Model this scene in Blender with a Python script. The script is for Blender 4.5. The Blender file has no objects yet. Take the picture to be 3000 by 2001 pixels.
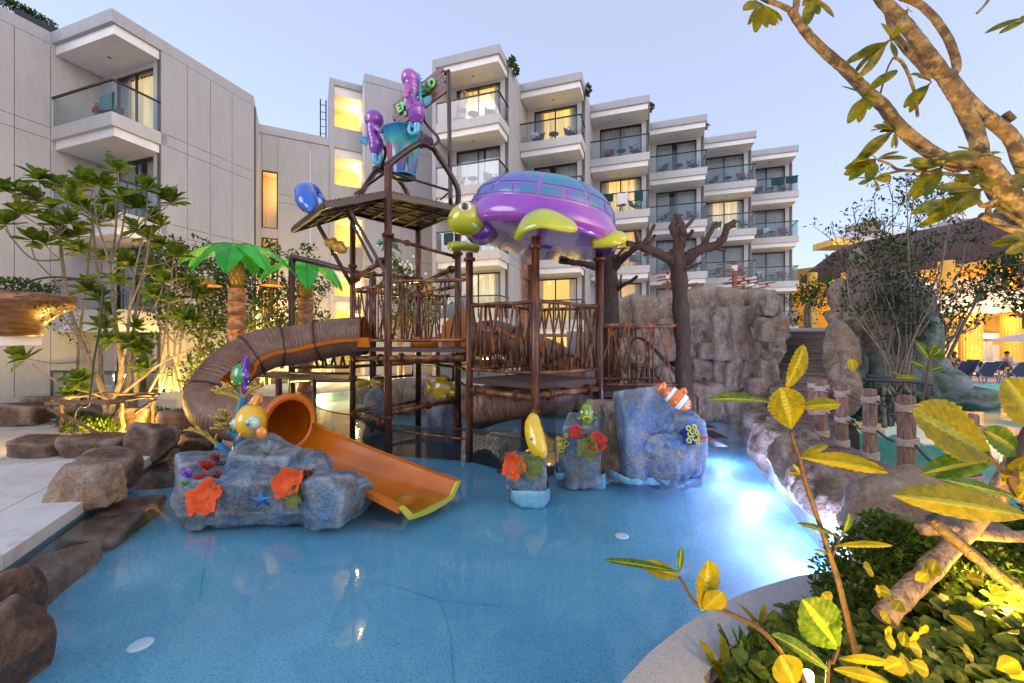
import bpy, math, random
import numpy as np
from mathutils import Vector, Matrix
from mathutils.geometry import tessellate_polygon
R = random.Random(11)
sc = bpy.context.scene
COL = sc.collection
rad = math.radians
# ------------------------------------------------------------------ camera, sky, sun, exposure
H = 2.0            # camera height over the water
FP = 1200.0        # focal length in photo pixels (photo 3000 x 2001)
cd = bpy.data.cameras.new('camera'); cam = bpy.data.objects.new('camera', cd); COL.objects.link(cam)
cam.location = (0, 0, H); cam.rotation_euler = (rad(90), 0, 0)
cd.sensor_width = 36; cd.lens = 36*FP/3000; cd.clip_start = .05; cd.clip_end = 3000
sc.camera = cam
W = bpy.data.worlds.new('World'); sc.world = W; W.use_nodes = True
nt = W.node_tree; nt.nodes.clear()
SUN_EL, SUN_AZ = 20.0, 125.0      # low sun on the left (azimuth from the viewing direction)
sky = nt.nodes.new('ShaderNodeTexSky'); sky.sky_type = 'NISHITA'; sky.sun_disc = False
sky.sun_elevation = rad(SUN_EL); sky.sun_rotation = rad(SUN_AZ); sky.air_density = 1.0; sky.dust_density = 1.2; sky.ozone_density = 1.5
bg = nt.nodes.new('ShaderNodeBackground'); bg.inputs[1].default_value = .15
ow = nt.nodes.new('ShaderNodeOutputWorld')
mx = nt.nodes.new('ShaderNodeMix'); mx.data_type = 'RGBA'; mx.inputs[0].default_value = .5; mx.inputs[7].default_value = (2.95, 3.05, 4.1, 1)
nt.links.new(sky.outputs[0], mx.inputs[6]); nt.links.new(mx.outputs[2], bg.inputs[0]); nt.links.new(bg.outputs[0], ow.inputs[0])
sd = bpy.data.lights.new('sun', 'SUN'); sun = bpy.data.objects.new('sun', sd); COL.objects.link(sun)
sd.energy = .72; sd.angle = rad(35); sd.color = (1, .95, .98)
_a = rad(-SUN_AZ); _e = rad(SUN_EL)
sun.rotation_euler = Vector((math.sin(_a)*math.cos(_e), math.cos(_a)*math.cos(_e), math.sin(_e))).to_track_quat('Z', 'Y').to_euler()
sc.view_settings.view_transform = 'Standard'; sc.view_settings.look = 'None'; sc.view_settings.gamma = 1
sc.view_settings.use_curve_mapping = False; sc.view_settings.exposure = 1.0
sc.render.engine = 'CYCLES'
cy = sc.cycles; cy.use_denoising = True; cy.max_bounces = 8; cy.diffuse_bounces = 3; cy.glossy_bounces = 4
cy.transmission_bounces = 4; cy.transparent_max_bounces = 24; cy.sample_clamp_indirect = 6; cy.caustics_reflective = False; cy.caustics_refractive = False
cy.use_adaptive_sampling = True; cy.adaptive_threshold = .015

# ------------------------------------------------------------------ placing helpers (photo pixel + real distance or height -> place)
def P(px, py, d): return Vector(((px-1500)/FP*d, d, H-(py-1000)/FP*d))
def G(px, py, z=0.): d = (H-z)*FP/(py-1000); return Vector(((px-1500)/FP*d, d, z))
def V(*a): return Vector(a)

# ------------------------------------------------------------------ numpy value noise
def _h(i, j, k, s):
    n = (i*374761393 + j*668265263 + k*2147483647 + s*1274126177) & 0xffffffff
    n = ((n ^ (n >> 13))*1274126177) & 0xffffffff
    return ((n ^ (n >> 16)) & 0xffff)/65535.
def vn(p, s=0):
    p = np.asarray(p, float); f = np.floor(p).astype(np.int64); t = p-f; t = t*t*(3-2*t)
    r = 0
    for a in (0, 1):
        for b in (0, 1):
            for c in (0, 1):
                w = (t[:, 0] if a else 1-t[:, 0])*(t[:, 1] if b else 1-t[:, 1])*(t[:, 2] if c else 1-t[:, 2])
                r = r+w*_h(f[:, 0]+a, f[:, 1]+b, f[:, 2]+c, s)
    return r*2-1
def fbm(p, s=0, o=4):
    r = 0; a = 1.; p = np.asarray(p, float)
    for i in range(o): r = r+a*vn(p, s+i); p = p*2.03+7.1; a *= .5
    return r

# ------------------------------------------------------------------ object helpers
OFF = {}
def tag(o, label=None, cat=None, group=None, kind=None):
    if label: o['label'] = label
    if cat: o['category'] = cat
    if group: o['group'] = group
    if kind: o['kind'] = kind
    return o
def thing(name, label, cat, loc=(0, 0, 0), group=None):
    o = bpy.data.objects.new(name, None); o.empty_display_size = .2; COL.objects.link(o); o.location = loc
    OFF[o.name] = Vector(loc); return tag(o, label, cat, group)
def link(name, me, parent=None, loc=None, M=None):
    o = bpy.data.objects.new(name, me); COL.objects.link(o)
    if parent is not None: o.parent = parent
    OFF[o.name] = Vector(loc) if loc is not None else (OFF[parent.name] if parent is not None else Vector((0, 0, 0)))
    if M is not None: o.matrix_basis = M
    elif loc is not None: o.location = loc
    return o
def frame(ax):
    z = Vector(ax).normalized(); x = z.orthogonal().normalized(); return x, z.cross(x), z
class MB:
    def __init__(s): s.v = []; s.f = []; s.m = []; s.s = []; s.cur = 0; s.uv = None
    def add(s, vs, fs, smooth=False):
        n = len(s.v); s.v += [tuple(v) for v in vs]; s.f += [tuple(i+n for i in f) for f in fs]
        s.m += [s.cur]*len(fs); s.s += [smooth]*len(fs); return s
    def hexa(s, b, t):   # bottom quad ccw from above, top quad
        return s.add(list(b)+list(t), [(3, 2, 1, 0), (4, 5, 6, 7), (0, 1, 5, 4), (1, 2, 6, 5), (2, 3, 7, 6), (3, 0, 4, 7)])
    def box(s, c, sz, M=None, bev=0):
        x, y, z = [k/2 for k in sz]; c = Vector(c)
        q = [Vector(p) for p in ((-x, -y, -z), (x, -y, -z), (x, y, -z), (-x, y, -z), (-x, -y, z), (x, -y, z), (x, y, z), (-x, y, z))]
        if M is not None: q = [M @ p for p in q]
        q = [p+c for p in q]; return s.hexa(q[:4], q[4:])
    def fbox(s, F, a0, a1, s0, s1, z0, z1):  # box in a building frame F = (origin, right, back)
        o, u, w = F
        q = [o+u*a+w*b for a, b in ((a0, s0), (a1, s0), (a1, s1), (a0, s1))]
        return s.hexa([Vector((p.x, p.y, z0)) for p in q], [Vector((p.x, p.y, z1)) for p in q])
    def beam(s, a, b, w, h=None, up=(0, 0, 1)):
        a = Vector(a); b = Vector(b); h = h or w; d = (b-a).normalized(); u = Vector(up)
        x = d.cross(u)
        if x.length < 1e-4: x = d.orthogonal()
        x.normalize(); y = x.cross(d).normalized(); x = x*w/2; y = y*h/2
        return s.hexa([a-x-y, a+x-y, a+x+y, a-x+y][::1], [b-x-y, b+x-y, b+x+y, b-x+y])
    def tube(s, pts, r, n=8, cap=True, closed=False, smooth=True, sq=1.):
        pts = [Vector(p) for p in pts]; m = len(pts)
        rr = r if isinstance(r, (list, tuple)) else [r]*m
        vs = []; x = None
        for i, p in enumerate(pts):
            if closed: d = pts[(i+1) % m]-pts[i-1]
            else: d = pts[min(i+1, m-1)]-pts[max(i-1, 0)]
            if d.length < 1e-9: d = Vector((0, 0, 1))
            d.normalize()
            x = d.orthogonal().normalized() if x is None else (x-d*x.dot(d))
            if x.length < 1e-5: x = d.orthogonal()
            x.normalize(); y = d.cross(x)
            for k in range(n):
                a = 2*math.pi*k/n; vs.append(p+(x*math.cos(a)+y*math.sin(a)*sq)*rr[i])
        fs = [(i*n+k, i*n+(k+1) % n, ((i+1) % m)*n+(k+1) % n, ((i+1) % m)*n+k) for i in range(m if closed else m-1) for k in range(n)]
        s.add(vs, fs, smooth)
        if cap and not closed:
            b = len(s.v)-len(vs); s.f += [tuple(b+k for k in reversed(range(n))), tuple(b+(m-1)*n+k for k in range(n))]; s.m += [s.cur]*2; s.s += [False]*2
        return s
    def lathe(s, prof, o=(0, 0, 0), ax=(0, 0, 1), n=20, smooth=True, x0=None):
        x, y, z = frame(ax); o = Vector(o); vs = []
        for r, h in prof:
            for k in range(n): a = 2*math.pi*k/n; vs.append(o+x*(r*math.cos(a))+y*(r*math.sin(a))+z*h)
        m = len(prof); fs = [(i*n+k, i*n+(k+1) % n, (i+1)*n+(k+1) % n, (i+1)*n+k) for i in range(m-1) for k in range(n)]
        return s.add(vs, fs, smooth)
    def ell(s, c, r, M=None, nu=16, nv=10):
        c = Vector(c); r = (r, r, r) if not hasattr(r, '__len__') else r; vs = []
        for j in range(nv+1):
            t = math.pi*j/nv
            for i in range(nu):
                a = 2*math.pi*i/nu; p = Vector((r[0]*math.sin(t)*math.cos(a), r[1]*math.sin(t)*math.sin(a), -r[2]*math.cos(t)))
                vs.append(c+(M @ p if M is not None else p))
        return s.add(vs, [(j*nu+i, j*nu+(i+1) % nu, (j+1)*nu+(i+1) % nu, (j+1)*nu+i) for j in range(nv) for i in range(nu)], True)
    def prism(s, pts, vec, smooth=False):
        pts = [Vector(p) for p in pts]; n = len(pts); vec = Vector(vec)
        return s.add(pts+[p+vec for p in pts], [tuple(reversed(range(n))), tuple(range(n, 2*n))]+[(i, (i+1) % n, n+(i+1) % n, n+i) for i in range(n)], smooth)
    def grid(s, fn, nu, nv, smooth=True):
        return s.add([fn(i/nu, j/nv) for j in range(nv+1) for i in range(nu+1)],
                     [(j*(nu+1)+i, j*(nu+1)+i+1, (j+1)*(nu+1)+i+1, (j+1)*(nu+1)+i) for j in range(nv) for i in range(nu)], smooth)
    def poly(s, rings, z, smooth=False):  # flat polygon with holes
        tri = tessellate_polygon([[Vector((p[0], p[1], 0)) for p in r] for r in rings])
        flat = [Vector((p[0], p[1], z)) for r in rings for p in r]
        out = []
        for t in tri:
            a, b, c = [flat[i] for i in t]
            out.append(t if (b-a).cross(c-a).z > 0 else (t[0], t[2], t[1]))
        return s.add(flat, out, smooth)
    def mesh(s, name, mats, off=(0, 0, 0)):
        me = bpy.data.meshes.new(name); o = Vector(off)
        me.from_pydata([(v[0]-o.x, v[1]-o.y, v[2]-o.z) for v in s.v], [], s.f)
        for m in (mats if isinstance(mats, (list, tuple)) else [mats]): me.materials.append(m)
        me.polygons.foreach_set('use_smooth', s.s); me.polygons.foreach_set('material_index', s.m); me.update()
        return me
    def build(s, name, mats, parent=None, label=None, cat=None, group=None, kind=None, loc=None):
        off = OFF[parent.name] if parent is not None else (Vector(loc) if loc is not None else Vector((0, 0, 0)))
        if parent is None and loc is None and s.v:
            a = np.array(s.v); off = Vector((float(a[:, 0].mean()), float(a[:, 1].mean()), float(a[:, 2].min())))
        me = s.mesh(name, mats, off); o = bpy.data.objects.new(name, me); COL.objects.link(o)
        if parent is not None: o.parent = parent
        else: o.location = off
        OFF[o.name] = off
        return tag(o, label, cat, group, kind)
def np_mesh(name, v, f, mat, smooth=True):
    me = bpy.data.meshes.new(name); v = np.asarray(v, np.float32); f = np.asarray(f, np.int32); k = f.shape[1]
    me.vertices.add(len(v)); me.vertices.foreach_set('co', v.ravel()); me.loops.add(f.size); me.loops.foreach_set('vertex_index', f.ravel())
    me.polygons.add(len(f)); me.polygons.foreach_set('loop_start', np.arange(0, f.size, k, dtype=np.int32)); me.polygons.foreach_set('loop_total', np.full(len(f), k, np.int32))
    me.polygons.foreach_set('use_smooth', np.full(len(f), smooth)); me.update(calc_edges=True); me.materials.append(mat); return me
def smooth_path(pts, n=6):
    pts = [Vector(p) for p in pts]; out = []
    for i in range(len(pts)-1):
        a, b, c, d = pts[max(i-1, 0)], pts[i], pts[i+1], pts[min(i+2, len(pts)-1)]
        for k in range(n):
            t = k/n; out.append(.5*((2*b)+(c-a)*t+(2*a-5*b+4*c-d)*t*t+(3*b-a-3*c+d)*t**3))
    return out+[pts[-1]]
def lerp(a, b, t): return a+(b-a)*t
def copy_thing(root, loc, rz=0, sc_=1, label=None, group=None):
    r = root.copy(); COL.objects.link(r); r.location = loc; r.rotation_euler = (0, 0, rz); r.scale = (sc_,)*3
    if label: r['label'] = label
    if group: r['group'] = group
    def rec(a, b):
        for ch in a.children: c = ch.copy(); COL.objects.link(c); c.parent = b; rec(ch, c)
    rec(root, r); return r

# ------------------------------------------------------------------ materials
def _c(c): return (c[0], c[1], c[2], 1)
MATS = {}
def mat(name, base, rough=.5, c2=None, sc2=3., c3=None, sc3=12., bump=0., bsc=20., spec=.5, metal=0., coat=0., emit=None, es=0., stretch=None, obj=False, lo=.35, hi=.65, det=6, trans=0., crack=None, bdist=.03, pt=None, grain=None):
    m = bpy.data.materials.new(name); m.use_nodes = True; t = m.node_tree; N = t.nodes; L = t.links; b = N['Principled BSDF']
    b.inputs['Base Color'].default_value = _c(base); b.inputs['Roughness'].default_value = rough; b.inputs['Metallic'].default_value = metal
    b.inputs['Specular IOR Level'].default_value = spec; b.inputs['Coat Weight'].default_value = coat; b.inputs['Coat Roughness'].default_value = .06
    if obj: co = N.new('ShaderNodeTexCoord').outputs['Object']
    else: co = N.new('ShaderNodeNewGeometry').outputs['Position']
    if stretch:
        mp = N.new('ShaderNodeMapping'); mp.inputs['Scale'].default_value = stretch; L.new(co, mp.inputs[0]); co = mp.outputs[0]
    def noise(s, d=det):
        n = N.new('ShaderNodeTexNoise'); n.inputs['Scale'].default_value = s; n.inputs['Detail'].default_value = d; n.inputs['Roughness'].default_value = .62 if d < 9 else .72; L.new(co, n.inputs['Vector']); return n.outputs['Fac']
    col = None
    def mix(a, bcol, fac, l, h):
        r = N.new('ShaderNodeMapRange'); r.inputs[1].default_value = l; r.inputs[2].default_value = h; L.new(fac, r.inputs[0])
        x = N.new('ShaderNodeMix'); x.data_type = 'RGBA'; L.new(r.outputs[0], x.inputs[0])
        if isinstance(a, tuple): x.inputs[6].default_value = _c(a)
        else: L.new(a, x.inputs[6])
        x.inputs[7].default_value = _c(bcol); return x.outputs[2]
    if c2: col = mix(tuple(base), c2, noise(sc2), lo, hi)
    if c3: col = mix(col if col is not None else tuple(base), c3, noise(sc3), lo+.05, hi+.05)
    if crack:
        vo = N.new('ShaderNodeTexVoronoi'); vo.feature = 'DISTANCE_TO_EDGE'; vo.inputs['Scale'].default_value = crack[0]; L.new(co, vo.inputs['Vector'])
        r = N.new('ShaderNodeMapRange'); r.inputs[1].default_value = 0; r.inputs[2].default_value = crack[1]; r.inputs[3].default_value = 1; r.inputs[4].default_value = 0; L.new(vo.outputs['Distance'], r.inputs[0])
        x = N.new('ShaderNodeMix'); x.data_type = 'RGBA'; L.new(r.outputs[0], x.inputs[0]); x.inputs[7].default_value = _c(crack[2])
        if col is not None: L.new(col, x.inputs[6])
        else: x.inputs[6].default_value = _c(base)
        col = x.outputs[2]
    if grain and col is not None:
        r = N.new('ShaderNodeMapRange'); r.inputs[1].default_value = .32; r.inputs[2].default_value = .68; r.inputs[3].default_value = 1-grain[1]; r.inputs[4].default_value = 1+grain[1]*.8; L.new(noise(grain[0], 10), r.inputs[0])
        x = N.new('ShaderNodeMix'); x.data_type = 'RGBA'; x.blend_type = 'MULTIPLY'; x.inputs[0].default_value = 1; L.new(col, x.inputs[6]); L.new(r.outputs[0], x.inputs[7]); col = x.outputs[2]
    if pt:  # dark crevices and light edges painted by curvature, for relief shading and joint lines
        gm = N.new('ShaderNodeNewGeometry')
        for (l, h, cc, f0, f1) in pt:
            r = N.new('ShaderNodeMapRange'); r.inputs[1].default_value = l; r.inputs[2].default_value = h; r.inputs[3].default_value = f0; r.inputs[4].default_value = f1; L.new(gm.outputs['Pointiness'], r.inputs[0])
            x = N.new('ShaderNodeMix'); x.data_type = 'RGBA'; L.new(r.outputs[0], x.inputs[0]); L.new(col, x.inputs[6]); x.inputs[7].default_value = _c(cc); col = x.outputs[2]
    if col is not None: L.new(col, b.inputs['Base Color'])
    if bump:
        bn = N.new('ShaderNodeBump'); bn.inputs['Strength'].default_value = bump; bn.inputs['Distance'].default_value = bdist; L.new(noise(bsc, 8), bn.inputs['Height']); L.new(bn.outputs[0], b.inputs['Normal'])
    if emit: b.inputs['Emission Color'].default_value = _c(emit); b.inputs['Emission Strength'].default_value = es
    if trans:
        tr = N.new('ShaderNodeBsdfTranslucent'); ms = N.new('ShaderNodeMixShader'); ms.inputs[0].default_value = trans
        tr.inputs[0].default_value = _c(tuple(min(1, k*1.6) for k in base))
        if col is not None:
            g = N.new('ShaderNodeMix'); g.data_type = 'RGBA'; g.blend_type = 'MULTIPLY'; g.inputs[0].default_value = 1; L.new(col, g.inputs[6]); g.inputs[7].default_value = (1.6, 1.6, .9, 1); L.new(g.outputs[2], tr.inputs[0])
        L.new(b.outputs[0], ms.inputs[1]); L.new(tr.outputs[0], ms.inputs[2]); L.new(ms.outputs[0], N['Material Output'].inputs[0])
    MATS[name] = m; return m
def glass(name, tint=(.8, .86, .86), refl=1., rough=.02, thin=.06, bump=None, stretch=None, power=5.):
    m = bpy.data.materials.new(name); m.use_nodes = True; t = m.node_tree; N = t.nodes; L = t.links; N.clear()
    o = N.new('ShaderNodeOutputMaterial'); a = N.new('ShaderNodeBsdfTransparent'); a.inputs[0].default_value = _c(tint)
    g = N.new('ShaderNodeBsdfGlossy'); g.inputs['Roughness'].default_value = rough; g.inputs[0].default_value = (refl, refl, refl, 1)
    f = N.new('ShaderNodeLayerWeight'); f.inputs[0].default_value = .5; ms = N.new('ShaderNodeMixShader')
    pw = N.new('ShaderNodeMath'); pw.operation = 'POWER'; pw.inputs[1].default_value = power; L.new(f.outputs['Facing'], pw.inputs[0])
    ad = N.new('ShaderNodeMath'); ad.operation = 'ADD'; ad.use_clamp = True; ad.inputs[1].default_value = thin; L.new(pw.outputs[0], ad.inputs[0])
    L.new(ad.outputs[0], ms.inputs[0]); L.new(a.outputs[0], ms.inputs[1]); L.new(g.outputs[0], ms.inputs[2]); L.new(ms.outputs[0], o.inputs[0])
    if bump:
        co = N.new('ShaderNodeNewGeometry').outputs['Position']
        if stretch: mp = N.new('ShaderNodeMapping'); mp.inputs['Scale'].default_value = stretch; L.new(co, mp.inputs[0]); co = mp.outputs[0]
        n = N.new('ShaderNodeTexNoise'); n.inputs['Scale'].default_value = bump[0]; n.inputs['Detail'].default_value = 3; L.new(co, n.inputs['Vector'])
        bn = N.new('ShaderNodeBump'); bn.inputs['Strength'].default_value = bump[1]; bn.inputs['Distance'].default_value = .05; L.new(n.outputs['Fac'], bn.inputs['Height'])
        L.new(bn.outputs[0], g.inputs['Normal']); L.new(bn.outputs[0], f.inputs['Normal'])
    MATS[name] = m; return m

m_wall = mat('hotel_render', (.405, .405, .44), .85, c2=(.39, .385, .415), sc2=.7, c3=(.37, .365, .39), sc3=2.2, bump=.05, bsc=60, stretch=(1.6, 1.6, .35), grain=(5, .07))
m_wallw = mat('hotel_light_render', (.53, .51, .515), .8, c2=(.49, .47, .475), sc2=1.2, c3=(.47, .45, .45), sc3=3, lo=.4, hi=.75, stretch=(1.6, 1.6, .4))
m_joint = mat('joint_dark', (.12, .11, .11), .9)
m_white = mat('white_soffit_paint', (.80, .79, .80), .6, c2=(.72, .70, .71), sc2=2.2, c3=(.68, .64, .6), sc3=5, lo=.45, hi=.8)
m_black = mat('black_aluminium', (.018, .018, .02), .35)
m_glass = glass('window_glass', (.86, .88, .88), .9, .01, .07)
m_rail = glass('railing_glass', (.72, .79, .79), .85, .01, .09)
m_curt = mat('curtain_white', (.62, .62, .66), .9, c2=(.5, .5, .55), sc2=2, lo=.4, hi=.7, trans=.25)
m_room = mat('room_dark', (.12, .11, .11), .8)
# ================================================================== hotel buildings
UX, VX = V(.949, -.316, 0), V(.316, .949, 0)
LEV = [-.13, 3.17, 6.47, 9.77, 13.07]
m_litc = {}
def litmat(name, col, st):   # back-lit curtain of a lit room: folds let through more and less of the lamp light
    m = mat(name, (.7, .66, .55), .9, emit=col, es=st); t = m.node_tree; N = t.nodes; L = t.links
    g = N.new('ShaderNodeNewGeometry'); mp = N.new('ShaderNodeMapping'); mp.inputs['Scale'].default_value = (5.5, 5.5, .35); L.new(g.outputs['Position'], mp.inputs[0])
    n = N.new('ShaderNodeTexNoise'); n.inputs['Scale'].default_value = 1.; n.inputs['Detail'].default_value = 4; L.new(mp.outputs[0], n.inputs['Vector'])
    r = N.new('ShaderNodeMapRange'); r.inputs[1].default_value = .3; r.inputs[2].default_value = .7; r.inputs[3].default_value = st*.35; r.inputs[4].default_value = st*1.3
    L.new(n.outputs['Fac'], r.inputs[0]); L.new(r.outputs[0], N['Principled BSDF'].inputs['Emission Strength']); return m
m_lit1 = litmat('curtain_lit_yellow', (1., .56, .09), .66)
m_lit2 = litmat('curtain_lit_cream', (1., .70, .32), .44)
m_lit3 = litmat('curtain_lit_amber', (1., .50, .08), .40)
m_warmwall = mat('warm_room_wall', (.75, .6, .35), .8, emit=(1., .62, .12), es=.35)  # wall emits a warm glow of its own in place of lamp light
m_lamp = mat('lamp_glow', (1, 1, 1), .5, emit=(1., .82, .5), es=12)
m_dk = mat('downlight_ring', (.2, .2, .2), .5)

def curtain(F, a0, a1, s, z0, z1, m, par, seed, gap=0):
    rr = random.Random(seed); k = max(10, int((a1-a0)/.045)); ph = [rr.uniform(-.012, .012) for _ in range(k+1)]
    def fn(i, j):
        q = int(round(i*k)); return F[0]+F[1]*lerp(a0, a1, i)+F[2]*(s+.035*math.sin(q*1.6+seed)+ph[q])+V(0, 0, lerp(z0, z1, j))
    o = MB().grid(fn, k, 2); return o.build('curtain', m, par)
def door_window(F, a0, a1, s, z0, z1, bld, style, seed, room=2.0):
    """sliding door in an opening; s = outer face of the wall. style: d dark/daylit curtains, y, c, a lit curtains, o lit open room"""
    m = MB(); t = .07; sf = s+.05
    m.fbox(F, a0, a0+t, sf, sf+.08, z0, z1); m.fbox(F, a1-t, a1, sf, sf+.08, z0, z1); m.fbox(F, a0+t, a1-t, sf, sf+.08, z1-t, z1); m.fbox(F, a0+t, a1-t, sf, sf+.08, z0, z0+.05)
    w = m.build('window', m_black, bld); am = (a0+a1)/2
    MB().fbox(F, am-.035, am+.035, sf+.01, sf+.07, z0+.05, z1-t).build('mullion', m_black, w)
    for x0, x1 in ((a0+t, am-.035), (am+.035, a1-t)):
        q = [F[0]+F[1]*x+F[2]*(sf+.04) for x in (x0, x1)]
        MB().add([V(q[0].x, q[0].y, z0+.05), V(q[1].x, q[1].y, z0+.05), V(q[1].x, q[1].y, z1-t), V(q[0].x, q[0].y, z1-t)], [(0, 1, 2, 3)]).build('pane', m_glass, w)
    rr = random.Random(seed)
    lm = {'d': m_curt, 'y': m_lit1, 'c': m_lit2, 'a': m_lit3, 'o': m_curt}[style]
    sc_ = sf+.22
    if style == 'o':
        curtain(F, a0+.02, a0+.5, sc_, z0+.03, z1-.03, m_curt, w, seed); curtain(F, a1-.5, a1-.02, sc_, z0+.03, z1-.03, m_curt, w, seed+1)
    elif style == 'd':
        g = rr.choice([0, 0, .12, .35]); c = am+rr.uniform(-.3, .3)
        curtain(F, a0+.02, c-g/2, sc_, z0+.03, z1-.03, m_curt, w, seed); curtain(F, c+g/2, a1-.02, sc_, z0+.03, z1-.03, m_curt, w, seed+1)
    else:
        curtain(F, a0+.03, a0+.42, sc_-.05, z0+.03, z1-.03, m_curt, w, seed+1); curtain(F, a1-.55, a1-.03, sc_-.05, z0+.03, z1-.03, m_curt, w, seed+2)
        curtain(F, a0+.3, a1-.4, sc_+.03, z0+.03, z1-.03, lm, w, seed)
    # the room behind
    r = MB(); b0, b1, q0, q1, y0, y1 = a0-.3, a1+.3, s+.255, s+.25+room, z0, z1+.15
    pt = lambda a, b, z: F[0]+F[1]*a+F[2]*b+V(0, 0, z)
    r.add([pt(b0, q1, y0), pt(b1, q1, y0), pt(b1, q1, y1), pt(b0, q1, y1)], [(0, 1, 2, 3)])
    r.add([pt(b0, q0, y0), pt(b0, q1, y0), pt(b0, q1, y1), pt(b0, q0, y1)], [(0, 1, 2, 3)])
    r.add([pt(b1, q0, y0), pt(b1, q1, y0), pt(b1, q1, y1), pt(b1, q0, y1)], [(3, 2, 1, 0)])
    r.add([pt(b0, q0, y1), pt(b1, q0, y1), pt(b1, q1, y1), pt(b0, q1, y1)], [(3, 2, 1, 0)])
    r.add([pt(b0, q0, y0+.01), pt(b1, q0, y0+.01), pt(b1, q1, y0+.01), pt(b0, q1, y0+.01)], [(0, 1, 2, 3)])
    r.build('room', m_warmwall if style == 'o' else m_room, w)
    if style == 'o':
        MB().ell(pt(a1-.7, s+.9, z1-.1), .06).build('lamp', m_lamp, w)
    return w
def panels(F, along, fixed, z0, z1, bld, axis='s', joints=(), zj=(), th=.05, m=None):
    """cladding panels with 14 mm open joints, 50 mm proud of a dark core"""
    js = list(joints); zs = [z0]+sorted(zj)+[z1]; g = .009
    for i in range(len(js)-1):
        for k in range(len(zs)-1):
            x0, x1, y0, y1 = js[i]+g, js[i+1]-g, zs[k]+g, zs[k+1]-g
            if y1-y0 < .05: continue
            b = MB()
            if axis == 's': b.fbox(F, fixed-th, fixed, x0, x1, y0, y1)
            else: b.fbox(F, x0, x1, fixed, fixed+th, y0, y1)
            b.build('wall_panel', m or m_wall, bld)
def bay(bld, C, Wd, roof, levels, doors, styles, seed, side_s, side_joints, fin=False, npan=3, low=-.2, dep=1.45):
    """C = front right corner; F axes: a runs LEFT from it, s runs back"""
    F = (V(C[0], C[1], 0), -UX, VX); D = dep
    # roof slab: fascia, soffit
    b = MB(); b.fbox(F, 0, Wd, 0, side_s, roof-.42, roof); b.build('roof_fascia', m_wall, bld)
    sf = MB(); sf.fbox(F, .1, Wd-.02, .12, D, roof-.74, roof-.42); so = sf.build('roof_soffit', m_white, bld)
    MB().lathe([(.001, 0), (.05, 0), (.07, .01)], F[0]+F[1]*Wd*.5+F[2]*.8+V(0, 0, roof-.752), n=14).build('downlight', m_dk, so)
    d0, d1 = doors
    for k, z in enumerate(levels):
        top = levels[k+1]-.42 if k+1 < len(levels) else roof-.42
        # balcony slab
        s1 = MB(); s1.fbox(F, 0, Wd-.005, 0, D+.2, z-.44, z); bal = s1.build('balcony', m_wallw, bld)
        if k > 0:
            MB().fbox(F, .1, Wd-.03, .12, D, z-.74, z-.44).build('soffit', m_white, bal)
            MB().lathe([(.001, 0), (.05, 0), (.07, .01)], F[0]+F[1]*Wd*.5+F[2]*.8+V(0, 0, z-.752), n=14).build('downlight', m_dk, bal)
        hr = MB(); hr.fbox(F, .02, Wd-.01, .02, .08, z+1.05, z+1.11); hr.fbox(F, .02, .08, .08, D-.001, z+1.05, z+1.11); hr.build('handrail', m_black, bal)
        for i in range(npan):
            x0 = .06+(Wd-.12)*i/npan+.008; x1 = .06+(Wd-.12)*(i+1)/npan-.008; q = F[0]+F[2]*.05
            MB().add([q+F[1]*x0+V(0, 0, z-.02), q+F[1]*x1+V(0, 0, z-.02), q+F[1]*x1+V(0, 0, z+1.05), q+F[1]*x0+V(0, 0, z+1.05)], [(3, 2, 1, 0)]).build('glass_panel', m_rail, bal)
        q = F[0]+F[1]*.05
        MB().add([q+F[2]*.07+V(0, 0, z-.02), q+F[2]*(D-.01)+V(0, 0, z-.02), q+F[2]*(D-.01)+V(0, 0, z+1.05), q+F[2]*.07+V(0, 0, z+1.05)], [(0, 1, 2, 3)]).build('glass_panel', m_rail, bal)
        # back wall round the door
        wt = .25; dz = z+2.47
        b = MB(); b.fbox(F, .22, d0, D, D+wt, z, top); b.fbox(F, d1, Wd-.005, D, D+wt, z, top); b.fbox(F, d0+.001, d1-.001, D+.001, D+wt, dz, top); b.build('wall', m_wallw, bld)
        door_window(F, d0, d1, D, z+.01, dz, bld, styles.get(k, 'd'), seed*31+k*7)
    # side wall core and its panels
    MB().fbox(F, .045, .22, D, side_s+(1.72 if side_s < 4 else .2), low, roof-.43).build('wall_core', m_joint, bld)
    zj = [z for z in levels if z > low+.3]+[z-.42 for z in levels if z-.42 > low+.3]
    panels(F, None, .045, low, roof-.425, bld, 's', side_joints, zj, .045)
    if fin:
        MB().fbox(F, Wd, Wd+.2, -.001, 5, low, roof-.001).build('fin_wall', m_wall, bld)
    return F

hotel = thing('hotel_building', 'long stepped hotel block with glass railed balconies behind the tower and the rock wall', 'building', (5, 24, 0))
STY = {0: {4: 'y', 1: 'c', 2: 'd'}, 1: {4: 'y', 1: 'o', 0: 'y'}, 2: {3: 'y', 2: 'a', 1: 'a'}, 3: {}, 4: {3: 'c'}, 5: {}}
CORN = [(-.61+4.32*i, 19.8+2.03*i) for i in range(6)]
for i, C in enumerate(CORN):
    bay(hotel, C, 3.458, 16.4, LEV, (.48, 3.02), STY[i], i+1, 3.27 if i < 5 else 8, [1.45, 2.4, 3.27, 4.72] if i < 5 else [1.45, 3.3, 5, 8], fin=(i == 0), npan=2)
# the flat roofs and planting boxes with creeper behind the fascias
annexe = thing('annexe_building', 'grey panelled hotel wing at the left with one corner balcony per floor', 'building', (-14, 17, 0))
CA = (-13.2, 13.5)
LL = [-.15, 3.08, 6.34, 9.6]
FA = bay(annexe, CA, 3.38, 13.0, LL, (.42, 2.6), {3: 'c'}, 40, 5.08, [1.45, 2.34, 3.22, 4.12, 5.06], npan=3)
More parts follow.
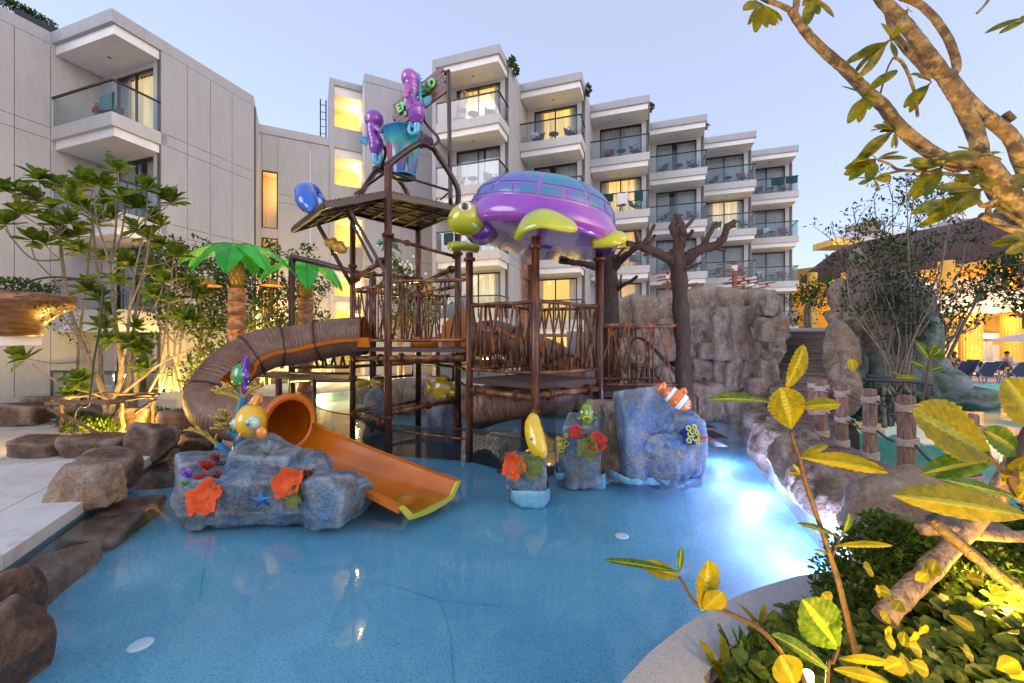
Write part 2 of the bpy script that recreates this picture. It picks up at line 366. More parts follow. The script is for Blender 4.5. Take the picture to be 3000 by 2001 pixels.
# right-hand lit curtain, wall towards the camera from the balcony's left end
F2 = (V(CA[0], CA[1], 0)-UX*3.38, -UX, VX)
MB().fbox(F2, .05, .3, -9, 1.5, -.2, 12.58).build('wall_core', m_joint, annexe)
MB().fbox(F2, 0, 3, -9, 0, 12.58, 13.0).build('roof_fascia', m_wall, annexe)
zjl = [z for z in LL[1:]]+[z-.42 for z in LL[1:]]
panels(F2, None, .05, -.2, 12.575, annexe, 's', [-9, -8, -7.1, -6.2, -5.32, -4.43, -3.54, -2.65, -1.77, -.88, 0, 1.45], zjl, .05)
# corner return and the middle wing
EA = V(-11.58, 18.36, 0); DW = V(-12.8, 20.75, 0); MWX = V(.896, .444, 0); MWY = V(-.444, .896, 0)
dd = (DW-EA); LD = dd.length; dn = dd.normalized()
FR = (EA, dn, V(dn.y*-1, dn.x, 0))
MB().add([EA+V(0, 0, -.2), DW+V(0, 0, -.2), DW+V(0, 0, 13), EA+V(0, 0, 13), EA+V(-.3, -.1, -.2), DW+V(-.3, 0, -.2), DW+V(-.3, 0, 13), EA+V(-.3, -.1, 13)],
         [(0, 1, 2, 3), (3, 2, 6, 7), (4, 0, 3, 7)]).build('wall', m_wallw, annexe)
FM = (DW, MWX, MWY)   # a runs right, s back
wing = thing('stair_wing_building', 'plain grey wing with tall lit slot windows and an open yellow lit stair tower', 'building', (-9, 21.5, 0))
# wall of the wing with two slot windows : px 766-814 -> a
def wa(px, F):  # a on the facade line under photo column px
    k = (px-1500)/FP; o, u = F[0], F[1]; return (o.x-k*o.y)/(k*u.y-u.x)
a0, a1, aE, aT = wa(766, FM), wa(814, FM), wa(965, FM), wa(1068, FM)
def zAt(px, py, F): a = wa(px, F); return H-(py-1000)/FP*(F[0].y+F[1].y*a)
win = [(zAt(790, 660, FM)-.15, zAt(790, 500, FM)), (.9, zAt(790, 696, FM))]
zs_ = [-.2, win[1][0], win[1][1], win[0][0], win[0][1], 12.58]
FMr = (FM[0], FM[1], FM[2])
MB().fbox(FM, .05, aE, .05, .25, 12.3, 12.58).build('wall_core', m_joint, wing)
panels(FM, None, 0, -.2, 12.57, wing, 'a', [.0, a0], [3.08, 6.34, 9.6], .25)
panels(FM, None, 0, -.2, 12.57, wing, 'a', [a1, a1+1.5, aE], [2.66, 3.08, 5.92, 6.34, 9.18, 9.6], .25)
for q, w_ in (((zs_[0], zs_[1]), 0), ((zs_[2], zs_[3]), 0), ((zs_[4], zs_[5]), 0)): MB().fbox(FM, a0+.003, a1-.003, .002, .25, *q).build('wall', m_wall, wing)
MB().fbox(FM, -.1, aE, -.06, .4, 12.58, 13.0).build('roof_fascia', m_wall, wing)
for z0, z1 in win:
    b = MB(); t = .06
    b.fbox(FM, a0, a0+t, .06, .13, z0, z1); b.fbox(FM, a1-t, a1, .06, .13, z0, z1); b.fbox(FM, a0+t, a1-t, .06, .13, z1-t, z1); b.fbox(FM, a0+t, a1-t, .06, .13, z0, z0+t)
    w = b.build('window', m_black, wing); q = FM[0]+FM[2]*.1
    MB().add([q+FM[1]*a0+V(0, 0, z0), q+FM[1]*a1+V(0, 0, z0), q+FM[1]*a1+V(0, 0, z1), q+FM[1]*a0+V(0, 0, z1)], [(0, 1, 2, 3)]).build('pane', m_glass, w)
    r = MB(); r.fbox(FM, a0-.1, a1+.9, 1.2, 1.3, z0-.2, z1+.2); r.fbox(FM, a0-.2, a0-.1, .26, 1.2, z0-.2, z1+.2); r.fbox(FM, a1+.9, a1+1, .26, 1.2, z0-.2, z1+.2); r.fbox(FM, a0-.1, a1+.9, .26, 1.2, z1+.1, z1+.2)
    r.build('stair_shaft', mat('yellow_shaft', (.75, .62, .38), .8) if 'yellow_shaft' not in MATS else MATS['yellow_shaft'], w)
LIGHTS = []
def lamp(loc, e, col=(1, .66, .22), r=.08, spot=None, to=None, blend=.6, name='lamp', shape=None):
    l = bpy.data.lights.new(name, 'SPOT' if spot else 'POINT'); l.energy = e; l.color = col; l.shadow_soft_size = r
    o = bpy.data.objects.new(name, l); COL.objects.link(o); o.location = loc
    if spot: l.spot_size = rad(spot); l.spot_blend = blend; o.rotation_euler = (Vector(loc)-Vector(to)).to_track_quat('Z', 'Y').to_euler()
    o['kind'] = 'helper'; LIGHTS.append(o); return o
YEL = (1., .60, .14)
for z0, z1 in win:
    p = FM[0]+FM[1]*(a1+.5)+FM[2]*.7; lamp((p.x, p.y, (z0+z1)/2+.7), 34, YEL, .1)
# stair tower: floors open to the front
TZ = [13.1-3.3*k for k in range(5)]    # opening tops follow below
open_ = []
for (yt, yb) in ((272, 370), (455, 540), (633, 718), (812, 866), (905, 1098)):
    open_.append((zAt(980, yb, FM), zAt(980, yt, FM)))
aO = wa(980, FM); aR = wa(1071, FM)
m_stair = mat('stair_cream', (.74, .62, .36), .75)
prev = 16.3
MB().fbox(FM, aE, aO, -.05, 2.4, -.2, 16.3).build('wall', m_wall, wing)
MB().fbox(FM, aO, aR-.02, 2.1, 2.4, -.2, 16.3).build('back_wall', m_stair, wing)
for z0, z1 in open_:
    MB().fbox(FM, aO+.003, aR-.02, -.046, 2.09, z1+.45, prev-.003).build('wall', m_wall, wing)
    MB().fbox(FM, aO+.003, aR-.02, .1, 2.09, z1, z1+.447).build('soffit', m_white, wing)
    prev = z0
    if z1-z0 > .3:
        p = FM[0]+FM[1]*(aO+1.25)+FM[2]*1.1
        lamp((p.x, p.y, z1-.55), 46 if z1 > 5 else 60, YEL, .09)
        MB().ell((p.x, p.y, z1-.25), .09).build('ceiling_lamp', m_lamp, wing)
MB().fbox(FM, aO+.003, aR-.02, -.046, 2.09, -.2, prev).build('wall', m_wall, wing)
# fin and the long wall behind the first bay
FF = (V(-7.9, 22.05, 0), MWX, MWY)
MB().fbox(FF, 0, 4.1, 0, 3.2, -.2, 15.95).build('wall_core', m_joint, wing)
panels(FF, None, -.05, -.2, 15.95, wing, 'a', [0, 1.9, 4.1], [2.75, 3.17, 6.05, 6.47, 9.35, 9.77, 12.65, 13.07], .05)
MB().fbox(FF, -.05, 4.1, -.06, 3.2, 15.96, 16.4).build('roof_fascia', m_wall, wing)
MB().fbox(FF, -.05, -.002, -.05, 3.1, -.2, 15.95).build('wall', m_wallw, wing)
# service ladder on the roof of the wing
lad = MB(); q = FM[0]+FM[1]*(aE-.28)+FM[2]*.9
for dx in (-.14, .14): lad.tube([q+FM[1]*dx+V(0, 0, 12.9), q+FM[1]*dx+V(0, 0, 15.5)], .035, 6)
for k in range(6): lad.tube([q-FM[1]*.14+V(0, 0, 13.2+k*.4), q+FM[1]*.14+V(0, 0, 13.2+k*.4)], .02, 5)
lad.build('service_ladder', m_black, wing)

# ------------------------------------------------------------------ balcony furniture
m_wick = mat('dark_wicker', (.035, .035, .042), .6, bump=.3, bsc=90)
m_red = mat('magenta_cloth', (.45, .02, .12), .9); m_teal = mat('teal_towel', (.04, .28, .33), .95, c2=(.12, .42, .45), sc2=14)
m_wht = mat('white_towel', (.75, .75, .77), .95, bump=.3, bsc=30); m_gt = mat('dark_green_towel', (.01, .055, .055), .95)
def chair_mesh():
    b = MB()
    b.box((0, 0, .40), (.5, .46, .05)); b.grid(lambda i, j: V(-.25+.5*i, .22+.05*math.sin(i*math.pi)+.12*j, .42+.42*j), 6, 3)
    b.grid(lambda i, j: V(-.25+.5*i, .25+.05*math.sin(i*math.pi)+.12*j, .42+.42*j), 6, 3)
    for sx in (-.25, .25):
        b.tube([(sx, -.22, 0), (sx, -.22, .62), (sx, -.1, .66), (sx, .3, .66)], .018, 5); b.tube([(sx, .22, 0), (sx, .22, .42)], .018, 5)
    return b.mesh('wicker_chair', m_wick)
def table_mesh():
    b = MB(); b.lathe([(.0, .52), (.28, .52), (.28, .55), (0, .55)], n=20)
    for k in range(4): a = k*math.pi/2+.4; b.tube([(.05*math.cos(a), .05*math.sin(a), .52), (.22*math.cos(a), .22*math.sin(a), 0)], .014, 5)
    return b.mesh('side_table', m_wick)
CH, TB = chair_mesh(), table_mesh()
ang0 = math.atan2(UX.y, UX.x)
ordn = ['first', 'second', 'third', 'fourth', 'fifth', 'sixth']; fln = ['ground', 'second', 'third', 'fourth', 'top']
for i, C in enumerate(CORN):
    for k in range(1, 5):
        if i >= 3 and k < 1: continue
        F = (V(C[0], C[1], 0), -UX, VX); z = LEV[k]; rr = random.Random(i*10+k)
        if i < 2 and k == 1: continue
        pos = [(.75+rr.uniform(-.1, .1), .62, rr.uniform(.5, 1.1), 'right'), (2.55+rr.uniform(-.15, .15), .62, rr.uniform(-1.1, -.5), 'left')]
        for a, s, rz, side in pos:
            p = F[0]+F[1]*a+F[2]*s; o = link('wicker_chair', CH, None, (p.x, p.y, z+.002)); o.rotation_euler = (0, 0, ang0+rz)
            tag(o, f'dark wicker armchair, {side} end of the {fln[k]} floor balcony, {ordn[i]} hotel bay', 'chair', 'wicker armchairs on the hotel balconies')
        p = F[0]+F[1]*1.65+F[2]*.6; o = link('side_table', TB, None, (p.x, p.y, z+.002))
        tag(o, f'small round dark table on the {fln[k]} floor balcony, {ordn[i]} bay from the tower', 'table', 'round side tables on the hotel balconies')
def towel(F, a, z, w, l, m, name, label, cat, s=.05, seed=0):
    rr = random.Random(seed); b = MB()
    def fn(i, j):
        ph = j*l*2-l; zz = z-abs(ph)+.02; off = (.045 if ph < 0 else -.045)*min(1, abs(ph)/.05)
        return F[0]+F[1]*(a+w*(i-.5)*(1-.08*abs(ph)))+F[2]*(s+off+.012*math.sin(i*9+seed+j*3))+V(0, 0, zz-.03*math.sin(i*7+seed)*abs(ph))
    b.grid(fn, 10, 12); return b.build(name, m, None, label, cat)
F = (V(*CORN[2], 0), -UX, VX)
towel(F, .62, LEV[3]+1.11, .5, .62, m_gt, 'hanging_towel', 'dark green towel over the balcony rail right of the large white one', 'towel', seed=1)
towel(F, 1.55, LEV[3]+1.11, .62, .72, m_wht, 'hanging_towel', 'large white towel over the balcony rail between two dark towels', 'towel', seed=2)
towel(F, 2.35, LEV[3]+1.11, .55, .5, m_gt, 'hanging_towel', 'dark green towel over the balcony rail left of the large white one', 'towel', seed=3)
towel(F, 3.12, LEV[3]+1.11, .34, .75, m_wht, 'hanging_towel', 'narrow white towel at the left end of the rail with hanging laundry', 'towel', seed=4)
F = (V(*CORN[5], 0), -UX, VX)
towel(F, .45, LEV[4]+1.11, .75, .55, m_gt, 'hanging_towel', 'dark towel at the right end of the last top balcony rail', 'towel', seed=5)
towel(F, 1.35, LEV[4]+1.11, .8, .6, m_gt, 'hanging_towel', 'dark towel beside another one on the last top balcony rail, left one', 'towel', seed=6)
F = (V(*CORN[0], 0), -UX, VX)
towel(F, 2.75, LEV[2]+1.0, .5, .6, m_gt, 'hanging_towel', 'dark green towel on the rail behind the turtle head', 'towel', seed=7)
F = (V(*CORN[2], 0), -UX, VX)
for q, (a, m, nm) in enumerate(((.75, m_wht, 'white'), (1.5, mat('yellow_towel', (.7, .4, .02), .9), 'yellow'), (2.1, m_wht, 'white'), (2.6, m_curt, 'pale grey'))):
    towel(F, a, LEV[2]+1.4, .4, .5, m, 'hanging_towel', ['rightmost white cloth', 'yellow cloth', 'white cloth left of the yellow one', 'pale grey leftmost cloth'][q]+' on the laundry line behind the bare tree', 'towel', s=.5, seed=9+q)
# magenta cloths on chairs
for i, k, a, lab in ((4, 4, .75, 'red cloth over a chair on the top balcony of the fifth bay'), (4, 3, 2.45, 'pink cloth over a chair on the lit balcony of the fifth bay'), (5, 3, .8, 'pink cloth over a chair, fourth floor of the last bay'), (5, 2, .8, 'magenta cloth over a chair, third floor of the last bay'), (2, 4, 2.5, 'dark red cloth over a chair on the top balcony of the third bay'), (4, 2, .8, 'pink cloth over a chair, third floor of the fifth bay')):
    F = (V(*CORN[i], 0), -UX, VX); towel(F, a, LEV[k]+.87, .42, .3, m_red, 'draped_cloth', lab, 'cloth', s=.9, seed=a*9)
for i, k, a, lab in ((1, 4, 2.75, 'white cloth over the left chair on the top balcony of the second bay'), (5, 3, 1.9, 'white cloth on a chair, fourth floor of the last bay'), (5, 2, 2.3, 'white cloth on a chair, third floor of the last bay')):
    F = (V(*CORN[i], 0), -UX, VX); towel(F, a, LEV[k]+.87, .42, .4, m_wht, 'draped_cloth', lab, 'cloth', s=.75, seed=a*9)
F = (V(CA[0], CA[1], 0), -UX, VX)
p = F[0]+F[1]*1.2+F[2]*.55; o = link('wicker_chair', CH, None, (p.x, p.y, 9.602)); o.rotation_euler = (0, 0, ang0+.6)
tag(o, 'dark chair under a teal towel on the left wing top balcony', 'chair', 'chairs on the left wing balconies')
towel(F, 1.0, 9.6+1.0, .75, .62, m_teal, 'draped_towel', 'teal patterned towel over a chair on the left wing balcony', 'towel', s=.4, seed=3)
towel(F, 1.75, 9.6+.75, .5, .25, m_red, 'draped_cloth', 'dark red cloth beside the teal towel on the left wing balcony', 'cloth', s=.5, seed=4)
p = F[0]+F[1]*.9+F[2]*.6; o = link('wicker_chair', CH, None, (p.x, p.y, 6.342)); o.rotation_euler = (0, 0, ang0+.6)
tag(o, 'dark wicker chair on the left wing balcony behind the magnolia leaves', 'chair', 'chairs on the left wing balconies')
# ================================================================== pool, decks, terrain
m_deck = mat('deck_stone', (.47, .43, .40), .75, c2=(.37, .32, .28), sc2=.9, c3=(.36, .30, .25), sc3=2.7, lo=.48, hi=.72, bump=.12, bsc=45)
m_floor = mat('pool_terrazzo', (.16, .42, .53), .6, c2=(.065, .26, .41), sc2=.55, lo=.3, hi=.7, crack=None)  # broad pale patches painted into the colour for soft reflections on the water
_t = m_floor.node_tree; _N = _t.nodes; _L = _t.links; _b = _N['Principled BSDF']
_g = _N.new('ShaderNodeNewGeometry'); _n = _N.new('ShaderNodeTexNoise'); _n.inputs['Scale'].default_value = 75; _n.inputs['Detail'].default_value = 2; _L.new(_g.outputs['Position'], _n.inputs['Vector'])
_r = _N.new('ShaderNodeMapRange'); _r.inputs[1].default_value = .56; _r.inputs[2].default_value = .64; _L.new(_n.outputs['Fac'], _r.inputs[0])
_x = _N.new('ShaderNodeMix'); _x.data_type = 'RGBA'; _src = _b.inputs['Base Color'].links[0].from_socket; _L.new(_src, _x.inputs[6]); _x.inputs[7].default_value = (.045, .16, .26, 1); _L.new(_r.outputs[0], _x.inputs[0])
_n2 = _N.new('ShaderNodeTexNoise'); _n2.inputs['Scale'].default_value = 60; _L.new(_g.outputs['Position'], _n2.inputs['Vector'])
_r2 = _N.new('ShaderNodeMapRange'); _r2.inputs[1].default_value = .6; _r2.inputs[2].default_value = .68; _L.new(_n2.outputs['Fac'], _r2.inputs[0])
_y = _N.new('ShaderNodeMix'); _y.data_type = 'RGBA'; _L.new(_x.outputs[2], _y.inputs[6]); _y.inputs[7].default_value = (.17, .42, .54, 1); _L.new(_r2.outputs[0], _y.inputs[0]); _L.new(_y.outputs[2], _b.inputs['Base Color'])
m_teal_fl = mat('turquoise_pool_tile', (.12, .55, .48), .5, c2=(.09, .42, .38), sc2=2)
m_poolwall = mat('pool_wall', (.16, .24, .28), .7, c2=(.1, .15, .18), sc2=5)
m_water = glass('pool_water', (.88, .96, .98), 1., .06, .03, bump=(1.5, .12), stretch=(1, .55, 1))
m_water2 = glass('pool_water_calm', (.75, .96, .90), 1., .03, .03, bump=(2.0, .10), stretch=(1, .5, 1))
m_terr = mat('curb_terrazzo', (.33, .33, .335), .65, c2=(.14, .14, .15), sc2=120, c3=(.42, .42, .43), sc3=90, lo=.55, hi=.64, bump=.1, bsc=100)
m_soil = mat('soil', (.05, .035, .02), .95, bump=.4, bsc=20)

def g2(px, py, z=0): p = G(px, py, z); return (p.x, p.y)
CURB_O = [g2(2470, 1668, .15), g2(2330, 1690, .15), g2(2200, 1730, .15), g2(2100, 1775, .15), g2(2000, 1835, .15), g2(1900, 1915, .15), g2(1820, 2001, .15), (.36, 1.7), (.26, 1.2), (.25, .2)]
CURB_I = [g2(2480, 1775, .15), g2(2400, 1792, .15), g2(2290, 1815, .15), g2(2200, 1858, .15), g2(2130, 1908, .15), g2(2060, 1985, .15), (1.0, 1.85), (.72, 1.4), (.66, .2)]
RIGHT = [(5.75, 10.2), (4.9, 8.2), (4.35, 6.7), (3.95, 5.6), (3.7, 4.9), (3.4, 4.3), (3.1, 3.7)]
pool = [(-4.0, .2), (-4.2, 2.4), (-4.4, 3.52), (-4.92, 4.64), (-5.93, 6.81), (-6.9, 8.6), (-8.7, 10.9), (-7.3, 13.7), (-5.9, 15.8), (-4.0, 16.4), (-3.4, 13.0), (1.6, 12.4), (2.6, 11.6), (4.1, 10.9)]+RIGHT+CURB_O
pool2 = [(4.3, 3.7), (4.75, 4.4), (5.15, 5.05), (5.45, 5.9), (5.75, 6.7), (6.0, 7.4), (6.6, 8.3), (7.4, 9.4), (9.5, 11.2), (12.5, 14), (14.5, 17.6), (34, 17.6), (34, 3.2), (6, 3.2)]
big = [(-400, -60), (400, -60), (400, 500), (-400, 500)]
MB().poly([big, pool, pool2, CURB_I+[(.66, -1), (40, -1), (40, 2.6), (4.0, 2.9)]], .15).build('paved_ground', m_deck, kind='structure')
MB().poly([CURB_I+[(.66, -1), (40, -1), (40, 2.6), (4.0, 2.9)]], .06).build('soil_bed', m_soil, kind='structure')
def floorz(x): t = min(1, max(0, (x-1.2)/2.6)); return -.2-.3*t*t*(3-2*t)
def _xr(y): return float(np.interp(y, [3.3, 3.7, 4.3, 4.9, 5.6, 6.7, 8.2, 10.2, 16.5], [3.2, 3.15, 3.45, 3.75, 4.0, 4.4, 4.95, 5.8, 6]))
def _fl(i, j): y = .15+16.3*j; x = lerp(-9, _xr(y), i); return V(x, y, floorz(x))
MB().grid(_fl, 60, 40).build('pool_floor', m_floor, kind='structure')
MB().poly([pool2], -.75).build('second_pool_floor', m_teal_fl, kind='structure')
def wall_of(ring, z0, z1, name, m):
    b = MB(); n = len(ring)
    for i in range(n):
        a, c = ring[i], ring[(i+1) % n]; b.add([(a[0], a[1], z0), (c[0], c[1], z0), (c[0], c[1], z1), (a[0], a[1], z1)], [(0, 1, 2, 3)])
    return b.build(name, m, kind='structure')
wall_of(pool, -.6, .149, 'pool_side_wall', m_poolwall); wall_of(pool2, -.76, .149, 'second_pool_side_wall', m_teal_fl)
wall_of(CURB_I+[(.66, -1), (40, -1), (40, 2.6), (4.0, 2.9)], .0, .149, 'planter_side_wall', m_terr)
MB().poly([pool], 0).build('pool_water', m_water, kind='structure')
MB().poly([pool2], .0).build('second_pool_water', m_water2, kind='structure')
# terrazzo curb of the planter, a sheet just above the paving
b = MB(); n = len(CURB_I)
co = CURB_O; ci = CURB_I+[(.66, .0)]
b.poly([CURB_O+CURB_I[::-1]], .155)
b2 = MB()
for i in range(len(co)-1): a, c = co[i], co[i+1]; b.add([(a[0]-.001, a[1], -.25), (c[0]-.001, c[1], -.25), (c[0]-.001, c[1], .155), (a[0]-.001, a[1], .155)], [(0, 1, 2, 3)])
b.build('planter_curb', m_terr, None, 'grey speckled terrazzo curb curving round the planting bed by the pool', 'curb')
# coping slabs of the left deck : separate stone slabs with joints
m_cop = mat('coping_stone', (.56, .54, .52), .7, c2=(.46, .42, .38), sc2=1.4, c3=(.38, .31, .25), sc3=4, lo=.5, hi=.75, bump=.1, bsc=50)
deck = thing('pool_deck', 'pale stone deck slabs along the left edge of the pool', 'deck', (-5, 4, .15))
edge = [V(-4.17, 2.0, 0), V(-4.4, 3.52, 0), V(-4.92, 4.64, 0), V(-5.93, 6.81, 0)]
def lft(p, q, w): d = (q-p).normalized(); return V(-d.y, d.x, 0)*w
offs = [(0, .62), (.635, 2.1), (2.115, 3.6), (3.615, 6.0)]
for r_, (w0, w1) in enumerate(offs):
    for i in range(3):
        a, c = edge[i], edge[i+1]; nseg = 2 if i else 1
        for k in range(nseg):
            p = a.lerp(c, k/nseg); q = a.lerp(c, (k+1)/nseg); d = (q-p).normalized()*.006
            na = lft(edge[max(i-1, 0)], edge[i+1], 1) if k == 0 and i else lft(a, c, 1); nc = lft(a, c, 1) if (k < nseg-1 or i == 2) else lft(edge[i], edge[i+2], 1)
            na = lft(a, c, 1)*.5+na*.5; nc = lft(a, c, 1)*.5+nc*.5
            o0 = .03 if r_ == 0 else 0
            B = [p+d-na*(o0-w0 if r_ == 0 else -w0), q-d-nc*(o0-w0 if r_ == 0 else -w0), q-d+nc*w1, p+d+na*w1]
            MB().hexa([V(v.x, v.y, .04 if r_ == 0 else .1) for v in B], [V(v.x, v.y, .17) for v in B]).build('paving_slab', m_cop, deck)
m_jt = mat('floor_joint', (.06, .20, .30), .8)
jb = MB()
for q in ([(620, 1560), (600, 1640), (585, 1760)], [(1995, 1370), (2010, 1460), (2030, 1560)], [(1290, 1760), (1320, 1860), (1330, 2000)], [(1000, 1690), (1150, 1715), (1290, 1760), (1500, 1780)]):
    g_ = [G(x, y, -.2) for x, y in q]; g_ = [V(p.x, p.y, floorz(p.x)+.004) for p in g_]
    for i in range(len(g_)-1):
        a, c = g_[i], g_[i+1]; n = V(-(c-a).y, (c-a).x, 0).normalized()*.0022; jb.add([a-n, a+n, c+n, c-n], [(0, 1, 2, 3)])
jb.build('pool_floor_joint', m_jt, kind='structure')
# raised terrace behind the rock wall
m_conc = mat('concrete', (.5, .49, .5), .8, c2=(.42, .41, .42), sc2=2)
tz = 2.3
ter = [(1.6, 12.0), (5.2, 11.3), (7.3, 11.4), (8.9, 11.5), (9.6, 12), (9.2, 15), (4, 15.5)]
b = MB(); b.poly([ter], tz)
for i in range(len(ter)):
    a, c = ter[i], ter[(i+1) % len(ter)]; b.add([(a[0], a[1], .1), (c[0], c[1], .1), (c[0], c[1], tz), (a[0], a[1], tz)], [(0, 1, 2, 3)])
b.build('raised_terrace', m_conc, kind='structure')
# low white planter wall and garden bed behind the left deck
bed = [(-10.3, 10.5), (-8.9, 12.0), (-7.2, 14.2), (-6.1, 16.5), (-4.4, 17.2), (-6, 21), (-12, 19), (-13.0, 13.2)]
MB().poly([bed], .3).build('garden_soil', m_soil, kind='structure')
m_wh = mat('white_render', (.62, .60, .58), .8, c2=(.52, .5, .48), sc2=2, bump=.05)
pw_ = MB()
for a, c in ((bed[7], bed[0]), (bed[0], bed[1]), (bed[1], bed[2]), (bed[2], bed[3]), (bed[3], bed[4])):
    a = V(a[0], a[1], .35); c = V(c[0], c[1], .35); pw_.beam(a, c, .16, .5)
pw_.build('planter_wall', m_wh, None, 'low white rendered wall holding the garden bed behind the tube slide', 'wall')
# hills far away
m_hill = mat('hill_forest', (.045, .075, .07), .95, c2=(.03, .05, .05), sc2=.05, c3=(.06, .09, .07), sc3=.3)
hb = MB()
def hill(i, j):
    x = lerp(-300, 520, i); y = 330+j*160; hgt = 52*math.exp(-((x-165)/75)**2)+30*math.exp(-((x-40)/90)**2)+34*math.exp(-((x-330)/120)**2)+1.3*vn([[x*.2, y*.1, 0]])[0]+.8*vn([[x*.9, y*.3, 3]])[0]
    return V(x, y, -8+hgt*math.sin(min(1, j*2)*math.pi/2))
hb.grid(hill, 260, 6); hb.build('hills', m_hill, kind='structure')
# ================================================================== rocks
import bmesh
def _ico(sub):
    bm = bmesh.new(); bmesh.ops.create_icosphere(bm, subdivisions=sub, radius=1); v = np.array([x.co[:] for x in bm.verts]); f = np.array([[x.index for x in q.verts] for q in bm.faces]); bm.free(); return v, f
ICO = {k: _ico(k) for k in (2, 3, 4, 5)}
def rock_geo(r, seed, sub=4, facets=16, sharp=14, amp=.05, nf=1.6, squash=None, crack=.0, boxy=0.):
    rs = np.random.RandomState(seed); d, f = ICO[sub]; n = rs.normal(size=(facets, 3)); n /= np.linalg.norm(n, axis=1)[:, None]
    h = rs.uniform(.72, .98, facets)
    if boxy:
        ax = np.array([[1, 0, 0], [-1, 0, 0], [0, 1, 0], [0, -1, 0], [0, 0, 1], [0, 0, -1]], float)+rs.normal(size=(6, 3))*.12; ax /= np.linalg.norm(ax, axis=1)[:, None]
        n = np.vstack([n, ax]); h = np.concatenate([h+boxy*.35, rs.uniform(.64, .76, 6)])
    dt = np.maximum(d @ n.T, 1e-3); val = h/dt; q = np.concatenate([val, np.full((len(d), 1), 1.05 if not boxy else 1.25)], 1)
    rr = (q**(-sharp)).sum(1)**(-1/sharp); p = d*rr[:, None]*np.asarray(r)
    sz = min(r); nn = fbm(p*nf/max(.15, sz)*.5+seed*3.1, seed, 4)
    p = p+d*(nn*amp*sz)[:, None]
    for ax in range(3): p[:, ax] *= r[ax]/max(1e-6, .5*(p[:, ax].max()-p[:, ax].min()))
    g2_ = fbm(p*7+seed, seed+3, 3); p = p+d*(np.abs(g2_)*-.045*min(.6, sz))[:, None]
    ns = rs.normal(size=(int(5+facets*.2), 3)); ns = ns/np.linalg.norm(ns, axis=1)[:, None]*rs.uniform(.6, 1., len(ns))[:, None]*np.asarray(r)
    dd_ = np.sqrt((((p+fbm(p*4+seed, 3, 2)[:, None]*.06*sz)[:, None, :]-ns[None])**2/np.asarray(r)**2).sum(2)); dd_.sort(axis=1); ed = dd_[:, 1]-dd_[:, 0]
    p = p-d*((.03+crack*.8)*sz*np.exp(-(ed/.035)**2))[:, None]
    if crack:
        c = vn(p*1.6/max(.2, sz)+seed*1.7, seed+9); p = p-d*(crack*sz*np.exp(-(c/.05)**2))[:, None]
    return p, f
def rock(c, r, seed, mat_, name='boulder', parent=None, label=None, cat=None, group=None, rz=0, tilt=0, zmin=None, zmax=None, foot=None, **k):
    k['sharp'] = k.get('sharp', 14)*1.8; p, f = rock_geo(r, seed, **k); M = np.array(Matrix.Rotation(rz, 3, 'Z') @ Matrix.Rotation(tilt, 3, 'Y')); p = p @ M.T
    c = Vector(c)
    if foot is not None: lo_ = p[:, 2] < 0; p[lo_, 2] *= max(1, (c.z-foot)/max(1e-3, -p[:, 2].min()))
    if zmin is not None: p[:, 2] = np.maximum(p[:, 2], zmin-c.z)
    if zmax is not None: f = f[(p[f][:, :, 2].min(1) < zmax-c.z)]; p[:, 2] = np.minimum(p[:, 2], zmax-c.z)
    off = OFF[parent.name] if parent is not None else None
    if off is not None: p = p+np.array(c-off)
    me = np_mesh(name, p, f, mat_); o = bpy.data.objects.new(name, me); COL.objects.link(o)
    if parent is not None: o.parent = parent; OFF[o.name] = off
    else: o.location = c; OFF[o.name] = c
    return tag(o, label, cat, group)
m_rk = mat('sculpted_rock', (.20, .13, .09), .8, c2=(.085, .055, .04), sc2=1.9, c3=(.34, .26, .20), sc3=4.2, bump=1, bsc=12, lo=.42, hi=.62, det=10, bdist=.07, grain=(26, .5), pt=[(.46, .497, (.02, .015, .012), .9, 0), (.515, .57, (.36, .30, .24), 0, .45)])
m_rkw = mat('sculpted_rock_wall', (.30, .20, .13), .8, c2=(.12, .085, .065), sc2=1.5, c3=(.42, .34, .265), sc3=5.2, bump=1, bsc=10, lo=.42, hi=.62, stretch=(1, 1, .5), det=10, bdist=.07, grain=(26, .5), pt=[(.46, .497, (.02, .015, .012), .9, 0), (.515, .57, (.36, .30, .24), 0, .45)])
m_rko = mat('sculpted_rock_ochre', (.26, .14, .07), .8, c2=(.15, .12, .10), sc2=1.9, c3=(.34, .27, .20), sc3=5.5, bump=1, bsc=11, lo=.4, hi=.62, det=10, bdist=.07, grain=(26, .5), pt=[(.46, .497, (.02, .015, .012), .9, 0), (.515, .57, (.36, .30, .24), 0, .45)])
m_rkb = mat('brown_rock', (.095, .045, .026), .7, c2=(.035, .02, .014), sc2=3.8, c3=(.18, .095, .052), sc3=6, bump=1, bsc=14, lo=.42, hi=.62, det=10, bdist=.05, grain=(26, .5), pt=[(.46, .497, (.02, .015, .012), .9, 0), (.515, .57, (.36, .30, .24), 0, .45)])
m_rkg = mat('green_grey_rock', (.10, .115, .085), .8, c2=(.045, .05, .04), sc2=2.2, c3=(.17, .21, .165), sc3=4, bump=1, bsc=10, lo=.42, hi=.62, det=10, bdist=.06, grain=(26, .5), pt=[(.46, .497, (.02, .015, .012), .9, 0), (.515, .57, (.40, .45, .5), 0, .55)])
m_rkgrey = mat('blue_grey_rock', (.20, .215, .235), .5, c2=(.07, .075, .085), sc2=4.2, c3=(.07, .20, .36), sc3=3.1, bump=1, bsc=13, lo=.42, hi=.62, det=10, bdist=.05, grain=(26, .5), pt=[(.46, .497, (.02, .015, .012), .9, 0), (.515, .57, (.40, .45, .5), 0, .55)])
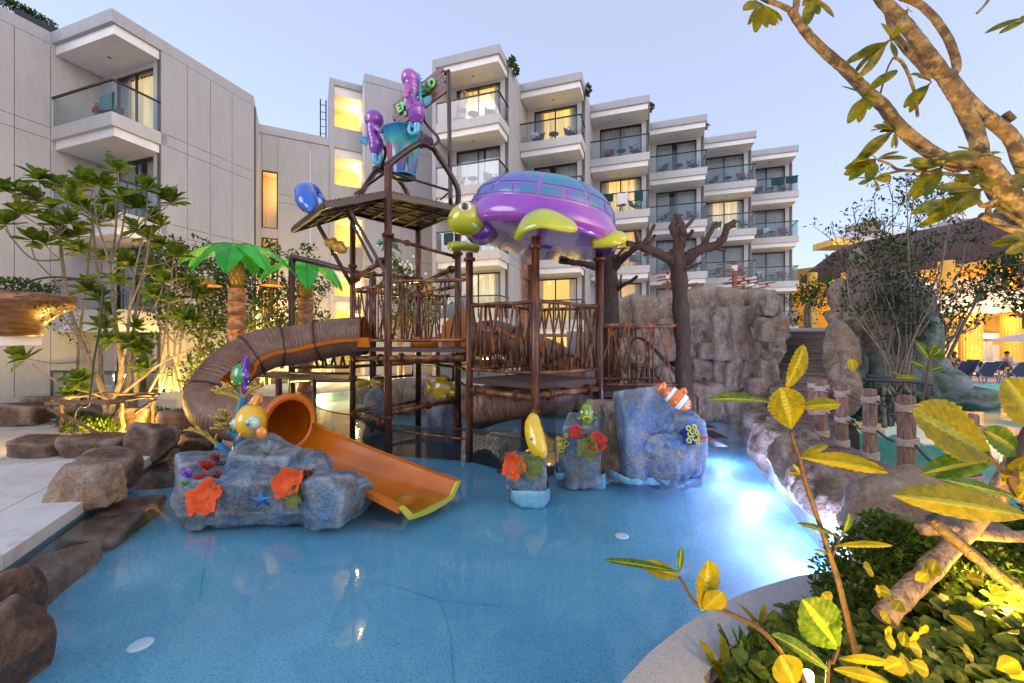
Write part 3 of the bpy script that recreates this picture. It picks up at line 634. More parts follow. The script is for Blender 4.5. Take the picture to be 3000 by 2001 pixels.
m_rkblue = mat('blue_painted_rock', (.12, .165, .23), .5, c2=(.05, .14, .34), sc2=1.6, c3=(.22, .22, .21), sc3=4.0, bump=1, bsc=10, lo=.42, hi=.6, det=10, bdist=.06, grain=(26, .5), pt=[(.46, .497, (.02, .015, .012), .9, 0), (.515, .57, (.40, .45, .5), 0, .55)])
m_skirt = mat('pale_blue_skirt', (.12, .33, .46), .5, c2=(.24, .5, .62), sc2=4, bump=.4, bsc=10)

# --- the big sculpted rock wall
wallr = thing('rock_wall', 'tall sculpted rock wall of brown grey slabs left of the wooden stairs', 'rock wall', (5, 10.6, 0))
ZB = [(190, 330, 380, 720), (370, 320, 640, 640), (500, 350, 700, 640), (640, 270, 960, 600), (390, 600, 610, 900), (600, 540, 830, 910), (820, 480, 1030, 930), (930, 225, 1340, 560), (945, 420, 1150, 790), (1140, 420, 1400, 900),
      (1270, 265, 1560, 600), (1290, 430, 1560, 935), (1500, 265, 1740, 640), (1690, 285, 1880, 500), (1005, 755, 1210, 925), (1530, 610, 1710, 750), (1540, 730, 1745, 945), (1680, 478, 1950, 750), (1750, 698, 1920, 870), (1730, 785, 1910, 985),
      (965, 905, 1150, 1200), (1150, 915, 1240, 1230), (1225, 922, 1425, 1280), (1425, 900, 1690, 1115), (1415, 1095, 1565, 1270), (1130, 1190, 1410, 1545), (1290, 1240, 1630, 1560), (1590, 1105, 1780, 1340), (1670, 910, 1870, 1190), (1540, 1110, 1650, 1230),
      (190, 980, 360, 1270), (345, 990, 570, 1270), (560, 980, 840, 1320), (965, 1180, 1150, 1500), (190, 700, 400, 1000), (-60, 420, 200, 800), (-90, 780, 210, 1250), (350, 880, 640, 1010), (200, 1240, 600, 1500), (600, 1300, 980, 1530), (1120, 480, 1200, 760), (1600, 1300, 1900, 1560)]
for i, (x0, y0, x1, y1) in enumerate(ZB):
    ax, ay, bx, by = x0/3.408+1740, y0/3.408+780, x1/3.408+1740, y1/3.408+780
    cx = (ax+bx)/2; t = (cx-1790)/500; d = 11.4-1.15*t+(.25 if (by < 1000 and cx < 2230) else 0)-(.55 if cx > 2230 else 0)-(.25 if by > 1190 else 0)
    ro = .46+.2*((i*7) % 5)/5 if cx < 2230 else .28; c = P(cx-(0 if cx < 2230 else 14), (ay+by)/2, d)
    rx, rz_ = (bx-ax)/2/FP*d*(1.3 if cx < 2220 else 1.04), (by-ay)/2/FP*d*(1.24 if cx < 2220 else 1.05)
    mm = [m_rkw, m_rkw, m_rko][i % 3] if by < 1150 else m_rkw
    rock(c, (rx, ro, rz_), 100+i, mm, 'rock', wallr, sub=4, facets=26, sharp=26, amp=.09, boxy=.35 if rz_ > .4 else .2, crack=.08, rz=-.1)
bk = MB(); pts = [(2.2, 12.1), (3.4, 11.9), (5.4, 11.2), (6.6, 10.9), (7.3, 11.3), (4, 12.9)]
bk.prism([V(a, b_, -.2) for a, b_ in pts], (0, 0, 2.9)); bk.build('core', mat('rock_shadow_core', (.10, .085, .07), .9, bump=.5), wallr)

# --- boulders along the right pool edge (walkway kerb of rocks)
EDGE = [(2232, 1255, 42, 9.1, .5), (2272, 1318, 55, 7.5, .45), (2325, 1345, 55, 6.15, .40), (2440, 1420, 90, 5.0, .40), (2512, 1500, 55, 4.35, .30), (2655, 1505, 135, 3.85, .48), (2345, 1290, 40, 7.4, .28), (2205, 1215, 38, 9.9, .55), (2350, 1420, 40, 5.5, .22), (2450, 1500, 45, 4.6, .22), (2790, 1560, 110, 3.5, .36)]
for i, (px, py, rr_, d, rz_) in enumerate(EDGE):
    c = P(px, py, d); r = rr_/FP*d*1.12; c.z = max(c.z-.05, .08)
    rock(c, (r*1.12, r*1.05, rz_), 300+i, m_rk if i not in (5,) else m_rko, 'boulder', None,
         ['rounded brown boulder at the far end of the pool kerb near the stairs', 'dark boulder beside the wooden walkway, second from the stairs', 'tall tan boulder at the walkway behind the yellow leaf', 'broad tan boulder in the middle of the pool kerb', 'dark grooved boulder left of the large ochre boulder', 'large ochre boulder lit warm beside the leaning logs', 'small boulder between walkway planks and stairs', 'upright boulder at the foot of the rock wall', 'small wet boulder low at the pool edge', 'wedge shaped boulder low at the water by the bright lamp', 'flat boulder behind the leaning logs at the right'][i],
         'boulder', 'boulders along the right edge of the pool', sub=4, facets=16, sharp=18, amp=.10, crack=.06)
# --- rocks climbing right of the stairs, tall rocks behind the bare bush
STR = [(2445, 1140, 45, 75, 8.0, m_rk), (2440, 1030, 48, 85, 9.2, m_rko), (2470, 960, 45, 60, 10.2, m_rk), (2445, 930, 42, 30, 10.2, m_rkw), (2440, 870, 38, 55, 11, m_rkw), (2505, 860, 50, 120, 10.8, m_rk), (2470, 1080, 45, 90, 9.4, m_rkg)]
gr_ = thing('stair_rocks', 'column of stacked sculpted rocks right of the wooden stairs', 'rock', (7.3, 9.5, 0))
for i, (px, py, wx, wz, d, mm) in enumerate(STR):
    rock(P(px+22, py, d), (wx/FP*d*.98, .34, wz/FP*d*1.05), 340+i, mm, 'rock', gr_, sub=4, facets=16, sharp=10, amp=.1, crack=.05)
TALL = [(2540, 960, 55, 155, 10.3, m_rk), (2600, 900, 45, 90, 10.6, m_rk), (2640, 970, 75, 150, 10.2, m_rkg), (2680, 1040, 50, 150, 9.8, m_rkg), (2560, 1120, 60, 90, 9.9, m_rkg), (2630, 1130, 90, 80, 9.8, m_rkg), (2700, 1100, 40, 90, 9.6, m_rkg), (2690, 920, 35, 70, 10.5, m_rkg)]
gr_ = thing('bush_rocks', 'tall dark grey green sculpted rocks behind the bare branched bush', 'rock', (10.4, 10.3, 0))
for i, (px, py, wx, wz, d, mm) in enumerate(TALL):
    rock(P(px, py, d), (wx/FP*d*1.15, .55, wz/FP*d*1.1), 360+i, mm, 'rock', gr_, sub=4, facets=18, sharp=12, amp=.1, crack=.05)
for i, (px, py, wx, wz, d, lab) in enumerate([(2745, 1125, 75, 62, 9.6, 'big green lit boulder at the turquoise pool below the restaurant'), (2825, 1160, 50, 35, 9.2, 'low dark boulder tapering into the turquoise pool'), (2640, 1180, 60, 45, 9.2, 'mossy boulder at the foot of the bare bush'), (2700, 1080, 50, 40, 9.9, 'pale green boulder behind the big green lit one'), (2560, 1200, 70, 35, 8.8, 'dark green boulder behind the rope posts')]):
    rock(P(px, py, d), (wx/FP*d*1.1, .7, wz/FP*d*1.15), 380+i, m_rkg, 'boulder', None, lab, 'boulder', 'boulders in the turquoise pool', sub=4, facets=16, sharp=10, amp=.08, crack=.03)
# --- left deck rocks
LFT = [(117, 1307, 85, 35, .2, 'flat layered brown boulder at the left of the row on the deck'), (295, 1305, 115, 38, .2, 'long low brown boulder below the tree fence'), (440, 1285, 75, 55, .2, 'square brown boulder at the right end below the tree fence'), (545, 1250, 85, 60, .1, 'large brown boulder on the pool edge right of the tree'),
       (325, 1375, 95, 60, .15, 'dark brown boulder behind the big faceted one at the deck edge'), (253, 1425, 102, 78, .1, 'big faceted tan boulder sitting on the deck edge'), (60, 1213, 85, 38, .2, 'low brown boulder far left near the wall'), (140, 1190, 60, 38, .2, 'rounded dark boulder by the wall behind the tree fence'), (5, 1225, 30, 25, .2, 'small boulder at the left picture edge'),
       (280, 1210, 90, 32, .2, 'low boulder behind the tree fence posts'), (585, 1300, 60, 32, 0, 'low wet boulder in the water beside the painted rock island'), (390, 1225, 60, 35, .2, 'brown boulder behind the fence right of the trunk')]
for i, (px, py, wx, wz, z, lab) in enumerate(LFT):
    g = G(px, py+wz*.92, z-.03); d = g.y+wx/FP*g.y*.5; c = P(px, py, d)
    r = wx/FP*d*.9
    rock(c, (r, r*.6, wz/FP*d*.95), 400+i, m_rkb if i != 5 else m_rko, 'boulder', None, lab, 'boulder', 'brown boulders on the left deck', foot=.0, sub=4, facets=18, sharp=30, amp=.06, boxy=.2, crack=.05)
for i, (px, py, wx, wz, d, rz_, lab) in enumerate([(8, 1735, 62, 80, 3.0, .26, 'brown wet boulder at the left picture edge, upper one'), (15, 1905, 78, 110, 2.6, .30, 'brown wet boulder at the bottom left corner')]):
    c = P(px, py, d); rock(V(c.x-.04, c.y, .06), (wx/FP*d, .30, rz_), 430+i, m_rkb, 'boulder', None, lab, 'boulder', 'wet boulders bottom left', sub=5, facets=12, sharp=12, amp=.09, crack=.02, foot=-.5)
for i, (x, y, rx, ry, lab) in enumerate([(-4.62, 4.75, .30, .62, 'flat dark ledge rock under water beside the deck edge, far one'), (-4.22, 3.55, .28, .62, 'flat dark ledge rock under water beside the deck edge, near one'), (-5.55, 6.6, .35, .6, 'flat ledge rock under water near the painted island')]):
    rock(V(x, y, -.13), (rx, ry, .15), 440+i, m_rkb, 'ledge_rock', None, lab, 'rock', 'ledge rocks under water', rz=.36, sub=4, facets=14, sharp=20, amp=.10, boxy=.3, foot=-.25)
# --- grey rocks at the far side behind the tower
for i, (px, py, wx, wz, d) in enumerate([(1130, 1165, 42, 42, 13.2), (1185, 1160, 36, 45, 12.9), (1225, 1135, 28, 26, 13.1), (1225, 1175, 34, 36, 12.6), (1290, 1160, 40, 45, 12.6), (1345, 1165, 34, 40, 12.4), (1400, 1170, 34, 38, 12.2), (1470, 1175, 44, 36, 12.2), (1560, 1170, 50, 38, 12.2), (1650, 1165, 52, 40, 12.0), (1080, 1150, 40, 30, 14), (1740, 1150, 55, 60, 11.8)]):
    rock(P(px, py, d), (wx/FP*d*1.15, .5, wz/FP*d*1.15), 460+i, m_rkw, 'boulder', None, ['pale grey boulder', 'tall pale grey boulder', 'small pale boulder', 'broad pale boulder', 'tan grey boulder', 'rounded grey boulder', 'pale squat boulder', 'low grey boulder', 'wide grey boulder', 'large grey boulder', 'low dark boulder', 'tall grey boulder'][i]+' on the far edge, '+['left of', 'just left of', 'at the top left of', 'below left of', 'behind', 'right of', 'far right of', 'under the deck right of', 'under the slide right of', 'behind the bridge right of', 'in the corner left of', 'at the rock wall right of'][i]+' the yellow fish', 'boulder', 'far edge boulders', sub=3, facets=14, sharp=12, amp=.08, boxy=.2)

# --- painted rock islands in the pool
def island(name, label, parts, seed, loc):
    t = thing(name, label, 'rock island', loc); kk = .92 if seed == 500 else 1; ctr = V(-2.95, 5.25, .75)
    for i, (c, r, mm, rz, kw) in enumerate(parts):
        c = ctr+(c-ctr)*kk if kk < 1 else c; r = tuple(q_*(kk+.02 if kk < 1 else 1) for q_ in r); k = dict(sub=5, facets=20, sharp=20, amp=.07, crack=.03); k.update(kw)
        rock(c, r, seed+i, mm, 'rock', t, rz=rz, foot=-.21, **k)
    return t
def gz(px, py, d): return P(px, py, d)
i1 = island('painted_rock_island', 'large blue grey painted rock island carrying the big eyed yellow fish and corals', [
    (gz(770, 1410, 5.35), (.50, .42, .50), m_rkgrey, 0, dict(boxy=.2)),
    (gz(778, 1345, 5.5), (.36, .32, .34), m_rkgrey, .4, dict(facets=26)),
    (gz(775, 1445, 5.0), (.54, .32, .29), m_rkgrey, .1, dict(boxy=.3)),
    (gz(585, 1395, 5.3), (.38, .3, .29), m_rkgrey, .5, dict(boxy=.1)),
    (gz(590, 1450, 4.95), (.35, .32, .25), m_rkgrey, .2, dict(boxy=.2)),
    (gz(990, 1450, 5.0), (.48, .34, .26), m_rkgrey, -.2, {}),
    (gz(985, 1450, 4.85), (.38, .30, .25), m_rkgrey, -.3, dict(boxy=.25)),
    (gz(900, 1385, 5.45), (.5, .3, .30), m_rkgrey, -.3, {}),
    (gz(700, 1440, 5.1), (.5, .36, .36), m_rkgrey, .3, {}),
    (V(-3.3, 5.0, -.08), (.6, .36, .17), m_rkblue, .1, dict(amp=.12)), (V(-2.5, 5.0, -.08), (.7, .36, .15), m_rkblue, 0, dict(amp=.12))], 500, (-2.9, 5, -.1))
i2 = island('small_rock_island', 'small dark painted rock in the pool under the yellow fish with orange and green corals', [
    (gz(1545, 1378, 5.6), (.29, .24, .25), m_rkgrey, 0, dict(boxy=.1)), (gz(1545, 1378, 5.6), (.305, .255, .265), m_skirt, 0, dict(boxy=.1, zmax=.04))], 520, (.2, 5.6, -.1))
i3 = island('grey_rock_island', 'grey brown painted rock with red and green plate corals beside the big blue rock', [
    (gz(1765, 1275, 6.55), (.29, .32, .60), m_rkw, .1, dict(boxy=.5)), (gz(1700, 1305, 6.3), (.36, .3, .46), m_rkgrey, -.1, dict(boxy=.2)), (gz(1765, 1275, 6.55)-V(0, 0, .03), (.32, .345, .62), m_skirt, .1, dict(boxy=.5, zmax=.05)), (gz(1700, 1305, 6.3), (.40, .33, .48), m_skirt, -.1, dict(boxy=.2, zmax=.05))], 530, (1.2, 6.4, -.1))
i4 = island('blue_rock_island', 'big blue painted rock with white cracks below the orange striped fish', [
    (gz(1893, 1252, 6.3), (.52, .42, .68), m_rkblue, .2, dict(boxy=.25, facets=14)), (gz(1985, 1285, 6.25), (.38, .40, .50), m_rkblue, -.2, dict(boxy=.1)),
    (gz(1960, 1320, 6.0), (.52, .34, .36), m_rkblue, -.1, {}), (gz(1893, 1252, 6.3), (.55, .45, .72), m_skirt, .2, dict(boxy=.25, facets=14, zmax=.05)), (gz(1960, 1320, 6.0), (.56, .38, .38), m_skirt, -.1, dict(zmax=.05))], 540, (2.2, 6.2, -.1))
# ================================================================== water play tower
m_pipe = mat('painted_log_pipe', (.075, .026, .015), .38, c2=(.24, .085, .022), sc2=1.1, c3=(.02, .009, .007), sc3=2.4, stretch=(9, 9, 1.6), lo=.5, hi=.68, coat=.12, spec=.35)
m_pipeh = mat('painted_log_rail', (.10, .034, .017), .38, c2=(.34, .125, .03), sc2=4.2, c3=(.022, .009, .007), sc3=6, lo=.47, hi=.62, coat=.12, spec=.35)
m_brown = mat('brown_steel', (.045, .015, .012), .34, c2=(.03, .012, .01), sc2=2, coat=.2, spec=.4)
m_deckp = mat('dark_deck_plate', (.05, .022, .02), .5, bump=.1, bsc=60)
m_ora = mat('orange_fibreglass', (.58, .16, .005), .28, c2=(.46, .11, .004), sc2=1.4, coat=.2)
m_oray = mat('yellow_green_rim', (.55, .50, .04), .4, coat=.3)
m_tubew = mat('slide_wood_ribs', (.20, .088, .045), .5, c2=(.10, .05, .035), sc2=3.3, c3=(.30, .20, .15), sc3=8, lo=.42, hi=.62, bump=.2, bsc=40)
m_tub2 = mat('slide_wood_ribs_dark', (.06, .026, .015), .5, c2=(.15, .09, .065), sc2=5)
m_tub3 = mat('slide_wood_ribs_light', (.33, .165, .085), .5, c2=(.16, .09, .065), sc2=5)
m_chain = mat('dark_chain', (.02, .02, .022), .5)
tower = thing('water_play_tower', 'brown log styled steel water play tower with two decks and railings in the pool', 'play tower', (-1, 7.8, 0))
C1, C2, C3, C4 = V(-3.52, 9.05, 0), V(-2.39, 7.9, 0), V(-2.38, 10.4, 0), V(-1.17, 8.85, 0)
C5, C6, C7, C8 = V(-.78, 7.5, 0), V(.37, 6.5, 0), V(1.6, 7.5, 0), V(.38, 8.7, 0)
def pole(p, z0, z1, r, name='column', m=None, n=12): return MB().tube([(p.x, p.y, z0), (p.x, p.y, z1)], r, n).build(name, m or m_pipe, tower)
def flange(b, p, ax, r=.085, t=.022):
    ax = Vector(ax).normalized(); p = Vector(p)
    for s in (-1, 1): b.lathe([(0, -t*.45), (r, -t*.45), (r, t*.45), (0, t*.45)], p+ax*s*t*.55, ax, 14, smooth=False)
    x, y, z = frame(ax)
    for k in range(6): a = k*math.pi/3+.3; q = p+(x*math.cos(a)+y*math.sin(a))*r*.78; b.tube([q-z*.04, q+z*.04], .011, 5)
def pole_f(p, z0, z1, fl, r=.07):
    o = pole(p, z0, z1, r)
    for z in fl: b = MB(); flange(b, (p.x, p.y, z), (0, 0, 1), r*1.62); b.build('flange', m_pipe, o)
    return o
pole_f(C1, -.46, 4.8, [3.66, 1.2], .062); pole_f(C2, -.46, 5.38, [4.05, .55], .072); pole_f(C3, -.46, 4.85, [3.6], .075); pole_f(C4, -.46, 4.8, [3.9, 1.5], .068)
pole_f(C5, -.46, 3.62, [3.5], .068); pole_f(C6, -.46, 3.66, [3.5, .9], .066); pole_f(C7, -.46, 3.62, [3.5], .075); pole_f(C8, -.46, 3.62, [3.3], .06)
for (x, y) in ((-2.95, 9.6), (-1.75, 9.7)): pole(V(x, y, 0), -.46, 1.8, .05)
def railing(a, b, zb, zt, pattern=None, seed=0, ext=0.):
    rr = random.Random(seed); a = Vector(a); b = Vector(b); L = (b-a).length; u = (b-a)/L
    t = MB().tube(smooth_path([a+V(0, 0, zt), a.lerp(b, .35)+V(0, 0, zt+.012), a.lerp(b, .7)+V(0, 0, zt-.01), b+V(0, 0, zt)], 3), .034, 8).build('top_rail', m_pipeh, tower)
    MB().tube(smooth_path([a+V(0, 0, zb), a.lerp(b, .4)+V(0, 0, zb-.01), b+V(0, 0, zb)], 3), .032, 8).build('bottom_rail', m_pipeh, tower)
    n = max(3, int(L/.41+.5)); w = L/n
    for k in range(n):
        x0 = .06+k*w if k == 0 else k*w
        for (p, q) in ((x0, x0+rr.uniform(-.02, .02)), (k*w+.09, (k+1)*w-.07), ((k+1)*w-.09, k*w+.11)):
            if (k+int(seed)) % 3 == 2 and p > q+.05: q = p+rr.uniform(-.04, .04)
            lo = a+u*min(max(p, .04), L-.04)+V(0, 0, zb); hi = a+u*min(max(q, .04), L-.04)+V(0, 0, zt); md = lo.lerp(hi, .5)+u*rr.uniform(-.01, .01)+V(rr.uniform(-.01, .01), 0, 0)
            MB().tube([lo, md, hi], [.019, .016, .018], 6).build('baluster', m_pipeh, tower)
    return t
T1b, T1t = 2.03, 3.12
E1 = V(-.86, 7.52, 0)
railing(C1, C2, T1b, T1t, seed=1); railing(C2, E1, T1b, T1t+.02, seed=2); railing(C1+V(.05, .1, 0), C3, T1b, T1t, seed=3)
railing(C3, V(-1.5, 9.9, 0), T1b, T1t-.0, seed=4)
T2b, T2t = 1.50, 2.64
railing(C5, C6, T2b, T2t, seed=5); railing(C6, C7, T2b, T2t, seed=6); railing(C8, C5, T2b, T2t+.05, seed=8); railing(C8, C7, T2b, T2t, seed=9)
railing(V(1.72, 7.55, 0), V(3.06, 7.58, 0), 1.21, 2.30, seed=10); railing(V(1.75, 8.7, 0), V(3.1, 8.75, 0), 1.21, 2.30, seed=11)
def plate(pts, z, th, name='deck_plate', m=None, par=None): return MB().prism([V(p.x, p.y, z-th) for p in pts], (0, 0, th)).build(name, m or m_deckp, par or tower)
def ccw(pts):
    a = sum(pts[i].x*pts[(i+1) % len(pts)].y-pts[(i+1) % len(pts)].x*pts[i].y for i in range(len(pts))); return pts if a > 0 else pts[::-1]
plate(ccw([C1, C2, E1, C4, C3]), 1.87, .07); plate(ccw([C5, C6, C7, C8]), 1.33, .09)
plate(ccw([V(1.65, 7.5, 0), V(3.2, 7.5, 0), V(3.2, 8.8, 0), V(1.65, 8.8, 0)]), 1.08, .1)
plate(ccw([V(-.8, 8.0, 0), V(-1.15, 8.8, 0), V(-.2, 9.3, 0), V(.3, 8.5, 0)]), 1.6, .08)
def beam_t(a, b, r=.055, fl=(), name='beam'):
    o = MB().tube([a, b], r, 10).build(name, m_pipeh, tower); d = (Vector(b)-Vector(a))
    for t in fl: bb = MB(); flange(bb, Vector(a)+d*t, d, r*1.8, .03); bb.build('flange', m_pipe, o)
    return o
def at(p, z): return V(p.x, p.y, z)
beam_t(at(C1, 1.64), at(C2, 1.66), .055, (.12, .8)); beam_t(at(C2, 1.68), at(E1, 1.7), .055, (.18, .84)); beam_t(at(C1, 1.6), at(C3, 1.6)); beam_t(at(C3, 1.6), at(C4, 1.6)); beam_t(at(C4, 1.6), at(C2, 1.6), .05)
beam_t(at(C1, .42), at(C2, .42), .06, (.12, .85)); beam_t(at(C2, .62), at(C4, .74), .045, (.15, .55, .9)); beam_t(at(C3, .45), at(C4, .5), .045, (.5,)); beam_t(at(C1, .45), at(C3, .5), .045, (.5,))
beam_t(at(C5, 1.12), at(C6, 1.10), .055, (.12, .75)); beam_t(at(C6, 1.14), at(C7, 1.14), .055, (.2, .8)); beam_t(at(C5, 1.05), at(C8, 1.05), .05); beam_t(at(C8, 1.05), at(C7, 1.05), .05)
# upper braces with flanges
beam_t(at(C2, 4.0), at(C4, 3.82), .035, (.25, .95)); beam_t(at(C1, 3.52), at(C3, 3.6), .035, (.3, .8)); beam_t(at(C1, 3.36), at(C2, 3.62), .055, (.1, .8)); beam_t(at(C3, 3.44), at(C4, 3.62), .05, (.12, .85)); beam_t(at(C3, 3.2), at(C4, 3.2), .04)
beam_t(at(C2, .3), at(C5, .2), .02)
for a, b, s in ((C3, C4, 1), (C4, C5, 2), (C1, C3, 3)):   # under-deck pipes
    MB().tube([at(a, 1.45), at(a.lerp(b, .9), 1.45), at(a.lerp(b, .9), 1.15), at(a.lerp(b, .3), 1.15)], .035, 8).build('water_pipe', m_brown, tower)
# roof frame, canopies
ZR = 4.86
roof = thing('tower_canopy', 'brown pole roofed canopy with a lowered left wing on top of the play tower', 'canopy', (-2.4, 9, ZR))
def canopy(q, nr, drop=None):
    q = [Vector(p) for p in q]
    for i in range(nr):
        t = (i+.5)/nr; a = q[0].lerp(q[1], t); b = q[3].lerp(q[2], t)
        MB().tube([a+V(0, 0, .03), b+V(0, 0, .03)], .038, 8).build('roof_pole', m_pipe, roof)
    bb = MB()
    for i in range(4): bb.beam(q[i]-V(0, 0, .03), q[(i+1) % 4]-V(0, 0, .03), .05, .09)
    bb.build('rim_beam', m_brown, roof)
    for k in range(1, 4):
        for (a, b, c, d) in ((0, 1, 3, 2), (0, 3, 1, 2)):
            MB().tube([q[a].lerp(q[b], k/4)-V(0, 0, .05), q[c].lerp(q[d], k/4)-V(0, 0, .05)], .022, 6).build('rafter', m_brown, roof)
    MB().add([p-V(0, 0, .012) for p in q]+[p+V(0, 0, .0) for p in q], [(3, 2, 1, 0), (4, 5, 6, 7), (0, 1, 5, 4), (1, 2, 6, 5), (2, 3, 7, 6), (3, 0, 4, 7)]).build('roof_sheet', m_brown, roof)
canopy([at(C1, ZR), at(C3, ZR+.02), at(C4, ZR)+V(.08, 0, 0), at(C2, ZR)], 20)
WO1, WO2 = V(-3.23, 7.05, 4.36), V(-4.36, 8.12, 4.22)
canopy([WO2, at(C1, ZR), at(C2, ZR), WO1], 15)
for a, b in ((V(-3.05, 7.6, 4.5), at(C2, 3.24)), (V(-3.95, 8.3, 4.4), at(C1, 3.2)), (V(-3.3, 8.15, 4.6), at(C2.lerp(C1, .4), 3.6))):
    MB().beam(a, b, .075, .05).build('strut', m_brown, roof)
# A frames, bucket
frm = thing('bucket_tower', 'bent brown steel A frames over the canopy that hold the tipping bucket', 'frame', (-2.4, 9, ZR))
HA, HB = P(1245, 420, 8.35), P(1112, 498, 9.75)
def rnd(pts, r, m=m_brown, nm='frame_tube', par=None, n=10): return MB().tube(smooth_path(pts, 5), r, n).build(nm, m, par or frm)
rnd([at(C2, ZR-.2), at(C2, 5.3), at(C2, 5.42)+V(.06, .05, .06), HA+V(-.12, -.1, -.06), HA+V(.12, .0, -.07), P(1283, 455, 8.5), P(1338, 545, 8.75), at(C4, 4.95), at(C4, 4.7)], .062)
rnd([at(C1, ZR-.1), at(C1, 4.98), at(C1, 5.08)+V(.08, .06, .08), P(1095, 508, 9.6), HB, P(1148, 512, 9.9), P(1190, 560, 10.3), at(C3, 4.9)], .062)
MB().tube([HA+V(0, 0, .05), HB+V(0, 0, .05)], .05, 10).build('axle', m_brown, frm)
for h in (HA, HB):
    b = MB(); dax = (HB-HA); flange(b, h+V(0, 0, .05)+dax*.0, dax, .12, .05); flange(b, h+V(0, 0, .05)+dax*.06, dax, .1, .05); b.box(h+V(.05, 0, .02), (.22, .16, .14)); b.build('bearing', m_brown, frm)
MB().tube([P(1147, 505, 8.0), P(1316, 558, 8.9)], .028, 8).build('brace', m_brown, frm)
MB().tube([P(1040, 568, 9.0), P(1128, 505, 8.05)], .028, 8).build('brace', m_brown, frm)
MB().tube([P(1325, 555, 8.9), P(1290, 585, 9.4)], .02, 8).build('brace', m_brown, frm)
PT = V(-1.16-.12, 8.95, 0)
pT = P(1314, 215, 8.6); pB = P(1320, 600, 8.72)
rnd([pB, pB.lerp(pT, .5), pT-V(0, 0, .06), pT+V(-.01, 0, 0), pT+V(-.09, 0, .02)], .045, nm='sign_mast')
rnd([P(1230, 328, 8.9), P(1240, 333, 8.85), P(1244, 355, 8.8), P(1262, 378, 8.75), P(1283, 402, 8.7), P(1283, 416, 8.6), P(1262, 430, 8.5)], .03, nm='water_pipe')
rnd([P(1122, 425, 9.4), P(1129, 440, 9.4), P(1127, 460, 9.5), P(1112, 495, 9.6)], .035, nm='water_pipe')
# bucket
BC = P(1181, 440, 9.15); Bz0, Bz1 = 5.68, 6.66
m_bk = mat('bucket_paint', (.01, .25, .45), .22, coat=.8)
_t = m_bk.node_tree; _N = _t.nodes; _L = _t.links; _g = _N.new('ShaderNodeNewGeometry'); _s = _N.new('ShaderNodeSeparateXYZ'); _L.new(_g.outputs['Position'], _s.inputs[0])
_mr = _N.new('ShaderNodeMapRange'); _mr.inputs[1].default_value = Bz0; _mr.inputs[2].default_value = Bz1; _L.new(_s.outputs[2], _mr.inputs[0])
_cr = _N.new('ShaderNodeValToRGB'); _e = _cr.color_ramp.elements; _e[0].position = 0; _e[0].color = (.004, .05, .30, 1); _e[1].position = 1; _e[1].color = (.004, .16, .42, 1)
for ps, cc in ((.22, (.01, .10, .38, 1)), (.45, (.05, .28, .36, 1)), (.68, (.05, .42, .42, 1)), (.85, (.01, .27, .48, 1))): q = _e.new(ps); q.color = cc
_L.new(_mr.outputs[0], _cr.inputs[0]); _L.new(_cr.outputs[0], _N['Principled BSDF'].inputs['Base Color'])
bk = thing('tipping_bucket', 'big blue painted tipping bucket with coral pictures hung between the frames', 'bucket', (BC.x, BC.y, Bz0))
MB().lathe([(0, 0), (.27, 0), (.275, .03), (.345, .5), (.435, .95), (.455, .96), (.46, .99), (.44, 1.0), (.425, .985), (.34, .5), (.26, .06), (0, .05)], (BC.x, BC.y, Bz0), n=40).build('shell', m_bk, bk)
MB().lathe([(.262, -.012), (.285, -.012), (.29, .02), (.27, .03)], (BC.x, BC.y, Bz0), n=40).build('bottom_rim', mat('bucket_base_blue', (.01, .27, .42), .25, coat=.6), bk)
m_cor1 = mat('painted_coral_pink', (.5, .02, .16), .35, coat=.6); m_cor2 = mat('painted_coral_grey', (.12, .22, .28), .35, coat=.6); m_cor3 = mat('painted_seaweed', (.02, .14, .2), .35, coat=.6)
def bsurf(a, z, o=.004):  # point on the bucket at angle a from camera side
    r = lerp(.275, .435, (z-.03)/.92)+o; return V(BC.x+r*math.sin(a), BC.y-r*math.cos(a), Bz0+z)
def bcoral(a0, z0, h, m, seed, nb=5, spread=.5, w=.016):
    rr = random.Random(seed); b = MB()
    def strip(a, z, da, dz, wd):
        n = 5; L_, R_ = [], []
        for i in range(n+1):
            t = i/n; aa = a+da*t+.04*math.sin(t*4+seed); zz = z+dz*t; ww = wd*(1-t*.55)
            L_.append(bsurf(aa-ww/.35, zz)); R_.append(bsurf(aa+ww/.35, zz))
        b.add(L_+R_, [(i, i+1, n+2+i, n+1+i) for i in range(n)]); return a+da, z+dz
    for k in range(nb):
        f = (k-(nb-1)/2)/max(1, nb-1); a, z = strip(a0, z0, f*spread, h*(1-abs(f)*.5), w)
        if h > .12: strip(a0+f*spread*.5, z0+h*.4, rr.choice([-1, 1])*.16, h*.3, w*.7)
    b.build('coral_picture', m, bk)
bcoral(-.72, .28, .42, m_cor1, 1, 5, .5, .02); bcoral(-.55, .1, .3, m_cor1, 2, 3, .3, .02); bcoral(.0, .18, .2, m_cor1, 3, 7, .75, .03); bcoral(-.1, .38, .3, m_cor2, 4, 8, .8, .01); bcoral(.75, .2, .35, m_cor3, 5, 4, .35, .02); bcoral(.5, .3, .32, m_cor2, 6, 6, .7, .01); bcoral(-.95, .12, .4, m_cor3, 7, 3, .3, .018)
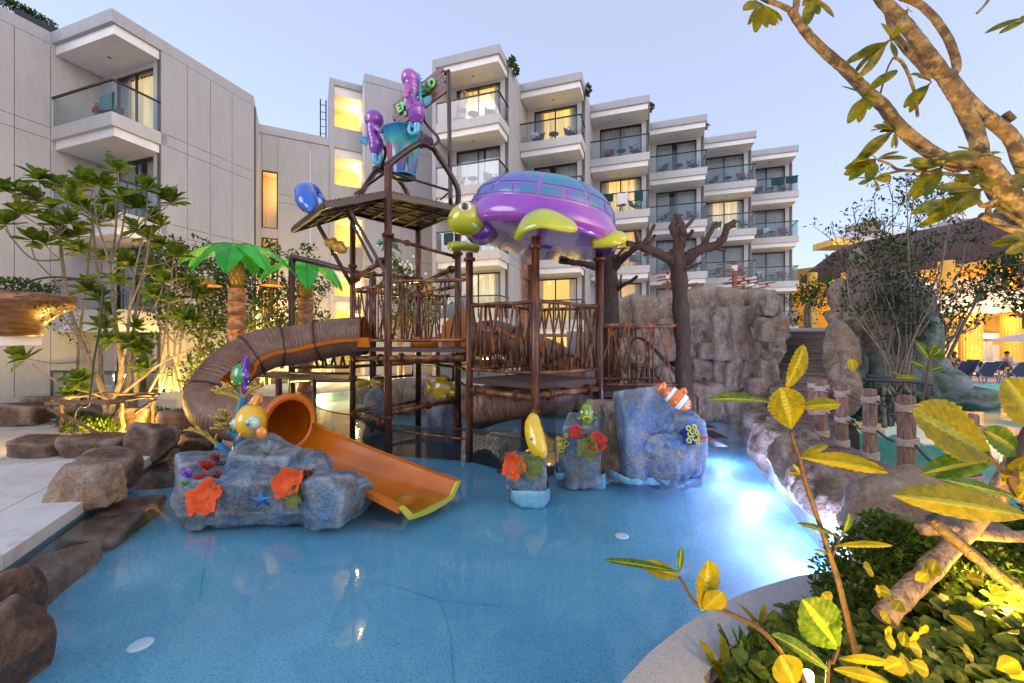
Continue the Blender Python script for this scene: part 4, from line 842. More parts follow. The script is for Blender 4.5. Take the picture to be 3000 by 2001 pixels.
# ------------------------------------------------------------------ sign
m_sign = mat('sign_planks', (.20, .075, .075), .5, c2=(.11, .04, .045), sc2=3.2, stretch=(1, 1, 6), bump=.15, bsc=18, coat=.2)
m_grn = mat('green_letters', (.03, .42, .03), .3, coat=.6); m_grd = mat('dark_letter_edge', (.005, .06, .02), .4)
S0, S1 = P(1157, 345, 9.3), P(1304, 232, 8.75)     # centre line of the sign
sx = (S1-S0).normalized(); sxn = V(sx.x, sx.y, sx.z); sn = sx.cross(V(0, 0, 1)).normalized(); sn = sn if sn.y < 0 else -sn; sup = sn.cross(sx); sup = sup if sup.z > 0 else -sup
LS = (S1-S0).length; sg = thing('welcome_sign', 'slanting purple brown plank sign with raised green letters above the bucket', 'sign', S0.lerp(S1, .5))
for k in range(5):
    o0 = (-.02, .02, -.05, .03, .06)[k]; o1 = (.03, -.03, .0, -.02, .05)[k]; h0, h1 = -.28+k*.115, -.28+(k+1)*.115-.007
    b = MB(); a, c = S0+sx*o0, S1+sx*o1
    q = [a+sup*h0, c+sup*(h0), c+sup*(h1), a+sup*h1]
    b.prism([p-sn*.02 for p in q], sn*.05); b.build('plank', m_sign, sg)
def text3(body, size, org, ex, ey, en, depth, par, name, m, squeeze=1.):
    cu = bpy.data.curves.new(name, 'FONT'); cu.body = body; cu.size = size; cu.extrude = depth; cu.bevel_depth = size*.035; cu.bevel_resolution = 2; cu.offset = size*.03; cu.align_x = 'CENTER'; cu.align_y = 'CENTER'; cu.space_character = 1.05
    o = bpy.data.objects.new(name, cu); COL.objects.link(o); dg = bpy.context.evaluated_depsgraph_get(); me = bpy.data.meshes.new_from_object(o.evaluated_get(dg)); bpy.data.objects.remove(o)
    me.materials.clear(); me.materials.append(m)
    M = Matrix((ex*squeeze, ey, en)).transposed().to_4x4(); M.translation = Vector(org)-OFF[par.name]; me.transform(M)
    o = bpy.data.objects.new(name, me); COL.objects.link(o); o.parent = par; OFF[o.name] = OFF[par.name]; return o
cen = S0.lerp(S1, .47)+sn*.05+sup*.06
for k, ch in enumerate('EMERALD'):
    text3(ch, .27, cen+sx*(-.47+k*.158), sx, sup, sn, .02, sg, 'letter', m_grn, .85)
text3('B', .12, cen-sup*.19+sx*-.36, sx, sup, sn, .012, sg, 'letter', m_grn)
# ------------------------------------------------------------------ left arch pipe with shower flowers, back pole frame
arch = thing('water_arch', 'tall brown pipe arch left of the tower with a flower shaped shower', 'pipe arch', P(855, 1180, 11.4))
a0_, a1_ = P(855, 762, 11.2), P(1092, 812, 10.3)
MB().tube(smooth_path([V(a0_.x, a0_.y, -.46), V(a0_.x, a0_.y, 2), V(a0_.x, a0_.y, a0_.z-.12), a0_+V(.05, 0, .0), a0_+V(.22, -.05, .04), a1_+V(-.2, .1, .06), a1_+V(-.05, 0, 0), V(a1_.x, a1_.y, a1_.z-.15), V(a1_.x, a1_.y, .4)], 5), .085, 12).build('pipe', m_brown, arch)
b = MB(); flange(b, (a0_.x, a0_.y, 3.2), (0, 0, 1), .13, .03); b.build('flange', m_brown, arch)
m_fl_o = mat('flower_orange', (.65, .22, .02), .3, coat=.5); m_fl_g = mat('flower_green', (.12, .35, .02), .35)
def shower(root, hook, tip):
    MB().tube(smooth_path([hook, hook+V(0, 0, .25), (hook+tip)/2+V(0, 0, .42), tip+V(0, 0, .18), tip+V(0, 0, .05)], 5), .022, 8).build('arm', m_brown, root)
    f = MB().lathe([(0, .1), (.06, .1), (.16, .02), (.17, -.02), (0, -.03)], tip, n=20).build('flower_cap', m_fl_o, root)
    b = MB(); n = 32
    b.lathe([(.1, .0)]+[(.30, -.035), (.30, -.045), (.05, -.02)], tip, n=n); b.build('petal_ring', m_fl_o, root)
    MB().ell(tip+V(0, 0, .12), (.055, .055, .05)).build('bud', m_fl_g, root)
shower(arch, P(846, 880, 11.2), P(797, 832, 11.1))
# low frame between arch and tower
lowf = thing('stepping_frame', 'low brown pipe bridge with a plate and slanted struts between the palm and the tower', 'bridge', P(930, 1200, 10.5))
for (x0, y0, x1, y1, d0, d1, r) in ((770, 980, 1030, 984, 11, 9.8, .035), (850, 1075, 1045, 1074, 11, 9.8, .045), (855, 1113, 1040, 1113, 10.6, 9.8, .055), (850, 1092, 1040, 1094, 10.2, 9.6, .03)):
    MB().tube([P(x0, y0, d0), P(x1, y1, d1)], r, 8).build('rail', m_brown, lowf)
plate(ccw([P(740, 1100, 10.8), P(1035, 1100, 9.5), P(1035, 1100, 11.2), P(800, 1100, 12.2)]), 1.12, .06, 'plate', m_deckp, lowf)
for k in range(9):
    x = 930+k*13.5; MB().tube([P(x, 1074, 10.3), P(x+(14 if k % 2 else -14), 1000, 10.3)], .03, 6).build('strut', m_brown, lowf)
for x in (817, 921, 1090): MB().tube([V(P(x, 1100, 10).x, 10, -.46), V(P(x, 1100, 10).x, 10, 1.1)], .075 if x < 900 else .045, 8).build('post', m_brown, lowf)
# ------------------------------------------------------------------ net with chain round the tower foot
m_net = bpy.data.materials.new('net_mesh'); m_net.use_nodes = True; N_ = m_net.node_tree.nodes; L_ = m_net.node_tree.links; N_.clear()
o_ = N_.new('ShaderNodeOutputMaterial'); g_ = N_.new('ShaderNodeTexCoord'); mp_ = N_.new('ShaderNodeMapping'); mp_.inputs['Rotation'].default_value = (0, 0, rad(45)); L_.new(g_.outputs['UV'], mp_.inputs[0])
sp_ = N_.new('ShaderNodeSeparateXYZ'); L_.new(mp_.outputs[0], sp_.inputs[0]); outs = []
for k in (0, 1):
    w_ = N_.new('ShaderNodeMath'); w_.operation = 'FRACT'; L_.new(sp_.outputs[k], w_.inputs[0]); c_ = N_.new('ShaderNodeMath'); c_.operation = 'LESS_THAN'; c_.inputs[1].default_value = .22; L_.new(w_.outputs[0], c_.inputs[0]); outs.append(c_)
mxm = N_.new('ShaderNodeMath'); mxm.operation = 'MAXIMUM'; L_.new(outs[0].outputs[0], mxm.inputs[0]); L_.new(outs[1].outputs[0], mxm.inputs[1])
tr_ = N_.new('ShaderNodeBsdfTransparent'); df_ = N_.new('ShaderNodeBsdfDiffuse'); df_.inputs[0].default_value = (.03, .03, .03, 1); ms_ = N_.new('ShaderNodeMixShader')
L_.new(mxm.outputs[0], ms_.inputs[0]); L_.new(tr_.outputs[0], ms_.inputs[1]); L_.new(df_.outputs[0], ms_.inputs[2]); L_.new(ms_.outputs[0], o_.inputs[0])
net = thing('safety_net', 'dark diamond net on chains closing off the water under the tower', 'net', (-1.5, 8.3, 0))
def netseg(a, b, z0, z1, sag=.04):
    L = (b-a).length; n = max(4, int(L/.12)); vs = []; fs = []
    for i in range(n+1):
        t = i/n; p = a.lerp(b, t); s = sag*4*t*(1-t); vs += [V(p.x, p.y, z0), V(p.x, p.y, z1-s)]
    fs = [(2*i, 2*i+2, 2*i+3, 2*i+1) for i in range(n)]
    mb_ = MB().add(vs, fs); o = mb_.build('mesh_panel', m_net, net); uv = o.data.uv_layers.new(name='UVMap')
    for p in o.data.polygons:
        for li, vi in zip(p.loop_indices, p.vertices): t = (vi//2)/n; uv.data[li].uv = (t*L/.028, (z1 if vi % 2 else z0)/.028)
    c = MB(); path = [V(a.lerp(b, i/n).x, a.lerp(b, i/n).y, z1-sag*4*(i/n)*(1-i/n)) for i in range(n+1)]; c.tube(path, .012, 5)
    k = int(L/.05)
    for i in range(k): t = (i+.5)/k; p = a.lerp(b, t); c.box((p.x, p.y, z1-sag*4*t*(1-t)), (.03, .012, .034) if i % 2 else (.022, .03, .016))
    c.build('chain', m_chain, net, kind='stuff')
    MB().tube([V(p.x, p.y, z0+.02) for p in (a, b)], .008, 5).build('lower_rope', m_chain, net)
netseg(C1, C2, -.4, .36); netseg(C2, C5, -.2, .40, .02); netseg(C5, C6+V(-.05, .1, 0), -.2, .42); netseg(V(-5.0, 10.3, 0), C1, -.2, .38); netseg(C3, C1, -.2, .4); netseg(C5, V(1.0, 9.4, 0), -.2, .5)
MB().poly([[(p.x, p.y) for p in (C1, C2, C5, C6, C7, V(2.3, 8.6, 0), V(1.0, 9.8, 0), V(-1.0, 10.2, 0), C3)]], -.185).build('floor_shade', mat('under_deck_shade', (.018, .045, .07), .7), tower)  # dark sheet on the pool floor, painted shade under the decks
# ------------------------------------------------------------------ tube slides
def slide(name, label, path, R0, body_mats, flanges, seam_side, open_seg=None, loc=None, n=28, close_top=True):
    t = thing(name, label, 'slide', loc or path[0]); pts = smooth_path(path, 8); m = len(pts); ribs = 6
    P2 = []; 
    for i in range(m-1):
        for k in range(ribs): P2.append(pts[i].lerp(pts[i+1], k/ribs))
    P2.append(pts[-1]); m = len(P2)
    fr = []
    for i in range(m):
        d = (P2[min(i+1, m-1)]-P2[max(i-1, 0)]).normalized(); x = d.cross(V(0, 0, 1)).normalized(); fr.append((d, x, x.cross(d)))
    fl = [int(f*(m-1)) for f in flanges]; bounds = [0]+fl+[m-1]
    for s in range(len(bounds)-1):
        i0, i1 = bounds[s], bounds[s+1]
        if i1 <= i0: continue
        vs = []; fs = []; idx = {}
        for i in range(i0, i1+1):
            d, x, y = fr[i]
            for k in range(n):
                a = 2*math.pi*k/n; rr = R0*(1+(.012 if i % 2 else -.006)); vs.append(P2[i]+(x*math.cos(a)+y*math.sin(a))*rr)
            for k in range(n):
                a = 2*math.pi*k/n; vs.append(P2[i]+(x*math.cos(a)+y*math.sin(a))*R0*.94)
        def opn(i, k):
            if open_seg is None: return False
            f0, f1, k0, k1 = open_seg; f = i/(m-1); return f0 <= f < f1 and (k0 <= k < k1 if k0 < k1 else (k >= k0 or k < k1))
        b = MB(); b.v = [tuple(v) for v in vs]
        for i in range(i1-i0):
            for k in range(n):
                if opn(i+i0, k): continue
                o0, o1 = i*2*n, (i+1)*2*n; k2 = (k+1) % n
                b.f.append((o0+k, o0+k2, o1+k2, o1+k)); b.m.append((0, 2, 3)[((i+i0)*7919+(k//7)*31) % 3]); b.s.append(True)
                b.f.append((o0+n+k2, o0+n+k, o1+n+k, o1+n+k2)); b.m.append(1); b.s.append(True)
        b.build('tube_section', [body_mats[s % len(body_mats)], m_ora, m_tub2, m_tub3], t)
    for f in fl:
        d, x, y = fr[f]; c = MB(); 
        ring = lambda r, o: [P2[f]+d*o+(x*math.cos(2*math.pi*k/n)+y*math.sin(2*math.pi*k/n))*r for k in range(n)]
        vs = ring(R0, -.014)+ring(R0*1.12, -.014)+ring(R0*1.12, .014)+ring(R0, .014)
        c.add(vs, [(q*n+k, q*n+(k+1) % n, (q+1)*n+(k+1) % n, (q+1)*n+k) for q in range(3) for k in range(n)]); c.build('flange', mat('slide_flange', (.05, .03, .025), .5) if 'slide_flange' not in MATS else MATS['slide_flange'], t)
    # orange seam strip
    a = seam_side; sp = MB(); q = []
    for i in range(int(m*.0), int(m*.52)):
        d, x, y = fr[i]; q.append((P2[i], x, y, d))
    L1 = [p+(x*math.cos(a)+y*math.sin(a))*R0*1.03 for p, x, y, d in q]; L2 = [p+(x*math.cos(a+.16)+y*math.sin(a+.16))*R0*1.03 for p, x, y, d in q]
    L3 = [p+(x*math.cos(a)+y*math.sin(a))*R0*1.10 for p, x, y, d in q]; L4 = [p+(x*math.cos(a+.16)+y*math.sin(a+.16))*R0*1.10 for p, x, y, d in q]
    k = len(q); sp.add(L1+L2+L4+L3, [(r*k+i, r*k+i+1, ((r+1) % 4)*k+i+1, ((r+1) % 4)*k+i) for r in range(4) for i in range(k-1)]); sp.build('seam_strip', m_ora, t)
    return t, P2, fr
PA = [V(-3.25, 9.1, 2.13), V(-3.9, 9.05, 2.08), V(-4.65, 8.85, 1.92), P(790, 1020, 8.55), P(700, 1062, 8.15), P(645, 1115, 7.7), P(622, 1165, 7.5), P(645, 1205, 7.35), P(735, 1228, 7.2), P(845, 1240, 6.75)]
m_tubeb = mat('slide_bark_tiles', (.25, .105, .06), .45, c2=(.12, .06, .045), sc2=2.6, c3=(.36, .20, .14), sc3=5, lo=.4, hi=.62, crack=(5.5, .035, (.03, .018, .012)), bump=.2)
sl, SP, SF = slide('tube_slide', 'curving brown ribbed tube slide ending in an orange chute at the rock island', PA, .42, [m_tubew, m_tubeb, m_tubew, m_tubew], [.16, .29, .40, .62], math.pi+.12, (.50, .66, 11, 17))
# mouth ring and open chute
d, x, y = SF[-1]; E = SP[-1]; n = 32
ring = lambda r, o: [E+d*o+(x*math.cos(2*math.pi*k/n)+y*math.sin(2*math.pi*k/n))*r for k in range(n)]
MB().add(ring(.385, -.01)+ring(.50, -.01)+ring(.50, .05)+ring(.385, .05), [(q*n+k, q*n+(k+1) % n, ((q+1) % 4)*n+(k+1) % n, ((q+1) % 4)*n+k) for q in range(4) for k in range(n)], True).build('mouth_ring', m_ora, sl)
ch0, ch1 = E+V(0, 0, 0), V(-1.0, 5.08, .2); N1 = 14
def prof(w, h, f):   # chute cross-section : u across, v up; f = flatness
    pr = []
    for k in range(13):
        a = math.pi*(k/12); uu = -math.cos(a); vv = -math.sin(a)
        pr.append((uu*w, vv*h if f == 0 else lerp(vv, -min(1, (1-abs(uu))*3.2), f)*h))
    return pr
cb = MB(); rows = []; ct = [0, .12, .3, .5, .7, .85, 1]
dirc = (V(ch1.x, ch1.y, 0)-V(E.x, E.y, 0)).normalized(); xc = V(dirc.y, -dirc.x, 0)
for t in ct:
    c = E.lerp(ch1, t); ztop = lerp(E.z-.05, .13, min(1, t*1.0)**.8); hh = lerp(.36, .16, t); ww = lerp(.40, .47, t); ff = min(1, t*1.3)
    rows.append([V(c.x, c.y, ztop)+xc*u_+V(0, 0, v_) for u_, v_ in prof(ww, hh, ff)])
def skin(rows, off): return [p for r in rows for p in r]
k = 13; vs = [p for r in rows for p in r]; low = []
for r in rows:
    cc = sum(r, V(0, 0, 0))/len(r)+V(0, 0, .12)
    low += [p+(p-cc).normalized()*.035-V(0, 0, .0) for p in r]
m_ = len(rows); fs = [(i*k+j, i*k+j+1, (i+1)*k+j+1, (i+1)*k+j) for i in range(m_-1) for j in range(k-1)]
cb.add(vs, fs, True); cb.add(low, [tuple(reversed(f)) for f in fs], True)
cb.build('chute', m_ora, sl)
for sgn, jj in ((-1, 0), (1, 12)):
    b = MB(); a = [r[jj] for r in rows]; L1 = [p+xc*sgn*-.005+V(0, 0, .0) for p in a]; L2 = [p+xc*sgn*.075 for p in a]; L3 = [p+V(0, 0, -.07) for p in L2]; L4 = [p+V(0, 0, -.07) for p in L1]
    q = len(a); b.add(L1+L2+L3+L4, [(r*q+i, r*q+i+1, ((r+1) % 4)*q+i+1, ((r+1) % 4)*q+i) for r in range(4) for i in range(q-1)]+[(0, q, 2*q, 3*q), (4*q-1, 3*q-1, 2*q-1, q-1)]); b.build('side_lip', m_ora, sl)
er = rows[-1]; b = MB(); o2 = [p+(p-(sum(er, V(0, 0, 0))/13+V(0, 0, .15))).normalized()*.075 for p in er]; f2 = [p+dirc*.03 for p in er]; f3 = [p+dirc*.03 for p in o2]
b.add(er+o2+f3+f2, [(r*13+i, r*13+i+1, ((r+1) % 4)*13+i+1, ((r+1) % 4)*13+i) for r in range(4) for i in range(12)]+[(0, 13, 26, 39), (51, 38, 25, 12)]); b.build('end_lip', m_oray, sl)
for (q, zz) in ((P(690, 1290, 7.0), .45), (P(640, 1290, 7.2), .75)): MB().tube([V(q.x, q.y, -.46), V(q.x, q.y, zz)], .05, 8).build('support', m_brown, sl)
PB = [V(-1.2, 9.4, 2.1), V(-.7, 9.9, 2.05), P(1450, 985, 10.1), P(1530, 1015, 9.9), P(1615, 1050, 9.5), P(1655, 1090, 9.0), P(1630, 1140, 8.5), P(1545, 1160, 8.15), P(1450, 1180, 8.1), P(1400, 1200, 8.5)]
sl2, _, _ = slide('second_tube_slide', 'second brown tube slide curling behind and under the right hand deck', PB, .40, [m_tubew, m_tubeb, m_tubew], [.14, .30, .55, .78], .4)
MB().prism([V(-1.55, 9.0, 1.88), V(-.9, 9.1, 1.88), V(-.9, 9.13, 2.75), V(-1.3, 9.05, 2.6), V(-1.55, 9.02, 2.35)], (.0, .05, 0)).build('entry_panel', m_ora, sl2)
MB().lathe([(.28, 0), (.3, .0), (.3, .22), (.28, .22)], (-1.9, 8.9, 1.88), n=24).build('entry_ring', m_ora, sl2)
MB().box((-3.1, 8.55, 1.98), (.5, .04, .2), Matrix.Rotation(-.78, 3, 'Z')).build('entry_panel', m_ora, sl)
# handrails of the steps at the bridge end
hr = thing('pool_steps', 'steel steps with bent dark handrails between the bridge and the rock wall', 'steps', (3.2, 8.6, 0))
for (pts) in ([(2040, 1120, 8.2), (2047, 1175, 8.2), (2047, 1235, 8.2)], ):
    pass
def hrail(y, x0): 
    MB().tube(smooth_path([V(x0, y, 1.1), V(x0, y, 1.95), V(x0+.35, y, 1.98), V(x0+1.25, y, .95), V(x0+1.32, y, .8), V(x0+1.32, y, -.2)], 4), .022, 8).build('handrail', m_brown, hr)
    MB().tube([V(x0+.0, y, 1.5), V(x0+.35, y, 1.5), V(x0+1.3, y, .4)], .018, 6).build('handrail', m_brown, hr)
    MB().tube([V(x0+.36, y, 1.05), V(x0+.36, y, 1.95)], .018, 6).build('handrail', m_brown, hr)
hrail(8.1, 2.35); hrail(9.0, 2.6)
for k in range(5): MB().box((3.25+.22*k, 8.5, .85-.19*k), (.26, .9, .04)).build('step', m_deckp, hr)
# ================================================================== turtle roof, bare trees, fish and corals
m_pur = mat('turtle_purple', (.20, .03, .38), .2, c2=(.32, .08, .44), sc2=1.2, coat=1.)
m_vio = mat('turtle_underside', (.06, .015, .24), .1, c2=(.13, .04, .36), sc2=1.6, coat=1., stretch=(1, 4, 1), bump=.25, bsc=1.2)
m_tealsh = mat('turtle_shell_teal', (.015, .23, .33), .33, c2=(.14, .10, .42), sc2=1.3, coat=.25)
m_line = mat('turtle_shell_seam', (.28, .10, .42), .3, coat=.8)
m_ylg = mat('turtle_skin', (.50, .48, .008), .2, c2=(.36, .44, .01), sc2=2.2, coat=1.)
m_eyew = mat('eye_white', (.72, .68, .62), .15, coat=1.); m_eyeb = mat('eye_black', (.008, .006, .005), .08, coat=1.); m_eyebr = mat('eye_brown', (.12, .04, .01), .12, coat=1.)
TC = V(.5, 7.35, 3.86)
tur = thing('turtle_roof', 'giant purple turtle with teal shell and yellow green flippers as a roof on four posts', 'turtle', TC)
RX, RY = 1.33, 1.22
def TM(p): return Matrix.Rotation(.12, 3, 'Y') @ Vector(p)
def rimz(a): return .20+.0*math.sin(a)
def upper(a, t):  # t 0 rim -> 1 top
    r = math.cos(t*math.pi/2)**.85; return V(RX*r*math.cos(a), RY*r*math.sin(a), .12+.83*math.sin(t*math.pi/2)**1.05)
b = MB(); N = 48   # purple skirt between underside and shell
prof_ = [(.97, -.12), (1.03, -.07), (1.055, .02), (1.04, .12), (1.0, .22), (.965, .30)]
vs = [TC+TM((RX*r*math.cos(2*math.pi*k/N), RY*r*math.sin(2*math.pi*k/N), z+.10*max(0, -math.cos(2*math.pi*k/N)))) for r, z in prof_ for k in range(N)]
b.add(vs, [(i*N+k, i*N+(k+1) % N, (i+1)*N+(k+1) % N, (i+1)*N+k) for i in range(len(prof_)-1) for k in range(N)], True); b.build('shell_rim', m_pur, tur)
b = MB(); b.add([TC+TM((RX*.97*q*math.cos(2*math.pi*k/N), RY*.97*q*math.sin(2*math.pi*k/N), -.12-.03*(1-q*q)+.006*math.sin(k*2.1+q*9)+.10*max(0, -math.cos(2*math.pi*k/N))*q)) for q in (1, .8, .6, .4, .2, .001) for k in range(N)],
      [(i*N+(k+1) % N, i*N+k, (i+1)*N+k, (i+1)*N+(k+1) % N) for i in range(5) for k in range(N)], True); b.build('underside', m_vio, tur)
def dome(a, t, o=0):
    r = math.cos(t*math.pi/2)**.8; z = .30+.68*math.sin(t*math.pi/2); p = V((RX*.965+o)*r*math.cos(a), (RY*.965+o)*r*math.sin(a), z+o+.10*max(0, -math.cos(a))*(1-t)); return TC+TM(p)
b = MB(); b.grid(lambda i, j: dome(i*2*math.pi, j*.999), 48, 12); b.build('shell_dome', m_line, tur)
rings_ = [(.02, .20, 20), (.215, .60, 10), (.615, .98, 5)]
for t0, t1, nn in rings_:
    for k in range(nn):
        a0, a1 = 2*math.pi*k/nn+.2, 2*math.pi*(k+1)/nn+.2; g = .018/(1-t0*.75)
        MB().grid(lambda i, j: dome(lerp(a0+g, a1-g, i), lerp(t0+.012, t1-.012, j), .006*min(1, 6*min(i, 1-i)+.3)*min(1, 6*min(j, 1-j)+.3)+.003), 7, 4).build('shell_plate', m_tealsh, tur)
HC = P(1366, 642, 6.75)
hd = MB(); 
def headfn(i, j):
    a = i*2*math.pi; t = j*math.pi; p = V(-math.cos(t)*.31, math.sin(t)*math.cos(a)*.28, math.sin(t)*math.sin(a)*.265)
    if p.z > 0: p.z *= 1.0
    f = max(0, -p.x/.31); p.z -= .05*f*f; 
    m_ = math.exp(-((p.z+.08+.12*f)/.02)**2)*.02*f; p *= (1-m_)
    return HC+Matrix.Rotation(.15, 3, 'Z') @ p
hd.grid(headfn, 32, 20); H_ = hd.build('head', m_ylg, tur)
MB().tube([HC+V(.15, .05, .0), TC+TM((-1.05, -.12, .05))], [.22, .34], 18).build('neck', m_pur, tur)
for sy in (-1, 1):
    e = HC+Matrix.Rotation(.15, 3, 'Z') @ V(-.02, sy*.235, .12); ey = MB().ell(e, (.115, .05, .095), Matrix.Rotation(.15, 3, 'Z')).build('eye', m_eyew, tur)
    MB().ell(e+V(-.01, sy*.035, .005), (.06, .03, .062)).build('iris', m_eyebr, ey); MB().ell(e+V(-.015, sy*.055, .01), (.03, .02, .03)).build('pupil', m_eyeb, ey)
MB().tube(smooth_path([HC+V(-.31, -.02, -.06), HC+V(-.46, -.15, -.05), HC+V(-.16, -.225, -.03), HC+V(-.08, -.25, -.045)], 4), .006, 5).build('mouth', mat('mouth_line', (.22, .2, .03), .4), tur)
def flipper(pts, wid, th, up, name='flipper'):
    pts = smooth_path(pts, 5); b = MB(); n = 16; m = len(pts); vs = []
    for i, p in enumerate(pts):
        t = i/(m-1); w = wid(t); d = (pts[min(i+1, m-1)]-pts[max(0, i-1)]).normalized(); z = Vector(up); x = d.cross(z).normalized(); y = x.cross(d)
        for k in range(n): a = 2*math.pi*k/n; vs.append(p+x*math.cos(a)*w+y*math.sin(a)*min(th, w*.6))
    b.add(vs, [(i*n+k, i*n+(k+1) % n, (i+1)*n+(k+1) % n, (i+1)*n+k) for i in range(m-1) for k in range(n)]+[tuple(reversed(range(n))), tuple((m-1)*n+k for k in range(n))], True)
    return b.build(name, m_ylg, tur)
wf = lambda t: .02+.235*math.sin(math.pi*min(1, .14+.86*t))**.75
flipper([P(1518, 690, 6.2), P(1540, 655, 6.02), P(1590, 638, 5.9), P(1650, 655, 5.88), P(1692, 674, 5.9)], wf, .075, (.05, -.75, .66))
flipper([P(1400, 728, 8.3), P(1350, 720, 8.2), P(1316, 722, 8.1)], lambda t: .10+.14*math.sin(math.pi*(.25+.7*t)), .1, (0, -.2, 1))
flipper([P(1735, 705, 6.7), P(1785, 700, 6.65), P(1822, 696, 6.6), P(1834, 695, 6.6)], lambda t: .02+.19*math.sin(math.pi*min(1, .3+.68*t))**.8, .14, (0, -.5, .8))
flipper([P(1690, 742, 8.6), P(1715, 742, 8.6), P(1738, 738, 8.6)], lambda t: .03+.1*math.sin(math.pi*(.2+.7*t)), .06, (0, -.4, 1))
# ------------------------------------------------------------------ bare sculpted trees
m_bark = mat('sculpted_bark', (.036, .014, .010), .6, c2=(.02, .009, .007), sc2=2.2, c3=(.085, .035, .024), sc3=5, stretch=(5, 5, 1.2), lo=.45, hi=.62, bump=.8, bsc=6, coat=0, bdist=.03)
def branch(t, pts, r0, r1, n=10, name='branch', m=None, rough=.12, seed=0, sub=5):
    rr = random.Random(seed); q = smooth_path(pts, sub); k = len(q); rs = [lerp(r0, r1, (i/(k-1))**.8)*(1+rr.uniform(-rough, rough)) for i in range(k)]
    q = [p+V(rr.uniform(-1, 1), rr.uniform(-1, 1), rr.uniform(-1, 1))*r0*rough*.7 for p in q]
    return MB().tube(q, rs, n).build(name, m or m_bark, t)
def pts(*a): return [P(*x) for x in a]
t1 = thing('bare_tree', 'sculpted dark brown bare tree at the end of the bridge, the larger one', 'sculpted tree', (3.2, 7.7, -.46))
branch(t1, [V(3.30, 7.6, -.46), V(3.22, 7.62, 1.0), V(3.18, 7.65, 2.2), V(3.14, 7.7, 3.2), V(3.1, 7.7, 3.75)], .135, .15, 16, 'trunk', seed=1)
B1 = [((1982, 760, 7.7), (1988, 705, 7.7), (1975, 680, 7.8), (1970, 660, 7.9), (1985, 640, 8.0), (1993, 633, 8), .11, .035), ((1995, 720, 7.7), (2000, 690, 7.6), (1998, 660, 7.5), (1990, 640, 7.5), (1975, 626, 7.5), .09, .03), ((2000, 700, 7.7), (2020, 690, 7.6), (2030, 672, 7.6), .05, .03), ((2000, 675, 7.7), (2018, 655, 7.7), (2030, 642, 7.7), .045, .03), ((1985, 690, 7.8), (1983, 660, 7.9), (1985, 650, 7.9), .05, .03),
      ((1975, 765, 7.7), (1935, 745, 7.6), (1890, 728, 7.5), (1862, 718, 7.5), (1835, 714, 7.5), .11, .05), ((1880, 725, 7.5), (1900, 690, 7.5), (1918, 657, 7.5), .055, .03), ((1870, 720, 7.5), (1865, 690, 7.4), (1862, 672, 7.4), .04, .03), ((1895, 722, 7.5), (1912, 700, 7.6), (1920, 686, 7.6), .04, .025), ((1925, 745, 7.6), (1905, 742, 7.5), (1886, 748, 7.5), .035, .025),
      ((2005, 765, 7.7), (2050, 730, 7.5), (2095, 718, 7.4), (2120, 695, 7.3), (2130, 665, 7.2), (2155, 648, 7.2), .12, .04), ((2060, 722, 7.5), (2075, 690, 7.5), (2090, 665, 7.5), (2100, 655, 7.5), .06, .03), ((2120, 685, 7.3), (2140, 665, 7.3), (2156, 662, 7.3), .035, .025), ((2095, 715, 7.4), (2110, 730, 7.3), (2127, 733, 7.3), .04, .03), ((2005, 790, 7.6), (2030, 780, 7.5), (2055, 768, 7.4), .04, .025)]
for i, bb in enumerate(B1): branch(t1, [P(*x) for x in bb[:-2]], bb[-2], bb[-1], 9, seed=i+3)
t2 = thing('bare_tree', 'sculpted bare tree behind the turtle right post, the smaller left one', 'sculpted tree', (2.15, 9.0, -.46))
branch(t2, [V(2.2, 9.0, -.46), V(2.15, 9.0, 1.5), V(2.12, 9.0, 3.0), V(2.1, 9.0, 3.9)], .24, .19, 14, 'trunk', seed=30)
B2 = [((1782, 800, 9), (1740, 780, 8.8), (1690, 770, 8.6), (1640, 766, 8.4), .10, .05), ((1760, 790, 8.9), (1720, 775, 8.9), (1680, 765, 9), (1650, 750, 9), .07, .03), ((1782, 790, 9), (1790, 750, 9), (1795, 720, 9), (1780, 690, 9), .09, .04), ((1785, 800, 9), (1820, 760, 8.8), (1850, 735, 8.6), (1880, 710, 8.5), .11, .05), ((1805, 770, 8.9), (1812, 745, 8.8), (1830, 725, 8.8), .04, .025), ((1790, 760, 9), (1770, 735, 9.1), (1755, 725, 9.2), .05, .03),
      ((1795, 860, 9), (1820, 838, 8.8), (1845, 825, 8.7), (1868, 808, 8.6), .06, .03), ((1820, 838, 8.8), (1818, 822, 8.8), (1820, 805, 8.8), .03, .02)]
for i, bb in enumerate(B2): branch(t2, [P(*x) for x in bb[:-2]], bb[-2], bb[-1], 9, seed=i+43)
